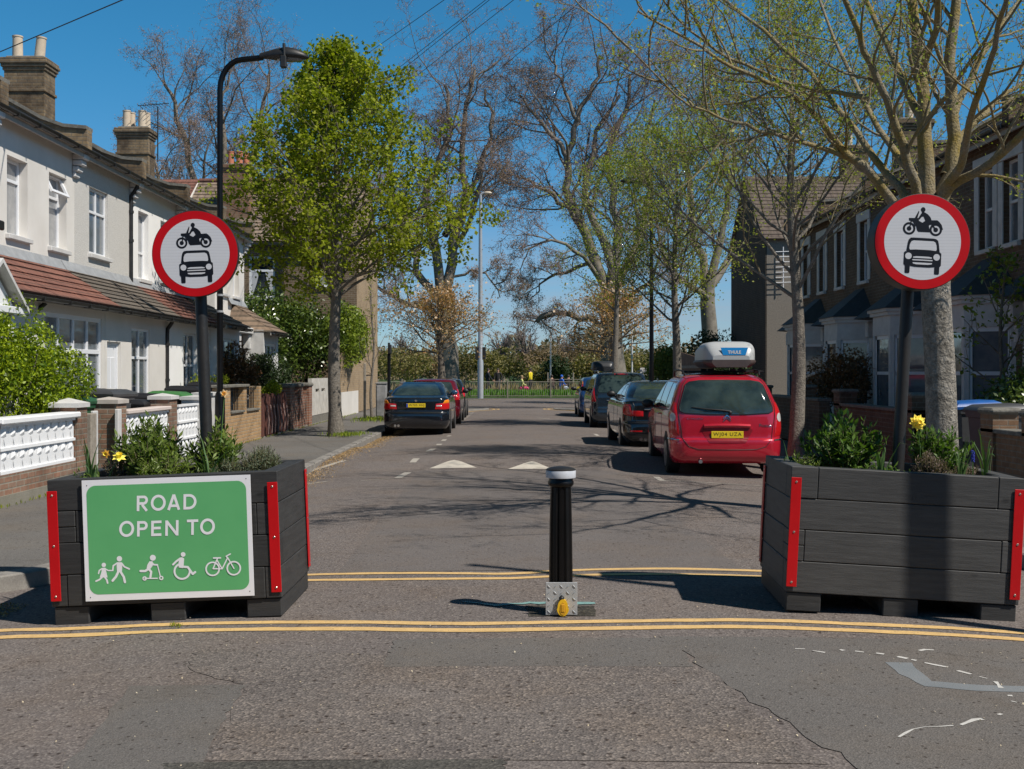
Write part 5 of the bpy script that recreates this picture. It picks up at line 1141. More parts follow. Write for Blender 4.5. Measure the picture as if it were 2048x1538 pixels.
m = MB(); m.box(XW - .25, XW + .06, 10.15, 15.7, -.05, .16); m.build('plinth', mat('mossy_render', (.17, .16, .12), (.24, .22, .18), .95, 4, .5, 40), w1, wp=True)
screen(w1, 13.38, 15.68, .42, .97, 9, 2)
m = MB(); m.bbox(XW - .2, XW + .09, 13.3, 15.72, .99, 1.065, .015); m.bbox(XW - .2, XW + .09, 10.2, 13.28, 1.0, 1.07, .015); m.build('coping', M_BLK, w1, wp=True)
pier(w1, 15.72, 16.1, 1.12, BR_O)
M_OLDW = mat('weathered_post', (.22, .19, .15), (.34, .30, .25), .9, 12, .6, 30)
t = thing('gate_post', 'weathered timber gate post beside the large white screen block wall', 'post', (XW, 16.4, .03)); m = MB(); m.bbox(XW - .1, XW + .05, 16.2, 16.42, .03, 1.02, .01); m.build('post', M_OLDW, t, wp=True); m = MB(); m.bbox(XW - .05, XW + .0, 16.44, 16.62, .03, 1.05, .01); m.build('gate_stile', M_WPAINT, t, wp=True)
w2 = wall_thing('brick garden wall with small white screen blocks behind the planter shrubs', 19)
pier(w2, 17.3, 17.75, 1.13, BR_O, .06, mat('concrete_cap', (.42, .38, .34), (.5, .46, .42), .85)); m = MB(); m.bbox(XW + .035, XW + .09, 17.2, 17.36, .03, 1.05, .008); m.build('gate_stile', M_WPAINT, w2, wp=True)
m = MB(); m.box(XW - .2, XW + .03, 17.75, 20.0, .03, .45); m.build('brickwork', BR_O, w2, wp=True); screen(w2, 17.76, 19.98, .47, .93, 10, 2)
m = MB(); m.bbox(XW - .18, XW + .07, 17.76, 19.99, .955, 1.02, .012); m.build('coping', mat('pink_coping', (.55, .47, .42), (.62, .54, .5), .8), w2, wp=True)
pier(w2, 20.0, 20.45, 1.13, BR_O, .07)
g1 = wall_thing('white concrete gate panel with keyhole pattern between two piers', 21, 'concrete_gate', 'gate'); screen(g1, 20.6, 21.9, .1, 1.0, 6, 3)
pier(g1, 21.95, 22.5, 1.08, M_WPAINT, .03)
pier(g1, 22.75, 23.3, 1.14, M_WPAINT, .03)
w3 = wall_thing('low yellow brick wall with small iron grilles behind the street lamp', 25.3); z3 = 1.28
m = MB(); m.box(XW - .2, XW + .03, 23.75, 27.35, .03, .72)
for a, b in ((23.75, 24.35), (25.55, 25.85), (27.1, 27.35)): m.box(XW - .2, XW + .03, a, b, .721, z3)
m.build('brickwork', BR_L, w3, wp=True); m = MB(); m.bbox(XW - .22, XW + .08, 23.7, 25.95, z3, z3 + .06, .01); m.bbox(XW - .22, XW + .07, 24.36, 25.54, .722, .77, .008); m.bbox(XW - .22, XW + .07, 25.86, 27.09, .722, .77, .008); m.build('coping', M_COPE, w3, wp=True)
for a, b in ((24.36, 25.54), (25.86, 27.09)):
    m = MB(); n = 8
    for i in range(n): y = a + (b - a) * (i + .5) / n; m.tube([(XW - .08, y, .77), (XW - .08, y, 1.27)], .011, 6)
    m.tube([(XW - .08, a, 1.22), (XW - .08, b, 1.22)], .012, 6); m.build('iron_grille', M_BLKM, w3, True, True)
f1 = wall_thing('dark red stained board fence between the yellow brick wall and red piers', 29, 'board_fence', 'fence'); rng = random.Random(4); m = MB(); y = 27.45
while y < 30.6: wd = rng.uniform(.11, .17); m.bbox(XW - .06 + rng.uniform(0, .03), XW - .01 + rng.uniform(0, .03), y, y + wd - .01, .05, 1.05 + rng.uniform(-.06, .05), .006); y += wd
m.build('boards', mat('dark_red_boards', (.07, .022, .016), (.13, .045, .03), .8, 9, .4, 30), f1, wp=True)
m = MB()
for k in range(7): y = 28.0 + k * .4; m.tube([(XW + .03, y, .8), (XW + .07, y + .05, .45), (XW + .04, y + .12, .1)], .018, 5)
m.build('loose_battens', mat('pinkish_batten', (.3, .19, .17), (.38, .27, .24), .9), f1, True, True)
w4 = wall_thing('three red brick piers with stone caps between the board fence and white wall', 32.5)
for a in (31.0, 32.4, 33.9): m = MB(); m.box(XW - .35, XW + .03, a, a + .5, .03, 1.18); m.build('pier', BR_R, w4, wp=True); m = MB(); m.bbox(XW - .4, XW + .07, a - .06, a + .56, 1.18, 1.3, .04); m.build('pier_cap', M_COPE, w4, wp=True)
m = MB(); m.box(XW - .25, XW - .02, 31.5, 32.4, .03, .95); m.box(XW - .25, XW - .02, 32.9, 33.9, .03, .95); m.build('brickwork', BR_R, w4, wp=True)
w5 = wall_thing('dirty white rendered wall with slots behind the green street tree', 36); m = MB(); facade(m, XW, 34.5, 38.6, .3, 1.42, [(35.2, 35.9, 1.0, 1.1), (36.3, 37.0, 1.0, 1.1)], .1); m.box(XW - .2, XW - .11, 34.5, 38.6, .03, 1.42); m.quad((XW, 34.5, .3), (XW, 34.5, 1.42), (XW - .2, 34.5, 1.42), (XW - .2, 34.5, .3)); m.quad((XW, 34.5, 1.42), (XW, 38.6, 1.42), (XW - .2, 38.6, 1.42), (XW - .2, 34.5, 1.42)); m.build('render', mat('dirty_white_render', (.5, .47, .42), (.62, .59, .54), .9, 3, .3, 40, fine=(5, .75)), w5, wp=True); m = MB(); m.box(XW - .19, XW - .01, 34.51, 38.6, .03, .299); m.build('plinth', M_COPE, w5, wp=True)
g2 = wall_thing('grey plank gate beyond the green street tree trunk', 39.5, 'timber_gate', 'gate'); m = MB()
for k in range(7): m.bbox(XW - .05, XW - .01, 38.7 + k * .24, 38.93 + k * .24, .08, 1.75, .005)
m.build('boards', mat('grey_gate_paint', (.12, .13, .14), (.16, .17, .18), .7), g2, wp=True)
w6 = wall_thing('tan brick yard wall with rendered base beside the corner house', 42.5); m = MB(); m.box(XW - .22, XW - .005, 40.5, 44.98, .9, 2.3); m.build('brickwork', M_TAN, w6, wp=True); m = MB(); m.box(XW - .23, XW + .02, 40.5, 44.97, .03, .899); m.build('render_base', M_CREAM, w6, wp=True)
# ---- garden walls, right (in the shade)
XS = 6.4
def rwall(label, y0, y1, z1, brick, piers, seed=0):
    t = thing('garden_wall', label, 'garden wall', (XS, (y0 + y1) / 2, .03)); m = MB(); m.box(XS, XS + .22, y0, y1, .03, z1); m.build('brickwork', brick, t, wp=True); m = MB(); m.bbox(XS - .04, XS + .26, y0, y1, z1, z1 + .06, .01); m.build('coping', M_COPE, t, wp=True)
    for a in piers: m = MB(); m.box(XS - .04, XS + .3, a, a + .4, .03, z1 + .25); m.build('pier', brick, t, wp=True); m = MB(); m.bbox(XS - .08, XS + .34, a - .04, a + .44, z1 + .25, z1 + .33, .03); m.build('pier_cap', M_COPE, t, wp=True)
BR_OR = brickmat('orange_pier_brick', (.30, .17, .09), (.25, .14, .08), (.25, .2, .15), .4)
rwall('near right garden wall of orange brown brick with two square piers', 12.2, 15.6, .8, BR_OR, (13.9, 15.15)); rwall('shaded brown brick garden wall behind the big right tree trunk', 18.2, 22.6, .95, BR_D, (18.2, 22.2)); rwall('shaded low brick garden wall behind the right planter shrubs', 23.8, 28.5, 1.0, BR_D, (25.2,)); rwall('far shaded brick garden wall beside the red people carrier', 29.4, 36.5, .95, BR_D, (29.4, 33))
t = thing('board_fence', 'tall brown timber board fence behind the grey roof box', 'fence', (XS + .1, 41, .03)); m = MB(); y = 36.7; rng = random.Random(9)
while y < 45: m.bbox(XS + .05 + rng.uniform(0, .01), XS + .08 + rng.uniform(0, .01), y, y + .115, .05, 1.95 + .5 * ((y - 36.7) / 8), .004); y += .12
m.build('boards', mat('brown_fence_wood', (.16, .10, .07), (.24, .16, .11), .85, 8, .4, 40), t, wp=True); m = MB(); m.box(XS + .0, XS + .048, 36.7, 45, 1.75, 1.85); m.box(XS + .0, XS + .048, 36.7, 45, .5, .6); m.build('rails', M_OLDW, t, wp=True)

# ================================================================ WHEELED BINS
def bin_(label, x, y, rz, body, lid, h=1.02, w_=.56, d=.62, lidm=None, domed=True, grp='wheeled bins in the left front gardens', z=.06, sticker=False, bag=False):
    t = thing('wheelie_bin', label, 'bin', (x, y, z), R(rz), grp); m = MB(); n = 5; vs = []
    prof = [(.05, .78), (.10, .8), (h - .12, .98), (h - .11, 1.06), (h - .04, 1.08)]
    for z_, k in prof: a, b = w_ / 2 * k, d / 2 * k; c = .04; vs += [(-a + c, -b, z_), (a - c, -b, z_), (a, -b + c, z_), (a, b - c, z_), (a - c, b, z_), (-a + c, b, z_), (-a, b - c, z_), (-a, -b + c, z_)]
    m.add(vs, [(i * 8 + k, i * 8 + (k + 1) % 8, i * 8 + 8 + (k + 1) % 8, i * 8 + 8 + k) for i in range(4) for k in range(8)] + [tuple(range(8))[::-1]]); m.build('body', body, t, True, sharp=35)
    m = MB(); a, b = w_ / 2 * 1.12, d / 2 * 1.12; vs = []
    for z_, k in ((h - .05, 1), (h - .01, 1.02), (h + .02, .96), (h + .065, .72), (h + .075, .3)): vs += [(-a * k, -b * k, z_), (a * k, -b * k, z_), (a * k, b * k, z_ + .03 * k), (-a * k, b * k, z_ + .03 * k)]
    m.add(vs, [(i * 4 + k, i * 4 + (k + 1) % 4, i * 4 + 4 + (k + 1) % 4, i * 4 + 4 + k) for i in range(4) for k in range(4)] + [(16, 17, 18, 19), (3, 2, 1, 0)]); o = m.build('lid', lid, t, True, sharp=30)
    m = MB(); m.tube([(-w_ * .4, d / 2 + .07, h - .05), (w_ * .4, d / 2 + .07, h - .05)], .018, 8); m.build('handle', body, t, True)
    for s in (-1, 1): m = MB(); m.lathe([(.07, -.02), (.1, -.018), (.1, .018), (.07, .02)], 16, (s * (w_ / 2 - .03), d / 2, .1), axis='x'); m.build('wheel', M_BLKM, t, True)
    if sticker:
        m = MB()
        for k in range(5): m.tube([(-.02 + k * .035, -b * .5, h + .0665), (.0 + k * .03, -b * .3, h + .079)], .006, 4)
        m.build('painted_number', M_WPAINT, o)
    return t
def plastic(n, c): return mat(n, c, tuple(v * 1.3 for v in c), .45, 5, .1, 50)
P_GRN, P_GRY, P_BLK, P_BLU, P_LG = plastic('green_bin_plastic', (.02, .075, .035)), plastic('grey_bin_plastic', (.05, .052, .056)), plastic('black_bin_plastic', (.012, .012, .014)), plastic('blue_bin_plastic', (.01, .08, .28)), plastic('light_green_bin_plastic', (.04, .14, .04))
bin_('dark green wheeled bin between the big hedge bush and the grey bin', -6.65, 17.05, 80, P_GRN, P_GRN, 1.12, .62, .72)
bin_('second green wheeled bin squeezed behind the gate opening', -6.5, 17.9, 85, P_GRN, P_GRN, 1.06)
bin_('large grey lidded bin with white painted marks above the small brick pier', -6.75, 18.8, 75, P_GRY, P_GRY, 1.2, .62, .95, sticker=True)
bin_('low black bin right of the large grey lidded bin', -6.6, 20.0, 88, P_BLK, P_BLK, 1.0)
bin_('flat black lidded bin behind the gate panel pier', -6.7, 21.2, 90, P_BLK, P_BLK, 1.08)
bin_('mid green lidded bin left of the left round sign post', -6.6, 22.3, 86, P_BLK, P_LG, 1.1)
bin_('black lidded bin left of the street lamp base above the white pier', -6.8, 24.1, 90, P_BLK, P_BLK, 1.18)
bin_('black lidded bin behind the first iron grille', -6.7, 25.4, 90, P_BLK, P_BLK, 1.25)
bin_('rounded black bin behind the second iron grille', -6.8, 26.6, 90, P_BLK, P_BLK, 1.2)
bin_('grey bin with a blue lid beside the big right tree trunk', 6.8, 17.0, -85, P_GRY, P_BLU, 1.05, grp='wheeled bins in the right front gardens')
bin_('plain dark grey bin next to the blue lidded bin', 6.85, 16.2, -90, P_GRY, P_GRY, 1.02, grp='wheeled bins in the right front gardens')

# ---- terrace on the other side of the cross road, unseen, added to darken reflections and sky fill
def back_house(label, x0, x1, wallm):
    T = lambda v: (v[1], -15 - v[0], v[2]); h = thing('terraced_house', label, 'house', ((x0 + x1) / 2, -15, .05), group='terrace facing the road mouth from across the cross road')
    m = MB(T); facade(m, 0, x0, x1, .05, 6.0, [(x0 + .6, x0 + 2.0, .9, 2.5), (x0 + 3.2, x0 + 4.1, .1, 2.3), (x0 + .8, x0 + 1.8, 3.9, 5.3), (x0 + 3.1, x0 + 4.1, 3.9, 5.3)], .12); m.box(-7, -.2, x0, x1, .05, 6.0); m.build('wall', wallm, h, wp=True)
    for a, b, c, d in ((x0 + .6, x0 + 2.0, .9, 2.5), (x0 + .8, x0 + 1.8, 3.9, 5.3), (x0 + 3.1, x0 + 4.1, 3.9, 5.3)): window(h, T, -.08, a, b, c, d, G_DRK, 2, .6)
    door(h, T, -.1, x0 + 3.2, x0 + 4.1, .1, 2.3, M_DOORR)
    m = MB(T); tiled(m, .3, 5.95, -3.5, 8.0, x0, x1, 12, .015); m.build('roof', T_SLATE, h, wp=True)
for i in range(8): back_house(['yellow brick', 'red brick', 'white rendered', 'brown brick'][i % 4] + ' house across the cross road, number %s from the left behind the camera' % ['one', 'two', 'three', 'four', 'five', 'six', 'seven', 'eight'][i], -20 + i * 4.7, -15.3 + i * 4.7, [BR_Y, BR_R, M_GRR, BR_B][i % 4])
m = MB(); m.box(-60, 60, -14.9, -8.5, -.3, .03); struct(m, 'pavement', M_PAVE)
# ================================================================ TREES
BK_MOSS = mat('mossy_bark', (.34, .24, .045), (.31, .275, .22), .95, 3.2, .9, 40, .03, fine=(45, .6))
BK_GREY = mat('grey_flaking_bark', (.17, .15, .12), (.46, .42, .36), .95, 11, 1.0, 24, .05, fine=(50, .5))
BK_LIME = mat('grey_lime_bark', (.17, .15, .125), (.30, .265, .22), .95, 16, 1.0, 34, .03, fine=(60, .55))
BK_PLANE = mat('plane_bark', (.12, .10, .08), (.23, .20, .16), .9, 2, .5, 20)
TW_PL = mat('plane_twigs', (.125, .092, .085), (.19, .15, .14), .9, 2); TW_LI = mat('lime_twigs', (.14, .115, .07), (.22, .18, .10), .9, 3)
LF_GRN = leafmat('fresh_green_leaf', (.125, .17, .012), (.28, .32, .026), .36, .6, .2); LF_BUD = leafmat('bud_leaf', (.20, .25, .04), (.28, .32, .06), .4, .5)
LF_CHER = leafmat('copper_leaf', (.28, .15, .06), (.42, .27, .15), .35, .5); LF_BLOS = leafmat('pale_blossom', (.5, .40, .34), (.62, .52, .45), .3, .6)
LF_BUSH = leafmat('privet_leaf', (.04, .09, .006), (.27, .36, .016), .2, .3); LF_IVY = leafmat('ivy_leaf', (.03, .06, .012), (.10, .15, .025), .15, .3, .6)
LF_IVYL = leafmat('light_climber_leaf', (.08, .13, .015), (.22, .29, .04), .25, .35); LF_DK = leafmat('dark_conifer_leaf', (.018, .035, .014), (.035, .06, .02), .15, .5); LF_REDB = leafmat('photinia_leaf', (.10, .05, .025), (.17, .09, .04), .2, .4)
LF_PARK = leafmat('park_hedge_leaf', (.14, .135, .055), (.20, .185, .08), .3, .6); LF_BRN = leafmat('bare_thicket', (.15, .115, .075), (.20, .155, .105), .2, .8)

# fresh green street tree (left kerb): straight stem, ascending laterals, rounded crown
def lateral_tree(name, label, base, H, prof, nlat, rbase, bark, twig, leafm, lsize, lper, seed, z0, ang0=48, jit=.12, sides=8, cat='tree', group=None, sub=3.2, lean=(0, 0), P=None, aspect=.7, crown='crown', keepf=None, wob=.05, pw=.95, asym=0.0):
    rng = random.Random(seed); t = thing(name, label, cat, base, group=group); out = [[], [], [], [], []]; leaf = []
    n = 14; pts = []; rad = []
    for i in range(n + 1):
        f = i / n; w_ = wob * math.sin(f * 9 + seed); pts.append((base[0] + lean[0] * f + w_, base[1] + lean[1] * f + w_ * .7, base[2] - .05 + H * .97 * f)); rad.append(rbase * (1 - f) ** .85 + .008 + (.35 * rbase * max(0, 1 - f * 22)))
    out[0].append((pts, rad)); P = P or dict(seg=[14, 6, 5, 4, 3], wig=[0, .13, .17, .22, .2], trop=[0, .07, .05, .03, .02], n=[0, 5, 4, 3], t0=[0, .2, .2, .2], ang=[0, 40, 42, 45], ratio=[0, .5, .52, .55], rr=[0, .55, .6, .6], rmin=.004, taper=.3)
    az = 0
    for k in range(nlat):
        f = z0 / H + (1 - z0 / H) * ((k + rng.random() * .6) / nlat) ** pw; f = min(f, .97); i = min(int(f * n), n - 1); q = Vector(pts[i]).lerp(Vector(pts[i + 1]), f * n - i)
        az += 2.4 + rng.uniform(-.4, .4); L = prof((f * H - z0) / (H - z0)) * rng.uniform(.8, 1.12) * (1 + asym * math.cos(az)); a = R(ang0 * (1.15 - .55 * f) + rng.uniform(-8, 8)); d = Vector((math.cos(az) * math.sin(a), math.sin(az) * math.sin(a), math.cos(a)))
        grow(out, leaf, q, d, L, max(.28 * rad[i] + .006, .012), 1, P, rng)
    finish_tree(t, out, leaf, bark, leafm, lsize, lper, aspect, jit, .5, seed, keepf, (sides, 6), crown, twig, droop=.2)
    return t
base = G(672, 868, .12); base = (-4.28, 28.3, .03)
lateral_tree('street_tree', 'street tree in full fresh green leaf on the left pavement', base, 9.8, lambda u: (3.5 * (1 - u) ** .85 + .3) * min(1, .74 + u * 1.6), 62, .165, BK_LIME, TW_LI, LF_GRN, .10, 6, 3, 3.45, 66, .075, pw=1.25, asym=.13, keepf=lambda c: random.random() < min(1, max(.3, 1.25 - .42 * max(0, c[2] - 7.9))), aspect=.85,
    P=dict(seg=[14, 6, 4, 3, 3], wig=[0, .12, .16, .2, .2], trop=[0, .03, .03, .02, .02], n=[0, 7, 5], t0=[0, .15, .15, .2], ang=[0, 42, 45, 45], ratio=[0, .5, .5, .55], rr=[0, .5, .6, .6], rmin=.006, taper=.3))
# slender trees on the right kerb with small new leaves
PB = dict(seg=[14, 7, 6, 4, 3], wig=[0, .12, .16, .2, .22], trop=[0, .075, .05, .03, .02], n=[0, 7, 5, 4], t0=[0, .18, .15, .15], ang=[0, 38, 42, 48], ratio=[0, .5, .5, .5], rr=[0, .55, .55, .6], rmin=.005, taper=.3)
lateral_tree('street_tree', 'slender leaning street tree with sparse young leaves beside the red car', (4.95, 19.7, .03), 7.3, lambda u: 3.0 * (1 - u) ** .55 + .7, 34, .135, BK_LIME, TW_LI, LF_BUD, .05, 1, 5, 2.9, 64, .06, lean=(-.15, 0), P=PB, wob=.06)
lateral_tree('street_tree', 'slim street tree with a yellow green crown behind the black saloon on the right', (4.9, 34, .03), 8.2, lambda u: 3.1 * (max(.05, math.sin(math.pi * min(1, .2 + u * .75)))) ** .6, 40, .15, BK_LIME, TW_LI, LF_BUD, .075, 1, 6, 3.1, 66, .12, P=PB)
lateral_tree('street_tree', 'lower leafy tree with bright spring leaves between the two bare park trees', (4.6, 50, .03), 10.4, lambda u: 3.0 * (max(.05, math.sin(math.pi * min(1, .2 + u * .75)))) ** .6, 26, .15, BK_LIME, TW_LI, LF_BUD, .10, 1, 16, 4.3, 58, .15, P=dict(PB, n=[0, 6, 4, 3]))
# the big tree: limbs traced from the fork, each with its own depth, then grown twigs
def big_tree():
    Y = 13.0; base = (4.93, Y, .03); t = thing('street_tree', 'large mossy limbed street tree filling the top right, trunk behind the right round sign', 'tree', base)
    rng = random.Random(12); out = [[], [], [], [], []]; leaf = []
    w_ = lambda px, py, dy=0: W(px, py, Y + dy)
    def limb(pts, r0, r1, lev=1, kids=7, klen=1.3):
        P_ = [w_(*p) for p in pts]; S = []
        for i in range(len(P_) - 1):
            p0 = P_[max(i - 1, 0)]; p1 = P_[i]; p2 = P_[i + 1]; p3 = P_[min(i + 2, len(P_) - 1)]
            for k in range(3): u = k / 3; S.append(.5 * ((2 * p1) + (p2 - p0) * u + (2 * p0 - 5 * p1 + 4 * p2 - p3) * u * u + (3 * p1 - p0 - 3 * p2 + p3) * u ** 3))
        S.append(P_[-1]); n = len(S); q_ = 1 if kids == 0 else .72; rd = [q_ * (r0 + (r1 - r0) * (i / (n - 1)) ** .7) for i in range(n)]; S = [p + vrand(rng, .012) for p in S]; out[0].append(([tuple(p) for p in S], rd))
        for k in range(kids):
            f = .28 + .72 * (k + rng.random()) / kids; i = min(int(f * (n - 1)), n - 2); q = S[i].lerp(S[i + 1], f * (n - 1) - i); tg = (S[i + 1] - S[i]).normalized()
            az = rng.random() * 6.28; u = tg.orthogonal().normalized(); v = tg.cross(u); a = R(rng.uniform(28, 60)); d = tg * math.cos(a) + (u * math.cos(az) + v * math.sin(az)) * math.sin(a)
            grow(out, leaf, q, d, klen * rng.uniform(.6, 1.25), max(rd[i] * .42, .012), 1, dict(seg=[0, 7, 6, 4, 3], wig=[0, .12, .17, .2, .2], trop=[0, .05, .03, .02, .0], n=[0, 4, 3, 2], t0=[0, .15, .15, .2], ang=[0, 38, 42, 48], ratio=[0, .6, .56, .5], rr=[0, .5, .5, .6], rmin=.0035, taper=.3), rng)
    limb([(1893, 1022), (1885, 850), (1872, 640), (1866, 480), (1858, 400)], .185, .15, kids=0); low = out[0].pop(); V, Q = tubes_np([low], 18); npmesh('trunk', V, Q, BK_GREY, t, True, True)
    limb([(1858, 440), (1850, 330), (1846, 230), (1838, 110), (1822, 0), (1815, -160), (1822, -330)], .15, .05, kids=9)
    limb([(1866, 430), (1905, 340), (1905, 240), (1900, 120), (1915, 0), (1930, -150), (1950, -300)], .14, .05, kids=9)
    limb([(1862, 450, 0), (1840, 400, -.2), (1805, 290, -.4), (1770, 200, -.6), (1730, 100, -.8), (1690, 0, -1), (1650, -130, -1.2)], .10, .03, kids=9)
    limb([(1850, 460, 0), (1780, 400, -.2), (1740, 345, -.3), (1690, 305, -.5), (1640, 240, -.8), (1590, 190, -1.1), (1500, 150, -1.5), (1400, 95, -1.9), (1275, 20, -2.4)], .105, .012, kids=14, klen=1.0)
    limb([(1850, 450, 0), (1810, 390, .3), (1770, 340, .5), (1710, 260, .9), (1640, 170, 1.3), (1560, 90, 1.7), (1460, 10, 2.2), (1380, -50, 2.5)], .095, .02, kids=12, klen=1.2)
    limb([(1730, 340, -.3), (1700, 320, -.4), (1600, 285, -.9), (1520, 262, -1.2), (1440, 232, -1.6), (1350, 190, -2.0), (1240, 75, -2.6)], .055, .008, kids=12, klen=.9)
    limb([(1735, 195, -.6), (1640, 180, -.6), (1560, 160, -1.0), (1460, 115, -1.3), (1380, 60, -1.6), (1300, -20, -2)], .045, .010, kids=10, klen=.9)
    limb([(1870, 420, 0), (1900, 375, -.3), (1975, 330, -.7), (2060, 255, -1.2), (2150, 170, -1.7), (2260, 60, -2.2)], .10, .03, kids=9)
    limb([(1885, 350, 0), (1930, 270, .3), (1990, 205, .6), (2070, 150, 1.0), (2170, 70, 1.5)], .075, .02, kids=9)
    limb([(1905, 230, 0), (1960, 120, .3), (2010, 40, .6), (2080, -60, 1), (2150, -200, 1.4)], .07, .02, kids=9)
    limb([(1846, 240, 0), (1790, 130, .5), (1740, 20, 1.0), (1690, -90, 1.4), (1640, -220, 1.9)], .075, .02, kids=9)
    limb([(1842, 150, 0), (1870, 60, -.6), (1880, -60, -1.2), (1905, -200, -1.8), (1940, -340, -2.3)], .07, .02, kids=8)
    limb([(1880, 390, 0), (1920, 330, -.8), (1940, 240, -1.7), (1980, 130, -2.5), (2010, 0, -3.2), (2060, -160, -3.8)], .08, .02, kids=8)
    limb([(1850, 380, 0), (1780, 290, 1.2), (1720, 190, 2.2), (1670, 80, 3.0), (1620, -60, 3.8)], .08, .02, kids=8)
    finish_tree(t, out, leaf, BK_MOSS, LF_BUD, .042, 1, .6, .04, .3, 21, None, (10, 7), 'crown', BK_MOSS, droop=.4)
big_tree()
# great bare plane trees in the park
def plane(label, base, limbs, seed, tw=TW_PL, trunk_r=.75, dens=1.0, buds=True, name='plane_tree'):
    rng = random.Random(seed); t = thing(name, label, 'tree', base, group='tall bare plane trees at the park edge'); out = [[], [], [], [], []]; leaf = []; Y = base[1]
    P = dict(seg=[0, 8, 6, 5, 3], wig=[0, .17, .22, .25, .25], trop=[0, .05, .01, -.02, -.03], n=[0, 7.5 * dens, 7 * dens, 5 * dens], t0=[0, .15, .12, .15], ang=[0, 45, 48, 50], ratio=[0, .55, .5, .5], rr=[0, .5, .5, .55], rmin=.015, taper=.3)
    for pts, r0, r1, kids, klen in limbs:
        P_ = [W(p[0], p[1], Y + (p[2] if len(p) > 2 else 0)) for p in pts]; S = []
        for i in range(len(P_) - 1):
            p0 = P_[max(i - 1, 0)]; p1 = P_[i]; p2 = P_[i + 1]; p3 = P_[min(i + 2, len(P_) - 1)]
            for k in range(3): u = k / 3; S.append(.5 * ((2 * p1) + (p2 - p0) * u + (2 * p0 - 5 * p1 + 4 * p2 - p3) * u * u + (3 * p1 - p0 - 3 * p2 + p3) * u ** 3) + vrand(rng, .12 if (i or k) else 0))
        S.append(P_[-1]); n = len(S); rd = [r0 + (r1 - r0) * (i / (n - 1)) ** .8 for i in range(n)]; out[0].append(([tuple(p) for p in S], rd))
        for k in range(kids):
            f = .2 + .8 * (k + rng.random()) / kids; i = min(int(f * (n - 1)), n - 2); q = S[i].lerp(S[i + 1], f * (n - 1) - i); tg = (S[i + 1] - S[i]).normalized()
            az = rng.random() * 6.28; u = tg.orthogonal().normalized(); v = tg.cross(u); a = R(rng.uniform(28, 62)); d = tg * math.cos(a) + (u * math.cos(az) + v * math.sin(az)) * math.sin(a)
            grow(out, leaf, q, d, klen * rng.uniform(.6, 1.2), max(rd[i] * .4, .05), 1, P, rng)
    finish_tree(t, out, leaf, BK_PLANE, leafmat('plane_buds', (.28, .19, .17), (.36, .26, .23), .3) if buds else None, .10, 1, .6, .15, .3, seed, None, (8, 6), 'buds', tw, droop=.4); return t
Yp = 85
plane('tall bare plane tree left of the grey lamp column, trunk behind the copper tree', (W(895, 790, Yp).x, Yp, .03), [
    ([(900, 800), (895, 700), (890, 620), (885, 590)], .85, .62, 0, 0),
    ([(885, 600), (870, 500), (850, 400), (880, 320), (900, 260), (890, 170)], .42, .10, 8, 6),
    ([(888, 600), (910, 480), (932, 380), (925, 300), (932, 210), (950, 140)], .42, .10, 8, 6),
    ([(886, 610), (850, 560), (828, 520), (800, 420, 2), (780, 330, 3), (790, 230, 3)], .36, .09, 8, 6),
    ([(900, 520), (925, 470), (945, 430, -2), (965, 360, -3), (970, 290, -3)], .26, .07, 6, 4),
    ([(890, 470), (930, 400, 2), (960, 330, 3), (985, 250, 4), (970, 180, 4)], .28, .08, 6, 5.5),
    ([(890, 640), (850, 610), (800, 600, -2), (750, 570, -3), (700, 580, -3)], .30, .07, 7, 4.5),
    ([(895, 560), (945, 545), (980, 560, -2), (1000, 595, -2)], .12, .04, 4, 2),
    ([(870, 500), (820, 450, -3), (790, 400, -4)], .22, .07, 5, 5)], 71)
plane('tallest bare plane tree right of centre with a low crooked limb', (W(1228, 800, Yp).x, Yp, .03), [
    ([(1230, 800), (1228, 700), (1222, 620), (1215, 590)], .95, .7, 0, 0),
    ([(1218, 600), (1190, 520), (1160, 450), (1140, 380), (1135, 310), (1155, 240), (1190, 170), (1200, 110)], .48, .10, 10, 6.5),
    ([(1222, 600), (1215, 500), (1170, 410), (1175, 340), (1200, 260), (1240, 190)], .40, .10, 9, 6.5),
    ([(1226, 600), (1240, 480), (1230, 380), (1215, 300), (1250, 220), (1260, 150)], .42, .10, 9, 6.5),
    ([(1160, 450), (1120, 400), (1070, 370), (1040, 350)], .24, .07, 8, 5),
    ([(1138, 320), (1110, 270), (1070, 230), (1040, 190)], .22, .07, 8, 5.5),
    ([(1155, 240), (1130, 180), (1110, 130), (1090, 100)], .16, .05, 7, 5),
    ([(1228, 590), (1280, 480, 2), (1300, 380, 3), (1290, 280, 4), (1310, 200, 4)], .34, .08, 8, 6),
    ([(1215, 650), (1175, 640), (1130, 628), (1095, 628), (1075, 643)], .26, .16, 7, 2.8),
    ([(1200, 560), (1150, 500, -3), (1100, 480, -4), (1050, 500, -4)], .2, .05, 6, 3.4),
    ([(1228, 620), (1260, 600), (1300, 550, -2), (1330, 480, -3)], .24, .06, 7, 5),
    ([(1190, 520), (1130, 540, 2), (1090, 560, 3), (1070, 590, 3)], .18, .05, 5, 3)], 72, dens=.92)
Yq = 95
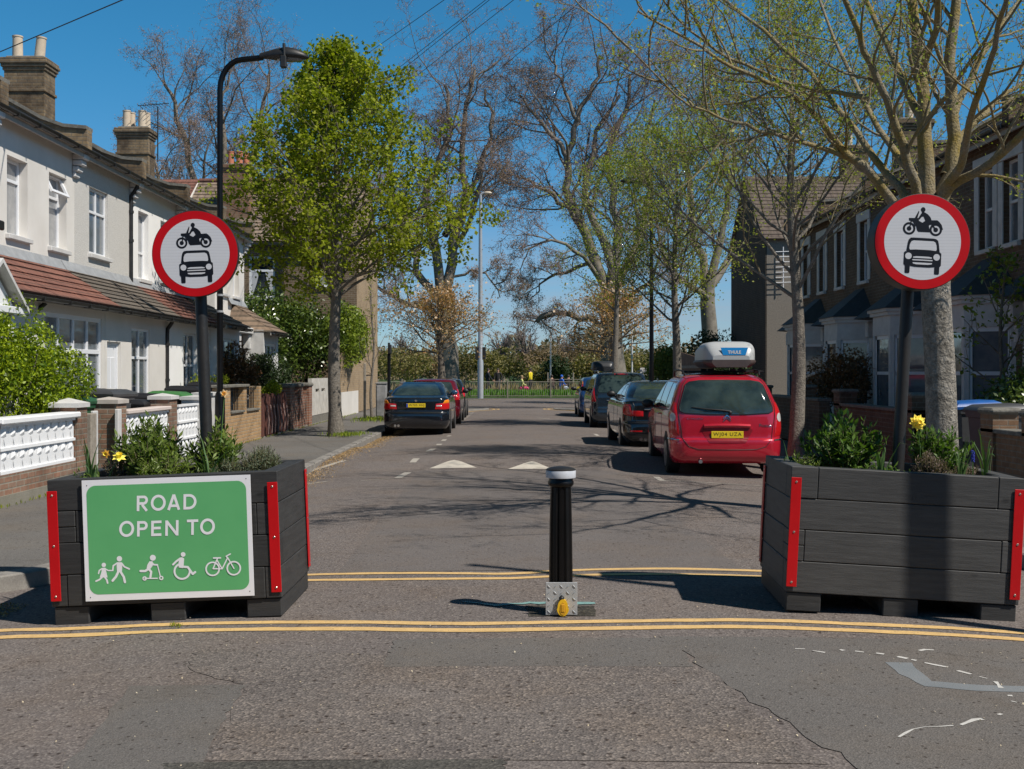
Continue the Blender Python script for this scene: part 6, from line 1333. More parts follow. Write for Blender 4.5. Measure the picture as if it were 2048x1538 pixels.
plane('bare plane tree rising behind the left terrace roofs and lamp column', (W(430, 800, Yq).x, Yq, .03), [
    ([(430, 800), (425, 600), (420, 480)], .9, .65, 0, 0),
    ([(422, 500), (400, 400), (370, 300), (350, 210), (325, 160)], .45, .09, 10, 6.5),
    ([(422, 500), (430, 400), (450, 300), (440, 210), (455, 160)], .45, .09, 10, 6.5),
    ([(422, 500), (470, 400, 3), (510, 300, 4), (530, 200, 4), (540, 140, 4)], .42, .09, 10, 6.5),
    ([(420, 480), (370, 420, -3), (320, 360, -4), (310, 290, -4)], .3, .08, 8, 5.5),
    ([(430, 480), (500, 430, -3), (560, 380, -4), (600, 300, -4)], .3, .08, 8, 5.5)], 73)
plane('bare tree in the park behind the right hand street trees', (W(1420, 800, Yq).x, Yq, .03), [
    ([(1420, 800), (1418, 650), (1415, 560)], .8, .55, 0, 0),
    ([(1416, 580), (1390, 480), (1380, 380), (1365, 290), (1350, 210)], .42, .09, 8, 6),
    ([(1416, 580), (1440, 480), (1460, 380), (1470, 290), (1450, 220)], .42, .09, 8, 6),
    ([(1416, 580), (1480, 480, 3), (1520, 400, 4), (1560, 300, 4)], .36, .09, 8, 6),
    ([(1416, 600), (1370, 560, -3), (1330, 520, -4), (1310, 430, -4)], .28, .08, 7, 5)], 74)
# small copper leaved trees before them
Pc = dict(seg=[14, 6, 5, 4, 3], wig=[0, .12, .18, .2, .2], trop=[0, .0, .0, .0, .0], n=[0, 6, 4, 2], t0=[0, .15, .15, .2], ang=[0, 42, 45, 45], ratio=[0, .5, .5, .55], rr=[0, .5, .6, .6], rmin=.012, taper=.3)
for px, lab, sd in ((882, 'small copper leaved tree with blossom in front of the left park plane tree', 81), (1226, 'small copper leaved tree with blossom in front of the right park plane tree', 82)):
    Y = 60; t = lateral_tree('cherry_plum_tree', lab, (W(px, 800, Y).x, Y, .03), 5.5, lambda u: 3.3 * (1 - u) ** .65 + .3, 34, .26, BARK, TW_LI, LF_CHER, .12, 1, sd, 2.6, 78, .2, P=Pc, group='copper leaved trees at the junction')
    g = np.random.default_rng(sd); C = np.column_stack([g.normal(W(px, 800, Y).x, 1.2, 500), g.normal(Y, 1.2, 500), g.uniform(3.4, 6.3, 500)]); V, Q = leaves_np(C, .15, .9, .3, 0, sd); npmesh('blossom', V, Q, LF_BLOS, t, False, True)
# thin staked sapling on the left pavement
lateral_tree('sapling', 'thin bare sapling with a stake beyond the black saloon on the left pavement', (-4.55, 38, .03), 4.7, lambda u: 1.4 * (1 - u) + .3, 12, .045, BK_LIME, TW_LI, LF_GRN, .05, 1, 91, 1.2, 25, .02, P=dict(Pc, n=[0, 3, 2], rmin=.006))
t = thing('tree_stake', 'square dark timber stake beside the thin sapling', 'stake', (-4.75, 37.6, .03)); m = MB(); m.bbox(-4.79, -4.71, 37.56, 37.64, 0, 1.9, .01); m.build('stake', M_OLDW, t, wp=True); m = MB(); m.tube([(-4.75, 37.6, 1.5), (-4.55, 38, 1.52)], .02, 5); m.build('strap', M_BLKM, t, True, True)

# ================================================================ BUSHES, IVY, HEDGES
c = W(75, 718, 17.3)
bush('hedge_bush', 'big bright green rounded bush above the white screen block wall', 'bush', (-7.2, 16.0, 1.3), (1.25, 1.8, 1.4), 42000, .062, LF_BUSH, 101, blobs=42, br=.36, aspect=.5)
def ivy(name, label, c, rad, n, size, lm, seed, blobs=30): return bush(name, label, 'climber' if 'ivy' in name else 'bush', c, rad, n, size, lm, seed, blobs=blobs, br=.4)
ivy('ivy', 'tall mass of dark glossy ivy in front of the brown brick corner house', (-8.2, 41.0, 2.3), (2.7, 2.2, 2.75), 26000, .15, LF_IVY, 111, 54)
ivy('ivy', 'lighter green ivy hanging over the tan yard wall right of the green street tree', (-6.2, 42.0, 2.6), (1.3, 1.9, 1.7), 9000, .13, LF_IVYL, 112)
ivy('ivy', 'ivy climbing beside the porch of the last pale house', (-8.4, 37.8, 2.0), (1.2, 1.0, 1.9), 8000, .13, LF_IVY, 113)
ivy('climbing_shrub', 'bright sprays of climber on top of the dark ivy below the corner house windows', (-8.6, 43.5, 3.85), (1.6, .8, .55), 2600, .12, LF_GRN, 114, 12)
ivy('shrub', 'dark conifer like shrub between the ivy and the red brick piers', (-7.1, 33.6, 1.25), (.95, 1.3, 1.05), 9000, .09, LF_DK, 115)
ivy('shrub', 'reddish brown photinia shrub behind the dark red board fence', (-7.4, 30.6, 1.55), (.85, 1.2, .85), 5000, .09, LF_REDB, 116)
ivy('shrub', 'low bright green foliage spilling over the dark red board fence', (-6.2, 29.7, 1.12), (.35, .8, .28), 1600, .07, LF_GRN, 117, 10)
ivy('shrub', 'small green plants in the garden behind the iron grille wall', (-7.1, 27.2, 1.25), (.5, .9, .4), 1500, .07, LF_GRN, 118, 10)
ivy('shrub', 'dark shaded shrub with reddish tips in front of the right terrace bays', (7.9, 27.3, 1.2), (.9, 1.6, 1.1), 7000, .08, LF_REDB, 119)
ivy('shrub', 'dark shaded bush filling the front garden at the far right', (8.0, 17.4, 1.0), (1.0, 1.4, 1.0), 7000, .08, LF_IVY, 120)
ivy('hedge_bush', 'dark hedge at the foot of the dark corner house on the right', (7.6, 40.5, 1.0), (1.1, 3.2, 1.25), 8000, .12, LF_DK, 121)
ivy('hedge_bush', 'rounded evergreen bush behind the right lamp column and slim tree', (7.0, 50, 1.55), (1.5, 1.8, 1.45), 6000, .14, leafmat('evergreen_leaf', (.06, .10, .02), (.12, .17, .035), .25), 122)
ivy('hedge_bush', 'dark scrub between the evergreen bush and the fence on the right', (9.2, 52, 2.2), (1.6, 2.0, 1.8), 3500, .14, LF_DK, 123)
lateral_tree('garden_tree', 'thin garden tree with lime leaves against the right edge houses', (8.05, 18.8, .05), 3.6, lambda u: 1.1 * (1 - u) + .25, 12, .05, BARK, TW_LI, LF_IVYL, .09, 2, 131, 1.3, 50, .05, P=dict(Pc, n=[0, 3, 2], rmin=.006))
def tuft(g):
    a = g.random() * 6.28; r = abs(g.gauss(0, .22)); return (-4.0 + r * math.cos(a) * 1.2, 28.0 + r * math.sin(a) * 2, .05 + .03 * g.random())
def tuftmesh(name, label, fn, n, lm, size, seed):
    g = random.Random(seed); C = [fn(g) for _ in range(n)]; V, Q = leaves_np(np.array(C), size, .25, 0, 0, seed, dirs=np.tile((0, 0, 1.4), (n, 1))); o = npmesh(name, V, Q, lm); return tag(o, label, 'grass', kind='stuff')
tuftmesh('grass_tuft', 'grass tuft round the foot of the green street tree', tuft, 500, LF_IVYL, .09, 5)
tuftmesh('grass_tuft', 'grass tuft round the foot of the thin sapling', lambda g: (-4.4 + g.gauss(0, .3), 37.5 + g.gauss(0, .8), .04), 500, LF_IVYL, .12, 6)
tuftmesh('weeds', 'weeds growing along the foot of the left garden walls', lambda g: (XW + .06 + abs(g.gauss(0, .04)), g.uniform(12.5, 44), .03), 700, LF_GRN, .05, 7)
tuftmesh('weeds', 'small weed tuft on the near yellow lines by the green planter', lambda g: tuple(G(352 + g.gauss(0, 7), 1252 + g.gauss(0, 2), .004)), 70, LF_GRN, .02, 8)
# park planting: clumps along the far side
rng = random.Random(55)
def pbush(label, px, ztop, Y, wpx, lm, n, seed, name='park_bush', size=None, grp='bushes in the park', blobs=14):
    x = (px - CX) * Y / F; rx = wpx * Y / F / 2
    return bush(name, label, 'bush', (x, Y, ztop * .40), (rx * 1.25, rx, ztop * .52), n, size or .0023 * Y + .05, lm, seed, grp, blobs, .6, br=.5)
for i, (px, zt, Y, wp_, lm, lab) in enumerate([
    (800, 4.6, 108, 130, LF_PARK, 'green scrub clump left of the copper tree behind the left saloon'), (850, 5.6, 122, 100, LF_BRN, 'brown bare thicket behind the left copper tree'), (740, 5.2, 118, 140, LF_BRN, 'brown thicket behind the corner house edge'),
    (950, 4.4, 100, 110, LF_PARK, 'light green scrub right of the left copper tree'), (1000, 4.2, 102, 90, LF_PARK, 'light green scrub behind the two walkers'), (905, 5.4, 128, 90, LF_BRN, 'brown scrub behind the grey lamp column'),
    (1075, 6.0, 180, 60, LF_BRN, 'brown thicket below the round bare tree'), (1115, 7.0, 185, 90, LF_BRN, 'wide brown thicket right of the round bare tree'), (1085, 3.0, 118, 70, LF_PARK, 'low green bush behind the seated group'), (1115, 3.4, 112, 56, LF_DK, 'round dark green bush behind the person in blue'),
    (1185, 3.7, 115, 80, LF_PARK, 'green bush behind the blue parked car'), (1170, 7.4, 200, 90, LF_BRN, 'brown wood edge left of the right park tree'), (1250, 4.4, 120, 110, LF_PARK, 'green and brown scrub right of the right copper tree'), (1300, 5.6, 150, 120, LF_BRN, 'brown thicket behind the right lamp column'), (1040, 5.2, 175, 60, LF_BRN, 'small brown thicket between the two round bare trees')]):
    pbush(lab, px, zt, Y, wp_, lm, 2600, 200 + i)
# far wood as one mass, and individual round bare trees standing out of it
g = np.random.default_rng(9); n = 26000; X = g.uniform(-170, 170, n); YY = g.uniform(215, 260, n); top = 6.3 + 2.4 * np.sin(X * .11) + 1.8 * np.sin(X * .37 + 1) + 1.3 * np.sin(X * .9); Z = top * g.uniform(0, 1, n) ** .6
V, Q = leaves_np(np.column_stack([X, YY, Z]), 1.5, .5, .1, 0, 4); o = npmesh('distant_wood', V, Q, leafmat('far_wood', (.14, .12, .095), (.19, .17, .12), .1, .9)); tag(o, 'continuous brown and grey wood along the horizon beyond the park', 'woodland', kind='stuff')
def round_tree(label, px, zt, Y, wpx, seed):
    x = (px - CX) * Y / F; rng = random.Random(seed); t = thing('round_bare_tree', label, 'tree', (x, Y, 0), group='round bare trees on the park skyline'); out = [[], [], [], [], []]; leaf = []; H = zt; r = wpx * Y / F / 2
    out[0].append(([(x, Y, 0), (x, Y, H * .3), (x, Y, H * .5)], [.5, .4, .3]))
    P = dict(seg=[0, 6, 5, 4, 3], wig=[0, .08, .12, .2, .2], trop=[0, .02, .0, .0, .0], n=[0, 7, 6], t0=[0, .2, .15, .2], ang=[0, 32, 38, 45], ratio=[0, .55, .5, .5], rr=[0, .5, .5, .6], rmin=.05, taper=.3)
    for k in range(26): a = rng.random() * 6.28; b = R(rng.uniform(5, 95)); d = Vector((math.cos(a) * math.sin(b), math.sin(a) * math.sin(b), math.cos(b))); grow(out, leaf, Vector((x, Y, H * rng.uniform(.3, .5))), d, (H * .52 if b < .7 else r * 1.0) * rng.uniform(.8, 1.0), .16, 1, P, rng)
    finish_tree(t, out, leaf, BK_PLANE, None, .3, 0, sides=(6, 4), twigm=TW_PL)
round_tree('round bare tree on the skyline right of the lamp column', 1005, 8.5, 190, 52, 301); round_tree('larger round bare tree on the skyline above the yellow jacket', 1053, 10.0, 190, 56, 302); round_tree('low round bare tree on the skyline near the white pole', 1128, 7.6, 195, 50, 303); round_tree('bare skyline tree above the left parked saloon', 805, 8.2, 190, 60, 304)
def vg(g): return (g.uniform(-34, 34), g.uniform(72.3, 75.2), .3)
gg = random.Random(3); C = [(gg.uniform(-22, 22), gg.uniform(71.6, 76), 0) for _ in range(16000)]; C = [(x, y, .04 + .20 * math.exp(-((y - 73.6) / 1.5) ** 2)) for x, y, _ in C]
V, Q = leaves_np(np.array(C), .30, .35, 0, 0, 3, dirs=np.tile((0, 0, 1.2), (len(C), 1))); tag(npmesh('verge_grass', V, Q, leafmat('lush_verge', (.06, .16, .015), (.11, .25, .03), .35)), 'lush green verge growth behind the railings at the junction', 'grass', kind='stuff')
C = [(gg.uniform(-24, 30), gg.uniform(77, 98), .03) for _ in range(9000)]; V, Q = leaves_np(np.array(C), .75, .2, 0, 0, 4, dirs=np.tile((0, 0, 1.0), (len(C), 1))); tag(npmesh('dry_grass', V, Q, leafmat('dry_grass_leaf', (.22, .17, .11), (.30, .25, .16), .3)), 'tall dry brown grass behind the green verge in the park', 'grass', kind='stuff')

# ================================================================ STREET FURNITURE
b = Vector((-5.7, 22.6, .03)); t = thing('street_lamp', 'black street lamp with a curved arm and dark oval head on the left pavement', 'street lamp', b)
zt = 7.9; pts = [(b.x, b.y, 1.15), (b.x, b.y, zt - .75)] + [(b.x + .45 - .45 * math.cos(R(a)), b.y, zt - .75 + .6 * math.sin(R(a))) for a in range(15, 91, 15)] + [(b.x + .85, b.y, zt - .11)]
m = MB(); m.tube(pts, [.062] + [.056] * (len(pts) - 1), 14); m.build('column', M_BLACK, t, True, True)
m = MB(); m.lathe([(.11, 0), (.105, .03), (.098, .08), (.098, 1.1), (.085, 1.16), (.06, 1.2)], 18, b); m.build('base_sheath', M_BLACK, t, True, True)
hx = b.x + .85; sec = [(0, .075, .07, 0), (.14, .09, .095, .01), (.3, .15, .14, .0), (.5, .19, .17, -.0), (.7, .18, .15, -.02), (.86, .12, .09, -.04), (.96, .03, .025, -.06)]; vs = []; n = 16
for dx, wy, hz_, dz in sec:
    for k in range(n): a = 2 * math.pi * k / n; s_ = math.sin(a); vs.append((hx - .06 + dx, b.y + wy * math.cos(a), zt - .1 + .05 * dx + dz + hz_ * (s_ if s_ > 0 else s_ * .55)))
m = MB(); m.add(vs, [(i * n + k, i * n + (k + 1) % n, (i + 1) * n + (k + 1) % n, (i + 1) * n + k) for i in range(6) for k in range(n)] + [tuple(range(n)), tuple(range(6 * n, 7 * n))]); m.build('lamp_head', M_BLKM, t, True, True, sharp=60)
m = MB(); m.sphere((hx + .52, b.y, zt - .14), (.27, .13, .06), 16, 8); m.build('lens', glassmat('smoked_lens', (.12, .12, .12), .15), t, True, True)
m = MB(); m.bbox(hx + .37, hx + .49, b.y - .22, b.y - .1, zt - .36, zt - .12, .02); m.tube([(hx + .45, b.y - .17, zt - .14), (hx + .44, b.y - .17, zt + .12)], .03, 8); m.build('sensor_box', M_BLKM, t, wp=True)
m = MB(); m.tube([(b.x, b.y, 3.1), (b.x, b.y, 3.14)], .066, 12); m.tube([(b.x, b.y, 2.78), (b.x, b.y, 2.82)], .066, 12); m.build('clamp_band', M_LEAD, t, True, True)
def lamp2(label, px, Y, ztop, r, m_, arm, name='street_lamp', box=None, base=True):
    x = (px - CX) * Y / F; t = thing(name, label, 'street lamp', (x, Y, .03)); m = MB(); m.lathe([(r * 1.35, 0), (r * 1.35, 1.5 * ztop / 8), (r * 1.2, 1.55 * ztop / 8), (r, ztop * .55), (r * .7, ztop)], 14, (x, Y, 0)); m.build('column', m_, t, True, True)
    m = MB(); m.tube([(x, Y, ztop - .02), (x + arm * .4, Y, ztop + .12), (x + arm, Y, ztop + .14)], r * .6, 8); m.build('arm', m_, t, True, True)
    m = MB(); m.sphere((x + arm * 1.25, Y, ztop + .13), (abs(arm) * .42 + .12, .14, .1), 14, 8); m.build('lamp_head', mat('warm_lamp_head', (.6, .5, .38), None, .3) if box else M_BLKM, t, True, True)
    if box:
        for k in (-1, 1): m = MB(); m.bbox(x + k * .22 - .1, x + k * .22 + .1, Y - .12, Y + .12, 2.4, 3.15, .02); m.tube([(x, Y, 2.8), (x + k * .22, Y, 2.8)], .03, 6); m.build('signal_back', M_BLKM, t, wp=True)
    return t
lamp2('tall pale grey lamp column on the far side of the junction', 961, 70.0, 12.4, .13, mat('grey_galvanised', (.34, .36, .38), (.42, .44, .46), .5, 3, metal=.3), .35, box=True)
lamp2('thin black lamp column among the right hand street trees', 1303, 41, 8.3, .07, M_BLACK, -.6)
x = W(778, 850, 37).x; t = thing('black_post', 'short black post with a small box on top beside the left saloon', 'post', (x, 37, .03)); m = MB(); m.lathe([(.075, 0), (.07, .9), (.055, .95), (.055, 2.2)], 12, (x, 37, 0)); m.build('post', M_BLACK, t, True, True); m = MB(); m.bbox(x - .02, x + .07, 36.85, 37.15, 2.2, 2.5, .015); m.tube([(x, 37, 2.18), (x, 37, 2.56)], .04, 8); m.build('box', M_BLKM, t, wp=True)
x = W(761, 790, 38.5).x; t = thing('utility_cabinet', 'scuffed grey street cabinet behind the left parked saloon', 'cabinet', (x, 39, .03)); m = MB(); m.bbox(x - .16, x + .2, 38.5, 39.2, .03, 1.22, .03); m.build('cabinet', mat('scuffed_grey', (.16, .16, .16), (.36, .36, .36), .7, 3.5, .2, 20), t, wp=True); m = MB(); m.bbox(x - .18, x + .22, 38.48, 39.22, 1.22, 1.26, .01); m.bbox(x - .12, x + .16, 38.485, 38.499, .15, 1.15, .004); m.build('door', mat('scuffed_grey', (.16, .16, .16)), t, wp=True)
# railings along the far pavement in panels
t = thing('railing', 'long low metal railing along the far side of the junction', 'railing', (0, 70.6, .02)); M_RAIL = mat('dull_rail_paint', (.16, .15, .12), (.25, .22, .17), .7, 4)
def panel(x0, x1, y, h, par):
    m = MB(); m.tube([(x0, y, h), (x1, y, h)], .03, 6); m.tube([(x0, y, .16), (x1, y, .16)], .022, 6); k = x0 + .12
    while k < x1 - .05: m.tube([(k, y, .16), (k, y, h)], .011, 4, False); k += .13
    m.build('railing_panel', M_RAIL, par, True, True); m = MB(); m.bbox(x0 - .045, x0 + .045, y - .045, y + .045, .0, h + .18, .01); m.build('railing_post', M_RAIL, par, wp=True)
x = -24.0
while x < 30: panel(x, x + 2.65, 70.62, 1.02, t); x += 2.65
t = thing('railing', 'further sparse metal railing in the park behind the verge', 'railing', (6, 80, .02))
x = 2.6
while x < 20: m = MB(); m.tube([(x, 79, 1.12), (x + 1.75, 79, 1.12)], .02, 5); m.tube([(x, 79, .6), (x + 1.75, 79, .6)], .015, 5); m.bbox(x - .04, x + .04, 78.96, 79.04, 0, 1.6, .01); m.build('railing_panel', M_OLDW, t, wp=True); x += 1.75
for px, zt_, lab in ((1101, 5.0, 'thin white pole in the park left of the right parked cars'), (1264, 5.2, 'thin white pole in the park behind the black roof box')): x = (px - CX) * 95 / F; t = thing('goal_pole', lab, 'pole', (x, 95, 0)); m = MB(); m.lathe([(.08, 0), (.06, zt_)], 8, (x, 95, 0)); m.build('pole', M_WPAINT, t, True, True)
x = (1288 - CX) * 62 / F; t = thing('road_sign', 'small white rectangular plate and round sign near the right lamp column', 'road sign', (x, 62, 0)); m = MB(); m.tube([(x, 62, 0), (x, 62, 1.75)], .03, 8); m.build('post', M_LEAD, t, True, True); m = MB(); m.bbox(x - .22, x + .12, 61.93, 61.96, 1.45, 1.85, .01); m.build('plate', M_WPAINT, t, wp=True); m = MB(); m.lathe([(.16, 0), (.16, .02)], 20, (x + .38, 61.94, 1.35), axis='y'); m.build('round_plate', M_WPAINT, t, wp=True)
x0 = (905 - CX) * 600 / F; t = thing('distant_building', 'tiny blue grey block building far beyond the park trees', 'building', (x0, 600, 0)); m = MB(); m.box(x0, x0 + 14, 600, 620, 0, 9.5); m.box(x0 + 3, x0 + 11, 602, 618, 9.5, 11); m.build('wall', mat('far_blue_block', (.15, .2, .28), (.18, .24, .32)), t, wp=True)
# overhead wires; the far ends reach the corner house and terrace eaves
M_WIRE = mat('wire', (.02, .02, .022), None, .6)
def wire(label, a, b, sag, r=.012):
    t = thing('overhead_wire', label, 'wire', a, group='overhead wires crossing the sky'); a, b = Vector(a), Vector(b); m = MB(); m.tube([a.lerp(b, i / 16) - Vector((0, 0, sag * 4 * (i / 16) * (1 - i / 16))) for i in range(17)], r, 4); m.build('cable', M_WIRE, t, True, True)
for i, ((x1, y1), (x2, y2), lab) in enumerate([((888, 0), (755, 93), 'left most of the wires above the green street tree'), ((971, 0), (782, 148), 'upper of the close pair of wires above the green street tree'), ((976, 2), (786, 154), 'lower of the close pair of wires above the green street tree'), ((1027, 0), (838, 148), 'wire right of the close pair above the green street tree'), ((1165, 0), (935, 192), 'right most wire crossing in front of the bare plane trees')]):
    k = 1.25; ex, ey = x1 + (x2 - x1) * 2.05, y1 + (y2 - y1) * 2.05; sx, sy = x1 - (x2 - x1) * k, y1 - (y2 - y1) * k
    wire(lab, W(sx, sy, 17), W(ex, ey, 44.6), .0, .008)
wire('single wire at the top left above the first chimney', W(400, -66, 15), W(-180, 180, 26), .0, .011)
# timber pole and gatepost-side shade: utility pole standing on the near right corner, out of frame
px_, py_ = 4.88, 6.33; t = thing('utility_pole', 'tall timber utility pole just outside the right edge that casts the long thin shadow', 'utility pole', (px_, py_, .02)); m = MB(); m.tube([(px_, py_, -.1), (px_, py_, 3.4), (px_, py_, 5.2), (px_, py_, 7.5)], [.072, .072, .066, .045], 18); m.build('pole', M_OLDW, t, True, True)
m = MB(); m.lathe([(.06, 7.5), (.06, 7.54), (.02, 7.58)], 12, (px_, py_, 0)); m.build('pole_cap', M_LEAD, t, wp=True)
# ================================================================ CARS
GL_CAR = glassmat('car_glass', (.015, .025, .025), .03, (.04, .06, .055)); M_TYRE = mat('tyre', (.012, .012, .012), (.022, .021, .02), .85, 20); M_RIM = mat('alloy_rim', (.45, .46, .48), None, .3, metal=.9)
M_TRIM = mat('black_trim', (.012, .012, .013), None, .5); M_CHR = mat('chrome', (.7, .72, .75), None, .15, metal=1); M_PLT = mat('yellow_plate', (.75, .55, .02), None, .4); M_LR = mat('lamp_red', (.42, .008, .012), (.55, .012, .015), .12, 30, coat=.6); M_LO = mat('lamp_orange', (.75, .22, .01), None, .15, coat=.6); M_LC = mat('lamp_clear', (.45, .43, .42), (.6, .58, .56), .12, 40, coat=.6)
def paintm(n, c, c2, met=.5, r=.3): return mat(n, c, c2, r, 1.5, 0, metal=met, coat=1.0)
class Car:
    """horizontal slices (z, half width, rear y, front y, corner radius, rear bow); y grows forward from the rear bumper"""
    def __init__(s, st, name, label, x, y, rz, body, group='cars parked along the kerbs'):
        s.st = st; s.zs = [a[0] for a in st]; s.t = thing(name, label, 'car', (x, y, gz(x, y + 2) - .004), R(rz), group); s.body = body; s.Wm = max(a[1] for a in st); s.mesh()
    def at(s, z):
        z = min(max(z, s.zs[0]), s.zs[-1]); i = 0
        while i < len(s.zs) - 2 and z > s.zs[i + 1]: i += 1
        a, b = s.st[i], s.st[i + 1]; f = (z - a[0]) / (b[0] - a[0]); p = s.st[max(i - 1, 0)]; q = s.st[min(i + 2, len(s.st) - 1)]; o = []
        for k in range(1, 6):      # monotone-ish hermite
            m0 = (b[k] - a[k]); d0 = (a[k] - p[k]) * (b[0] - a[0]) / max(a[0] - p[0], 1e-3) if i > 0 else m0; d1 = (q[k] - b[k]) * (b[0] - a[0]) / max(q[0] - b[0], 1e-3) if i < len(s.st) - 2 else m0
            t0 = 0 if d0 * m0 <= 0 else min(abs((d0 + m0) / 2), 3 * abs(m0)) * (1 if m0 > 0 else -1); t1 = 0 if d1 * m0 <= 0 else min(abs((d1 + m0) / 2), 3 * abs(m0)) * (1 if m0 > 0 else -1)
            h = f; o.append((2 * h ** 3 - 3 * h * h + 1) * a[k] + (h ** 3 - 2 * h * h + h) * t0 + (-2 * h ** 3 + 3 * h * h) * b[k] + (h ** 3 - h * h) * t1)
        return o
    def rear(s, a, z, off=0.0):
        """arc coordinate a from the rear centre line, wraps round the corner on to the side"""
        w, r, f, rc, bow = s.at(z); rc = min(rc, w * .8, (f - r) * .45); sg = 1 if a >= 0 else -1; a = abs(a); fl = w - rc
        if a <= fl: x = a; y = r + bow * (a / w) ** 2; n = (0, -1)
        else:
            th = (a - fl) / rc; y0 = r + bow * (fl / w) ** 2
            if th < math.pi / 2: x = fl + rc * math.sin(th); y = y0 + rc - rc * math.cos(th); n = (math.sin(th), -math.cos(th))
            else: x = w; y = y0 + rc + (th - math.pi / 2) * rc; n = (1, 0)
        return (sg * (x + n[0] * off), y + n[1] * off, z)
    def side(s, sg, y, z, off=0.0):
        w, r, f, rc, bow = s.at(z); rc = min(rc, w * .8, (f - r) * .45); x = w
        e = (r + bow + rc) - y
        if e > 0: x = w - rc + math.sqrt(max(rc * rc - e * e, 0))
        e = y - (f - rc)
        if e > 0: x = w - rc + math.sqrt(max(rc * rc - e * e, 0))
        return (sg * (x + off), y, z)
    def mesh(s):
        m = MB(); lv = []; 
        for i in range(len(s.zs) - 1):
            n = max(2, int((s.zs[i + 1] - s.zs[i]) / .03)); lv += [s.zs[i] + (s.zs[i + 1] - s.zs[i]) * k / n for k in range(n)]
        lv.append(s.zs[-1]); N_ = 0; vs = []
        for z in lv:
            w, r, f, rc, bow = s.at(z); rc = min(rc, w * .8, (f - r) * .45); ring = []
            for k in range(7): x = (w - rc) * k / 7; ring.append((x, r + bow * (x / w) ** 2))
            y0 = r + bow * ((w - rc) / w) ** 2
            for k in range(8): t = math.pi / 2 * k / 7; ring.append((w - rc + rc * math.sin(t), y0 + rc - rc * math.cos(t)))
            for k in range(1, 14): ring.append((w, y0 + rc + (f - rc - y0 - rc) * k / 14))
            for k in range(8): t = math.pi / 2 * k / 7; ring.append((w - rc + rc * math.cos(t), f - rc + rc * math.sin(t)))
            for k in range(1, 8): ring.append(((w - rc) * (1 - k / 7), f + .02 * k / 7))
            full = ring + [(-x, y) for x, y in ring[-2:0:-1]]; N_ = len(full); vs += [(x, y, z) for x, y in full]
        K = len(lv); m.add(vs, [(i * N_ + k, i * N_ + (k + 1) % N_, (i + 1) * N_ + (k + 1) % N_, (i + 1) * N_ + k) for i in range(K - 1) for k in range(N_)] + [tuple(range(N_))[::-1], tuple((K - 1) * N_ + k for k in range(N_))])
        s.bo = m.build('body', s.body, s.t, True, sharp=38)
    def patch(s, poly, fn, name, material, off=.004, par=None, rings=6, sub=6, thick=0):
        P = []
        for i in range(len(poly)):
            a, b = poly[i], poly[(i + 1) % len(poly)]
            P += [(a[0] + (b[0] - a[0]) * k / sub, a[1] + (b[1] - a[1]) * k / sub) for k in range(sub)]
        cx = sum(p[0] for p in P) / len(P); cz = sum(p[1] for p in P) / len(P); n = len(P); vs = [fn(cx, cz, off + thick)]
        for r in range(1, rings + 1):
            for p in P: u = r / rings; vs.append(fn(cx + (p[0] - cx) * u, cz + (p[1] - cz) * u, off + thick * (1 - u ** 6)))
        fs = [(0, 1 + k, 1 + (k + 1) % n) for k in range(n)] + [(1 + (r - 1) * n + k, 1 + r * n + k, 1 + r * n + (k + 1) % n, 1 + (r - 1) * n + (k + 1) % n) for r in range(1, rings) for k in range(n)]
        m = MB(); m.add(vs, fs); return m.build(name, material, par or s.t, True, sharp=60)
    def line(s, pts, fn, name, material, r=.005, off=0.0, par=None):
        m = MB(); P = []
        for i in range(len(pts) - 1): P += [fn(pts[i][0] + (pts[i + 1][0] - pts[i][0]) * k / 6, pts[i][1] + (pts[i + 1][1] - pts[i][1]) * k / 6, off) for k in range(6)]
        P.append(fn(*pts[-1], off)); m.tube(P, r, 6); return m.build(name, material, par or s.t, True)
    def wheels(s, yr, yf, rad=.31, track=None, wd=.2, rim=M_RIM):
        for y in (yr, yf):
            for sg in (-1, 1):
                w = s.at(.5)[0]; x1 = sg * (w + .012); x0 = sg * (w - wd); arch = [(y + (rad + .055) * math.cos(a), max(rad + (rad + .055) * math.sin(a), s.zs[0] + .002)) for a in [math.pi * 2 * k / 26 for k in range(26)]]
                s.patch(arch, lambda yy, z, o: s.side(sg, yy, z, o), 'wheel_arch', M_TRIM, .003, sub=1)
                m = MB(); a, b = min(x0, x1), max(x0, x1); m.lathe([(rad * .66, a), (rad * .94, a + .004), (rad, a + .03), (rad, b - .03), (rad * .94, b - .004), (rad * .66, b)], 36, (0, y, rad), axis='x'); tw = m.build('wheel', M_TYRE, s.t, True, sharp=30)
                m = MB(); xo = x1 + sg * .004
                m.lathe([(rad * .66, 0), (rad * .62, -sg * .02), (rad * .2, -sg * .02)], 24, (xo, y, rad), axis='x')
                for k in range(5):
                    t = k * 1.2566; d = Vector((0, math.cos(t), math.sin(t))); q = Vector((0, -math.sin(t), math.cos(t))); c0 = Vector((xo, y, rad)); m.add([c0 + d * .03 + q * .03, c0 + d * rad * .62 + q * .035, c0 + d * rad * .62 - q * .035, c0 + d * .03 - q * .03], [(0, 1, 2, 3)])
                m.build('rim', rim, tw, True)
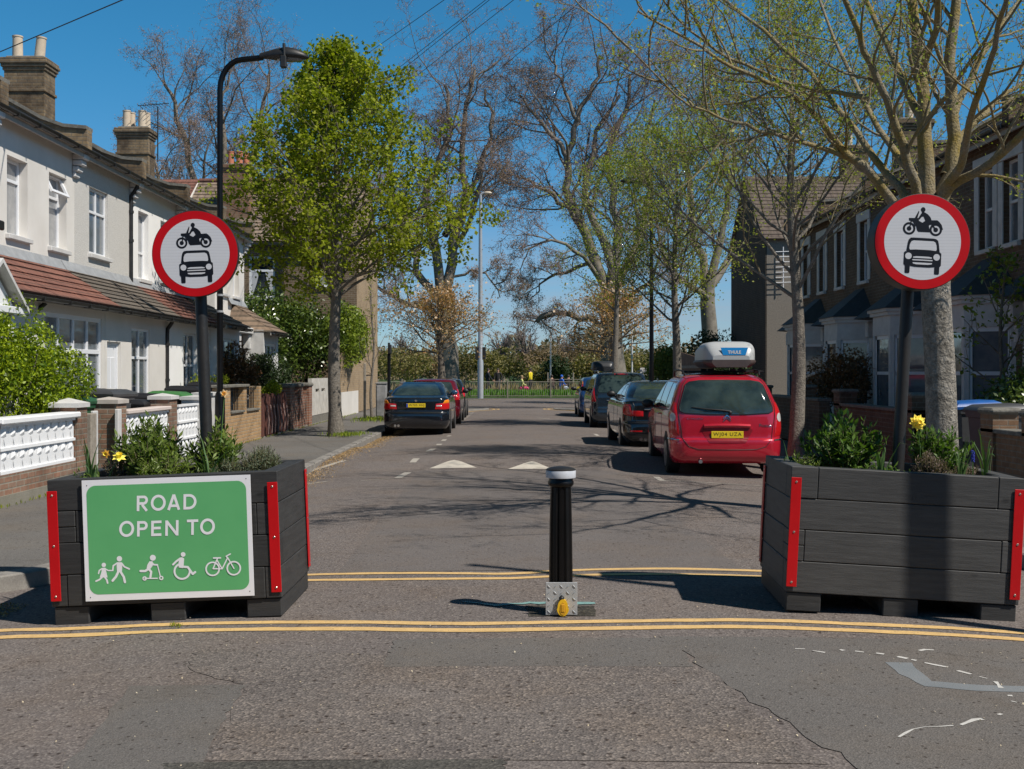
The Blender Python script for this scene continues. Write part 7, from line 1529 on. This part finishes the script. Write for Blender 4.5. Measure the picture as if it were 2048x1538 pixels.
    def plate(s, txt, z, w=.52, h=.111, x=0, band=True):
        c = s.rear(x, z, .012); m = MB(); m.bbox(c[0] - w / 2, c[0] + w / 2, c[1] - .008, c[1] + .001, z - h / 2, z + h / 2, .003); p = m.build('number_plate', M_PLT, s.t)
        m = MB(); add_text(m, txt, h * .68, lambda a, b: (c[0] + a + (.02 if band else 0), c[1] - .0095, z + b), .0, space=1.15, fitw=w * (.80 if band else .88)); m.build('registration', M_SB, p)
        if band: m = MB(); m.bbox(c[0] - w / 2 + .002, c[0] - w / 2 + .045, c[1] - .0098, c[1] - .0085, z - h / 2 + .003, z + h / 2 - .003, .0003); m.build('blue_band', mat('plate_blue', (.01, .05, .35)), p)
    def mirror(s, y, z, m_):
        for sg in (-1, 1):
            p = s.side(sg, y, z); m = MB(); m.sphere((p[0] + sg * .13, y, z + .03), (.105, .06, .075), 14, 8); m.tube([(p[0] - sg * .02, y + .02, z - .03), (p[0] + sg * .08, y + .02, z)], .025, 8); m.build('wing_mirror', m_, s.t, True)
def rot_side(s, sg): return lambda y, z, o: s.side(sg, y, z, o)
def car_common(c, rw, sw, yr, yf, rad=.31, mir=(2.9, 1.0), mirm=None):
    """rw: rear window polygon (a,z); sw: list of side window polygons (y,z)"""
    g = c.patch(rw, c.rear, 'rear_window', GL_CAR, .009, sub=10, rings=14)
    for sg in (-1, 1):
        for poly in sw: c.patch(poly, rot_side(c, sg), 'side_window', GL_CAR, .006, rings=9)
        c.line([(sw[0][0][0] - .05, sw[0][0][1] - .03), (sw[-1][1][0], sw[-1][1][1] - .03)], rot_side(c, sg), 'window_trim', M_TRIM, .008, .004)
        for y in (yr + .75, yr + 1.75): c.line([(y, .35), (y, sw[0][0][1] - .05)], rot_side(c, sg), 'door_gap', M_TRIM, .004, -.001)
        m = MB(); p = c.side(sg, yr + 1.1, sw[0][0][1] - .13, .02); m.tube([(p[0], p[1] - .08, p[2]), (p[0] + sg * .012, p[1], p[2]), (p[0], p[1] + .08, p[2])], .014, 6); m.build('door_handle', c.body, c.t, True)
    c.wheels(yr, yf, rad); c.mirror(*mir, mirm or M_TRIM); return g
def sym(P): return P + [(-a, z) for a, z in reversed(P)]
# ---- the red people carrier
RED = paintm('crimson_metallic', (.50, .011, .030), (.58, .018, .04), .3, .26)
st = [(.20, .80, .14, 4.12, .2, .04), (.26, .845, .05, 4.22, .24, .05), (.36, .868, .01, 4.27, .26, .06), (.50, .875, .0, 4.28, .27, .07), (.575, .876, .012, 4.26, .27, .07), (.60, .876, .05, 4.24, .26, .06), (.75, .878, .062, 4.16, .25, .06), (.90, .872, .075, 3.95, .25, .06), (1.0, .86, .09, 3.6, .25, .06), (1.08, .84, .115, 3.3, .26, .06), (1.25, .785, .19, 2.95, .27, .07), (1.42, .72, .29, 2.6, .28, .08), (1.51, .665, .37, 2.35, .28, .09), (1.56, .60, .47, 2.15, .28, .1), (1.60, .50, .66, 1.9, .3, .1), (1.62, .3, .95, 1.6, .28, .05)]
c = Car(st, 'parked_car', 'crimson people carrier with a grey roof box parked nearest on the right', 3.40, 17.95, -1.6, RED)
rw = sym([(0, 1.505), (.40, 1.50), (.56, 1.475), (.625, 1.43), (.70, 1.20), (.735, 1.08), (.725, 1.02), (.66, .992), (.3, .972), (0, .97)])
g = car_common(c, rw, [[(.42, 1.06), (1.15, 1.06), (1.15, 1.46), (.62, 1.43), (.5, 1.3)], [(1.24, 1.06), (2.1, 1.05), (2.05, 1.47), (1.24, 1.465)], [(2.2, 1.05), (3.02, 1.03), (2.65, 1.3), (2.3, 1.44), (2.16, 1.46)]], .78, 3.52, .315, (2.95, 1.04), M_TRIM)
c.line([(a, z) for a, z in rw] + [rw[0]], c.rear, 'window_seal', M_TRIM, .011, .001)
c.line(sym([(0, .42), (.45, .425), (.60, .47), (.70, .60), (.715, .75), (.76, .95), (.775, 1.08), (.74, 1.2), (.67, 1.44), (.60, 1.535), (.40, 1.56), (0, 1.565)]) + [(0, .42)], c.rear, 'tailgate_gap', M_TRIM, .0055, .0005)
for sg in (-1, 1):
    f = lambda a, z, o, sg=sg: c.rear(sg * a, z, o)
    l = c.patch([(.745, .63), (.93, .64), (1.06, .70), (1.08, .95), (1.02, 1.12), (.90, 1.17), (.80, 1.15), (.77, .95), (.76, .80)], f, 'tail_light', M_LR, .004, thick=.012)
    c.patch([(.865 + .07 * math.cos(t), .925 + .07 * math.sin(t)) for t in [k * .3927 for k in range(16)]], f, 'reverse_lens', M_LC, .019, l, sub=1)
    c.line([(.74, .575), (.85, .578), (1.0, .578), (1.15, .578)], f, 'bumper_trim', M_CHR, .012, .006)
    m = MB(); pts = [(sg * .60, .62, 1.585), (sg * .615, .72, 1.65), (sg * .62, 1.2, 1.672), (sg * .62, 1.8, 1.66), (sg * .6, 2.05, 1.575)]; m.tube(pts, .016, 8); m.build('roof_rail', M_TRIM, c.t, True)
# darker sheet painting the shade of a plate recess; lip above the plate
c.patch(sym([(0, .755), (.36, .755), (.40, .72), (.33, .60), (.28, .53), (0, .52)]), c.rear, 'plate_recess_shade', mat('crimson_recess_shade', (.22, .004, .01), None, .35, coat=.6), .0035)
c.line([(-.36, .79), (-.15, .80), (.15, .80), (.36, .79)], c.rear, 'tailgate_lip', RED, .032, .012); c.plate('WJ04 UZA', .655, .50, .108, 0, False)
m = MB(); q = lambda a, z: c.rear(a, z, .008)
for k in (0, 1):
    z0 = .885 + k * .042
    for sg in (-1, 1): m.add([q(0, z0 + .045), q(sg * .062, z0 - .01), q(sg * .062, z0 - .03), q(0, z0 + .02)], [(0, 1, 2, 3)])
m.build('badge', M_CHR, c.t)
for txt, a0, z0, h, wd in (('CITROËN', -.50, .905, .032, .25), ('Picasso', .60, .80, .05, .19)): m = MB(); add_text(m, txt, h, lambda a, b: c.rear(a0 + a, z0 + b, .006), .01, fitw=wd); m.build('lettering', M_CHR, c.t)
m = MB(); P_ = [c.rear(.05, 1.02, .02), c.rear(-.05, 1.035, .03), c.rear(-.3, 1.055, .03), c.rear(-.55, 1.085, .02)]; m.tube(P_, [.014, .014, .010, .006], 8); m.sphere(c.rear(.05, 1.0, .01), .03, 10, 6); m.build('rear_wiper', M_TRIM, c.t, True)
m = MB(); m.lathe([(.026, 0), (.03, .0), (.03, .18), (.024, .18), (.024, .01)], 16, (-.42, .02, .235), axis='y'); m.build('exhaust', M_RIM, c.t, True)
m = MB(); m.tube([(0, .66, 1.6), (0, .55, 1.66)], .006, 5); m.box(-.09, .09, .47, .50, 1.545, 1.562); m.build('aerial_and_stop_lamp', M_TRIM, c.t)
car1 = c
def roofbox(label, x, y, rz, z, L, Wd, H, body, base, txt=None):
    t = thing('roof_box', label, 'roof box', (x, y, z), R(rz)); m = MB(); n = 12; secs = []
    for f, kw, kh in ((0, .70, .50), (.02, .84, .74), (.06, .95, .93), (.14, 1, 1), (.4, 1, 1), (.7, .93, .85), (.9, .75, .5), (1, .5, .25)):
        w = Wd / 2 * kw; hh = H * kh; ring = []
        for k in range(17):
            a = math.pi * k / 16; cx_, sz = math.cos(a), math.sin(a); e = .38; ring.append((w * (abs(cx_) ** e) * (1 if cx_ > 0 else -1), f * L, .14 + (hh - .14) * (sz ** e if sz > 0 else 0)))
        secs += ring
    m.add(secs, [(i * 17 + k, i * 17 + k + 1, (i + 1) * 17 + k + 1, (i + 1) * 17 + k) for i in range(7) for k in range(16)] + [tuple(range(17)), tuple(range(7 * 17, 8 * 17))[::-1]]); m.build('lid', body, t, True, sharp=50)
    m = MB(); prof = [(0, .72), (.03, .93), (.12, 1.02), (.5, 1.02), (.8, .9), (1, .5)]; vs = []
    for z_, e in ((.03, .80), (.08, .97), (.12, 1.035), (.15, 1.0)): vs += [(sg * Wd / 2 * k * e, f * L * (1 if f else 1) - .01 * (f == 0) * e, z_) for sg, P in ((-1, prof), (1, prof[::-1])) for f, k in P]
    K = 12; m.add(vs, [(i * K + k, i * K + (k + 1) % K, (i + 1) * K + (k + 1) % K, (i + 1) * K + k) for i in range(3) for k in range(K)] + [tuple(range(K))]); m.build('base_tray', base, t, True, sharp=40)
    m = MB(); 
    for yy in (.55, 1.35): m.bbox(-.62, .62, yy, yy + .06, -.06, -.025, .008); m.bbox(-.3, -.2, yy, yy + .06, -.03, .01, .004); m.bbox(.2, .3, yy, yy + .06, -.03, .01, .004)
    m.build('crossbar', M_TRIM, t)
    if txt:
        m = MB(); fy_ = lambda z_: -.004 - .0 + max(0, (z_ - .24)) * .16; m.add([(-.17, fy_(.345), .345), (.27, fy_(.345), .345), (.23, fy_(.22), .225), (-.13, fy_(.22), .225)], [(0, 3, 2, 1)]); p = m.build('logo_panel', mat('logo_blue', (.01, .20, .5), None, .35), t); m = MB(); add_text(m, txt, .052, lambda a, b: (.05 + a, fy_(.27 + b) - .0025, .272 + b), .03, fitw=.21); m.build('lettering', M_WPAINT, p)
    return t
roofbox('pale grey rounded roof box on top of the crimson people carrier', 3.55, 18.45, -1.6, 1.655, 2.1, .84, .45, mat('box_grey', (.42, .43, .43), None, .35), mat('box_base_red', (.06, .045, .045), (.09, .065, .06), .5), 'THULE')
# ---- black saloon, second on the right
BLK = paintm('black_car_paint', (.010, .011, .013), (.014, .015, .018), .3, .18)
sed = lambda w, H, dk, L: [(.19, w * .9, .12, L - .12, .2, .04), (.26, w * .96, .04, L - .05, .25, .06), (.45, w, .0, L, .28, .09), (.60, w, .02, L - .02, .3, .1), (.63, w, .05, L - .04, .3, .1), (.80, w * .99, .06, L - .12, .3, .1), (dk - .04, w * .965, .075, L - .6, .3, .1), (dk, w * .93, .12, L - 1.0, .3, .08), (dk + .015, w * .90, .42, L - 1.3, .3, .05), (dk + .10, w * .86, .68, L - 1.55, .3, .05), (dk + .25, w * .77, 1.02, L - 1.95, .32, .06), (H - .06, w * .69, 1.4, L - 2.3, .34, .06), (H - .02, w * .6, 1.6, L - 2.45, .34, .05), (H, w * .35, 1.95, L - 2.8, .3, .03)]
def saloon(label, x, y, rz, body, w, H, dk, L, plate, lights, seed=0, mirm=None):
    c = Car(sed(w, H, dk, L), 'parked_car', label, x, y, rz, body)
    car_common(c, sym([(0, H - .065), (w * .5, H - .075), (w * .585, H - .12), (w * .73, dk + .08), (w * .74, dk + .045), (0, dk + .04)]), [[(1.15, dk + .06), (2.05, dk + .06), (2.0, H - .09), (1.62, H - .11)], [(2.12, dk + .06), (L - 1.62, dk + .04), (L - 2.28, H - .1), (2.1, H - .085)]], .95, L - .85, .32, (L - 1.75, dk + .06), mirm)
    c.line(sym([(0, .63), (w * .72, .635), (w * .76, dk - .1), (w * .8, dk - .03)]), c.rear, 'boot_gap', M_TRIM, .006, .0); c.line([(-w * .95, .60), (-w * .5, .605), (w * .5, .605), (w * .95, .60)], c.rear, 'bumper_line', M_TRIM, .008, .002)
    for sg in (-1, 1):
        f = lambda a, z, o, sg=sg: c.rear(sg * a, z, o)
        for poly, m_, nm in lights: c.patch(poly, f, nm, m_, .005 + (.004 if m_ is not M_LR else 0), thick=.008)
    if plate: c.plate(plate, .78 if dk < 1 else .8, .50, .105)
    m = MB(); m.lathe([(.03, 0), (.034, 0), (.034, .15), (.028, .15), (.028, .01)], 14, (-w * .62, .03, .27), axis='y'); m.lathe([(.03, 0), (.034, 0), (.034, .15), (.028, .15), (.028, .01)], 14, (-w * .52, .03, .27), axis='y'); m.build('exhaust', M_CHR, c.t, True)
    return c
c = saloon('large black saloon with wide red lights parked behind the crimson car on the right', 3.28, 23.7, -.5, BLK, .93, 1.47, 1.06, 4.95, None, [([(.52, .74), (.80, .74), (1.1, .80), (1.16, .93), (.98, .985), (.80, .985), (.78, .86), (.52, .85)], M_LR, 'tail_light')])
c.line([(-.5, .885), (0, .9), (.5, .885)], c.rear, 'chrome_strip', M_CHR, .014, .008); m = MB(); m.prism([(0, 1.47), (.16, 1.47), (.14, 1.53)], -.012, .012, 'x'); m.v = [(x, y + 1.9, z) for x, y, z in m.v]; m.build('roof_fin', BLK, c.t)
for sg in (-1, 1): c.patch([(.55, .42), (.8, .42), (.8, .45), (.55, .45)], lambda a, z, o, sg=sg: c.rear(sg * a, z, o), 'reflector', M_LR, .004)
# ---- black saloon on the left
c = saloon('small black saloon with a yellow plate parked on the left below the green tree', -2.46, 30.0, .3, paintm('near_black_paint', (.008, .010, .014), (.012, .014, .02), .2, .15), .87, 1.415, 1.0, 4.47, 'W705 XHJ', [([(.50, .70), (.74, .69), (.98, .71), (1.04, .86), (.98, .88), (.52, .84)], M_LR, 'tail_light'), ([(.70, .845), (.98, .865), (.98, .93), (.9, .955), (.76, .93)], M_LO, 'indicator_lens'), ([(.53, .765), (.68, .765), (.68, .81), (.53, .80)], M_LC, 'reverse_lens')], mirm=mat('blue_black_mirror', (.02, .06, .12), None, .2, coat=1))
m = MB(); m.lathe([(.0, 0), (.034, 0), (.034, -.006), (0, -.008)], 16, c.rear(0, .93, .004), axis='y'); m.build('badge', M_CHR, c.t); m = MB(); add_text(m, '320', .035, lambda a, b: c.rear(.42 + a, .9 + b, .005), .01, fitw=.1) if False else None
# ---- hatchbacks and carriers further on
hat = lambda w, H, L, bz=1.0, slope=.32: [(.2, w * .92, .14, L - .12, .2, .04), (.28, w * .97, .04, L - .04, .24, .05), (.48, w, 0, L, .26, .07), (.6, w, .03, L - .03, .26, .07), (.8, w, .05, L - .15, .25, .06), (bz - .05, w * .985, .07, L - .55, .25, .06), (bz + .05, w * .95, .11, L - .95, .26, .06), (bz + .25, w * .88, .11 + slope * .4, L - 1.35, .27, .06), (H - .1, w * .80, .11 + slope, L - 1.85, .28, .07), (H - .04, w * .73, .2 + slope, L - 2.1, .28, .06), (H, w * .45, .5 + slope, L - 2.5, .28, .04)]
def hatch(label, x, y, rz, body, w, H, L, bz, lamps, slope=.32, plate=None):
    c = Car(hat(w, H, L, bz, slope), 'parked_car', label, x, y, rz, body)
    car_common(c, sym([(0, H - .09), (w * .6, H - .1), (w * .66, H - .14), (w * .78, bz + .08), (w * .76, bz + .02), (0, bz)]), [[(.5, bz + .08), (1.2, bz + .08), (1.2, H - .13), (.72, H - .15)], [(1.27, bz + .08), (2.1, bz + .08), (2.06, H - .12), (1.27, H - .12)], [(2.18, bz + .07), (L - 1.15, bz + .05), (L - 1.85, H - .14), (2.14, H - .12)]], .75, L - .8, .31, (L - 1.35, bz + .06))
    for sg in (-1, 1):
        for poly, m_ in lamps: c.patch(poly, lambda a, z, o, sg=sg: c.rear(sg * a, z, o), 'tail_light', m_, .005 + (.004 if m_ is not M_LR else 0), thick=.01)
    c.plate(plate or 'LN51 RVD', .62, .5, .105) if plate else None
    c.line([(-w * .9, .59), (0, .6), (w * .9, .59)], c.rear, 'bumper_line', M_TRIM, .008, .002); return c
c = hatch('dark blue grey people carrier parked third on the right', 3.28, 33.6, -.6, paintm('slate_blue_paint', (.022, .032, .045), (.03, .042, .056), .5, .22), .89, 1.66, 4.5, 1.05, [([(.76, .80), (.95, .80), (1.02, 1.15), (.93, 1.22), (.84, 1.2), (.8, .95)], M_LR)])
for sg in (-1, 1): c.line([(.45, .84), (0, .84)], lambda a, z, o, sg=sg: c.rear(sg * a, z, o), 'chrome_strip', M_CHR, .016, .006); m = MB(); m.tube([(sg * .66, .6, 1.62), (sg * .66, .8, 1.70), (sg * .66, 2.2, 1.70), (sg * .65, 2.5, 1.62)], .018, 6); m.build('roof_rail', M_LEAD, c.t, True)
c.patch([(-.2, 1.60), (.2, 1.60), (.2, 1.625), (-.2, 1.625)], c.rear, 'stop_lamp', M_LR, .006)
c = hatch('bright blue hatchback with a black roof box parked furthest on the right', 3.36, 41.6, -.6, paintm('bright_blue_paint', (.02, .07, .2), (.03, .09, .25), .3, .22), .85, 1.5, 4.1, .95, [([(.70, 1.0), (.86, 1.0), (.86, 1.3), (.76, 1.36)], M_LR), ([(.72, 1.22), (.8, 1.22), (.78, 1.34), (.74, 1.34)], M_LO)])
roofbox('black roof box on the bright blue hatchback at the far right', 3.42, 42.1, -.6, 1.62, 1.9, .78, .40, mat('box_black', (.03, .032, .035), None, .4), mat('box_black', (.03, .032, .035)))
c = hatch('burgundy hatchback hidden ahead of the black saloon on the left', -2.42, 35.9, .3, paintm('burgundy_paint', (.16, .008, .018), (.2, .012, .022), .4, .22), .86, 1.46, 4.0, .95, [([(.70, .80), (.9, .80), (.94, 1.1), (.8, 1.15)], M_LR)])
c = hatch('dark car barely visible ahead of the burgundy hatchback on the left', -2.45, 40.9, .3, BLK, .86, 1.44, 3.7, .95, [([(.70, .80), (.9, .80), (.94, 1.1), (.8, 1.15)], M_LR)])

# ================================================================ PEOPLE IN THE PARK
SKIN = mat('skin', (.42, .24, .16), (.48, .28, .19), .6); HAIR = mat('dark_hair', (.03, .02, .015), (.05, .035, .025), .7); HAIRL = mat('light_hair', (.30, .2, .1), None, .7)
def person(label, x, y, rz, pose, top, legs, shoes=None, hair=HAIR, k=1.0, hood=False, z0=.05, longhair=False):
    """joints in body space: x right, y forward, z up; one continuous skinned body, clothing shells as children"""
    t = thing('person', label, 'person', (x, y, z0), R(rz), 'people in the park'); J = pose
    def sk(name, chains, material, root=0, sub=2):
        vs = []; ed = []; rr = []; idx = {}
        for ch in chains:
            prev = None
            for key, r in ch:
                p = tuple(v * k for v in (J[key] if isinstance(key, str) else key)); kk = tuple(round(v, 4) for v in p)
                if kk not in idx: idx[kk] = len(vs); vs.append(p); rr.append((r[0] * k, r[1] * k) if isinstance(r, tuple) else (r * k, r * k))
                i = idx[kk]
                if prev is not None and prev != i: ed.append((prev, i))
                prev = i
        me = bpy.data.meshes.new(name); me.from_pydata(vs, ed, []); o = bpy.data.objects.new(name, me); COL.objects.link(o); o.parent = t; me.materials.append(material)
        md = o.modifiers.new('skin', 'SKIN'); md.use_smooth_shade = True
        for v, r in zip(me.skin_vertices[0].data, rr): v.radius = r
        me.skin_vertices[0].data[0].use_root = True; s = o.modifiers.new('sub', 'SUBSURF'); s.levels = s.render_levels = sub; return o
    arms = [[('neck', .055), (a + 'sh', .055), (a + 'el', .042), (a + 'wr', .027), (a + 'ha', (.042, .02))] for a in 'lr']; leg = [[('pel', .12), (a + 'hip', .085), (a + 'kn', .058), (a + 'an', .04), (a + 'to', (.04, .03))] for a in 'lr']
    hd = J['head']; b = sk('body', [[('pel', .12), ('waist', .11), ('chest', (.135, .10)), ('neck', .055), ('head0', .06), ('head', .095), ('top', .075)]] + arms + leg, SKIN)
    for a in 'lr':      # fingers and thumb as short chains from the palm
        h_ = Vector(J[a + 'ha']); d = (h_ - Vector(J[a + 'wr'])).normalized(); s_ = Vector((0, 0, 1)).cross(d); s_ = s_.normalized() if s_.length > .2 else Vector((0, 1, 0)); m = MB()
        for i in range(4): o_ = s_ * (-.027 + .018 * i); L = (.062, .07, .067, .052)[i]; m.tube([(h_ + o_) * k, (h_ + o_ + d * L * .6) * k, (h_ + o_ + d * L + s_.cross(d) * .012) * k], [.009, .008, .006], 5)
        m.tube([(h_ - d * .03 + s_ * .03) * k, (h_ - d * .0 + s_ * .055) * k, (h_ + d * .025 + s_ * .062) * k], [.011, .009, .007], 5); m.build('fingers', SKIN, t, True)
    sk('jacket', [[('pel', .145), ('waist', .14), ('chest', (.165, .125)), ('neck', .07)]] + [[('neck', .07), (a + 'sh', .075), (a + 'el', .058), (a + 'wr', .042)] for a in 'lr'], top)
    sk('trousers', [[('waist', .12), ('pel', .15)]] + [[('pel', .15), (a + 'hip', .105), (a + 'kn', .078), (a + 'an', .055)] for a in 'lr'], legs)
    m = MB()
    for a in 'lr': p = Vector(J[a + 'an']); q = Vector(J[a + 'to']); dd = (q - p); m.sphere((p + dd * .5 + Vector((0, 0, -.03))) * k, (.05 * k, .13 * k, .05 * k), 10, 6)
    m.build('shoes', shoes or M_TRIM, t, True)
    H = Vector(J['head']); tp = Vector(J['top']); m = MB(); m.sphere(((H + tp) / 2 + Vector((0, -.022, .02))) * k, (.092 * k, .105 * k, .105 * k), 14, 8)
    if longhair: m.sphere((H + Vector((0, -.07, -.09))) * k, (.08 * k, .05 * k, .16 * k), 10, 6)
    m.build('hood' if hood else 'hair', top if hood else hair, t, True)
    m = MB(); m.sphere((H + Vector((0, .098, -.01))) * k, (.014 * k, .02 * k, .024 * k), 8, 6); m.build('nose', SKIN, t, True)
    m = MB()
    for s_ in (-1, 1): m.sphere((H + Vector((s_ * .034, .085, .02))) * k, .011 * k, 8, 5)
    m.build('eyes', M_TRIM, t, True); m = MB(); m.sphere((H + Vector((0, .086, -.05))) * k, (.024 * k, .01 * k, .007 * k), 8, 5); m.build('mouth', mat('lips', (.3, .1, .08)), t, True)
    m = MB()
    for s_ in (-1, 1): m.sphere((H + Vector((s_ * .092, .0, -.005))) * k, (.012 * k, .02 * k, .032 * k), 8, 5)
    m.build('ears', SKIN, t, True); return t
def stand(stride=.0, arm=.1, lean=.0):
    return dict(pel=(0, 0, .95), waist=(0, lean * .3, 1.1), chest=(0, lean * .7, 1.32), neck=(0, lean, 1.5), head0=(0, lean + .01, 1.56), head=(0, lean + .03, 1.64), top=(0, lean + .02, 1.72),
                lsh=(-.19, lean, 1.44), lel=(-.25, lean - arm * .6, 1.18), lwr=(-.25, lean + arm * .4, .94), lha=(-.25, lean + arm * .5, .87), rsh=(.19, lean, 1.44), rel=(.25, lean + arm * .4, 1.18), rwr=(.23, lean + arm * 1.2, .98), rha=(.23, lean + arm * 1.4, .92),
                lhip=(-.1, .0, .9), lkn=(-.1, stride * .5 + .03, .5), lan=(-.1, stride * .8, .09), lto=(-.1, stride * .8 + .16, .04), rhip=(.1, 0, .9), rkn=(.1, -stride * .2 + .02, .5), ran=(.1, -stride * .9, .11), rto=(.1, -stride * .9 + .15, .04))
def sit(arm=.25):
    return dict(pel=(0, 0, .45), waist=(0, .02, .6), chest=(0, .06, .82), neck=(0, .08, 1.0), head0=(0, .09, 1.06), head=(0, .12, 1.14), top=(0, .11, 1.22), lsh=(-.19, .07, .95), lel=(-.24, .12, .70), lwr=(-.16, arm + .1, .62), lha=(-.14, arm + .16, .60), rsh=(.19, .07, .95), rel=(.24, .12, .70), rwr=(.16, arm + .1, .62), rha=(.14, arm + .16, .60),
                lhip=(-.1, .03, .43), lkn=(-.12, .45, .47), lan=(-.12, .55, .1), lto=(-.12, .7, .05), rhip=(.1, .03, .43), rkn=(.12, .46, .47), ran=(.12, .62, .1), rto=(.12, .77, .05))
cl = lambda n, c: mat('cloth_' + n, c, tuple(v * .8 for v in c), .85, 6)
Yw = 79.0; PX = lambda px, Y: (px - CX) * Y / F
person('person in dark clothes walking left of the others in the park with one arm out', PX(976, Yw), Yw, -80, stand(.35, .25), cl('navy', (.02, .022, .03)), cl('charcoal', (.03, .03, .035)), z0=.1)
person('person in black with dark hair walking just left of the seated group', PX(996, Yw), Yw, 170, stand(.15, .12), cl('black', (.02, .018, .018)), cl('grey_trousers', (.10, .09, .085)), z0=.1)
person('person standing in a bright yellow jacket and dark trousers', PX(1061, Yw), Yw, 60, stand(.05, .12), cl('yellow', (.75, .60, .02)), cl('black', (.02, .018, .018)), z0=.1)
person('person seated in a pale yellow top and bright pink trousers', PX(1041, 77.6), 77.6, -75, sit(), cl('pale_yellow', (.62, .62, .22)), cl('pink', (.75, .06, .20)), hair=HAIRL, z0=.12, longhair=True)
person('person seated in dark clothes on the right of the yellow jacket', PX(1105, 78), 78, 30, sit(), cl('brown', (.06, .035, .03)), cl('charcoal', (.03, .03, .035)), z0=.15)
person('person seated in a bright blue hooded top and pale trousers', PX(1121, 78), 78, -60, sit(), cl('blue', (.02, .12, .55)), cl('pale_denim', (.45, .52, .62)), hood=True, z0=.15)
person('person in black seated at the right end of the group', PX(1137, 79), 79, 0, sit(), cl('black', (.02, .018, .018)), cl('charcoal', (.03, .03, .035)), z0=.15)
for i, (px, Y, lab) in enumerate(((1041, 77.6, 'low wooden bench under the person in pink trousers'), (1112, 78, 'low wooden bench under the dark dressed and blue hooded people'), (1137, 79, 'low wooden bench under the person in black at the right'))):
    x = PX(px, Y); wd = 1.3 if i == 1 else .5; t = thing('park_bench', lab, 'bench', (x, Y, .05)); m = MB(); m.bbox(x - wd, x + wd, Y - .2, Y + .22, .36, .42, .01); m.build('seat', M_OLDW, t, wp=True)
    for s_ in (-1, 1): m = MB(); m.bbox(x + s_ * wd * .8 - .05, x + s_ * wd * .8 + .05, Y - .16, Y + .18, -.02, .358, .01); m.build('leg', M_OLDW, t, wp=True)
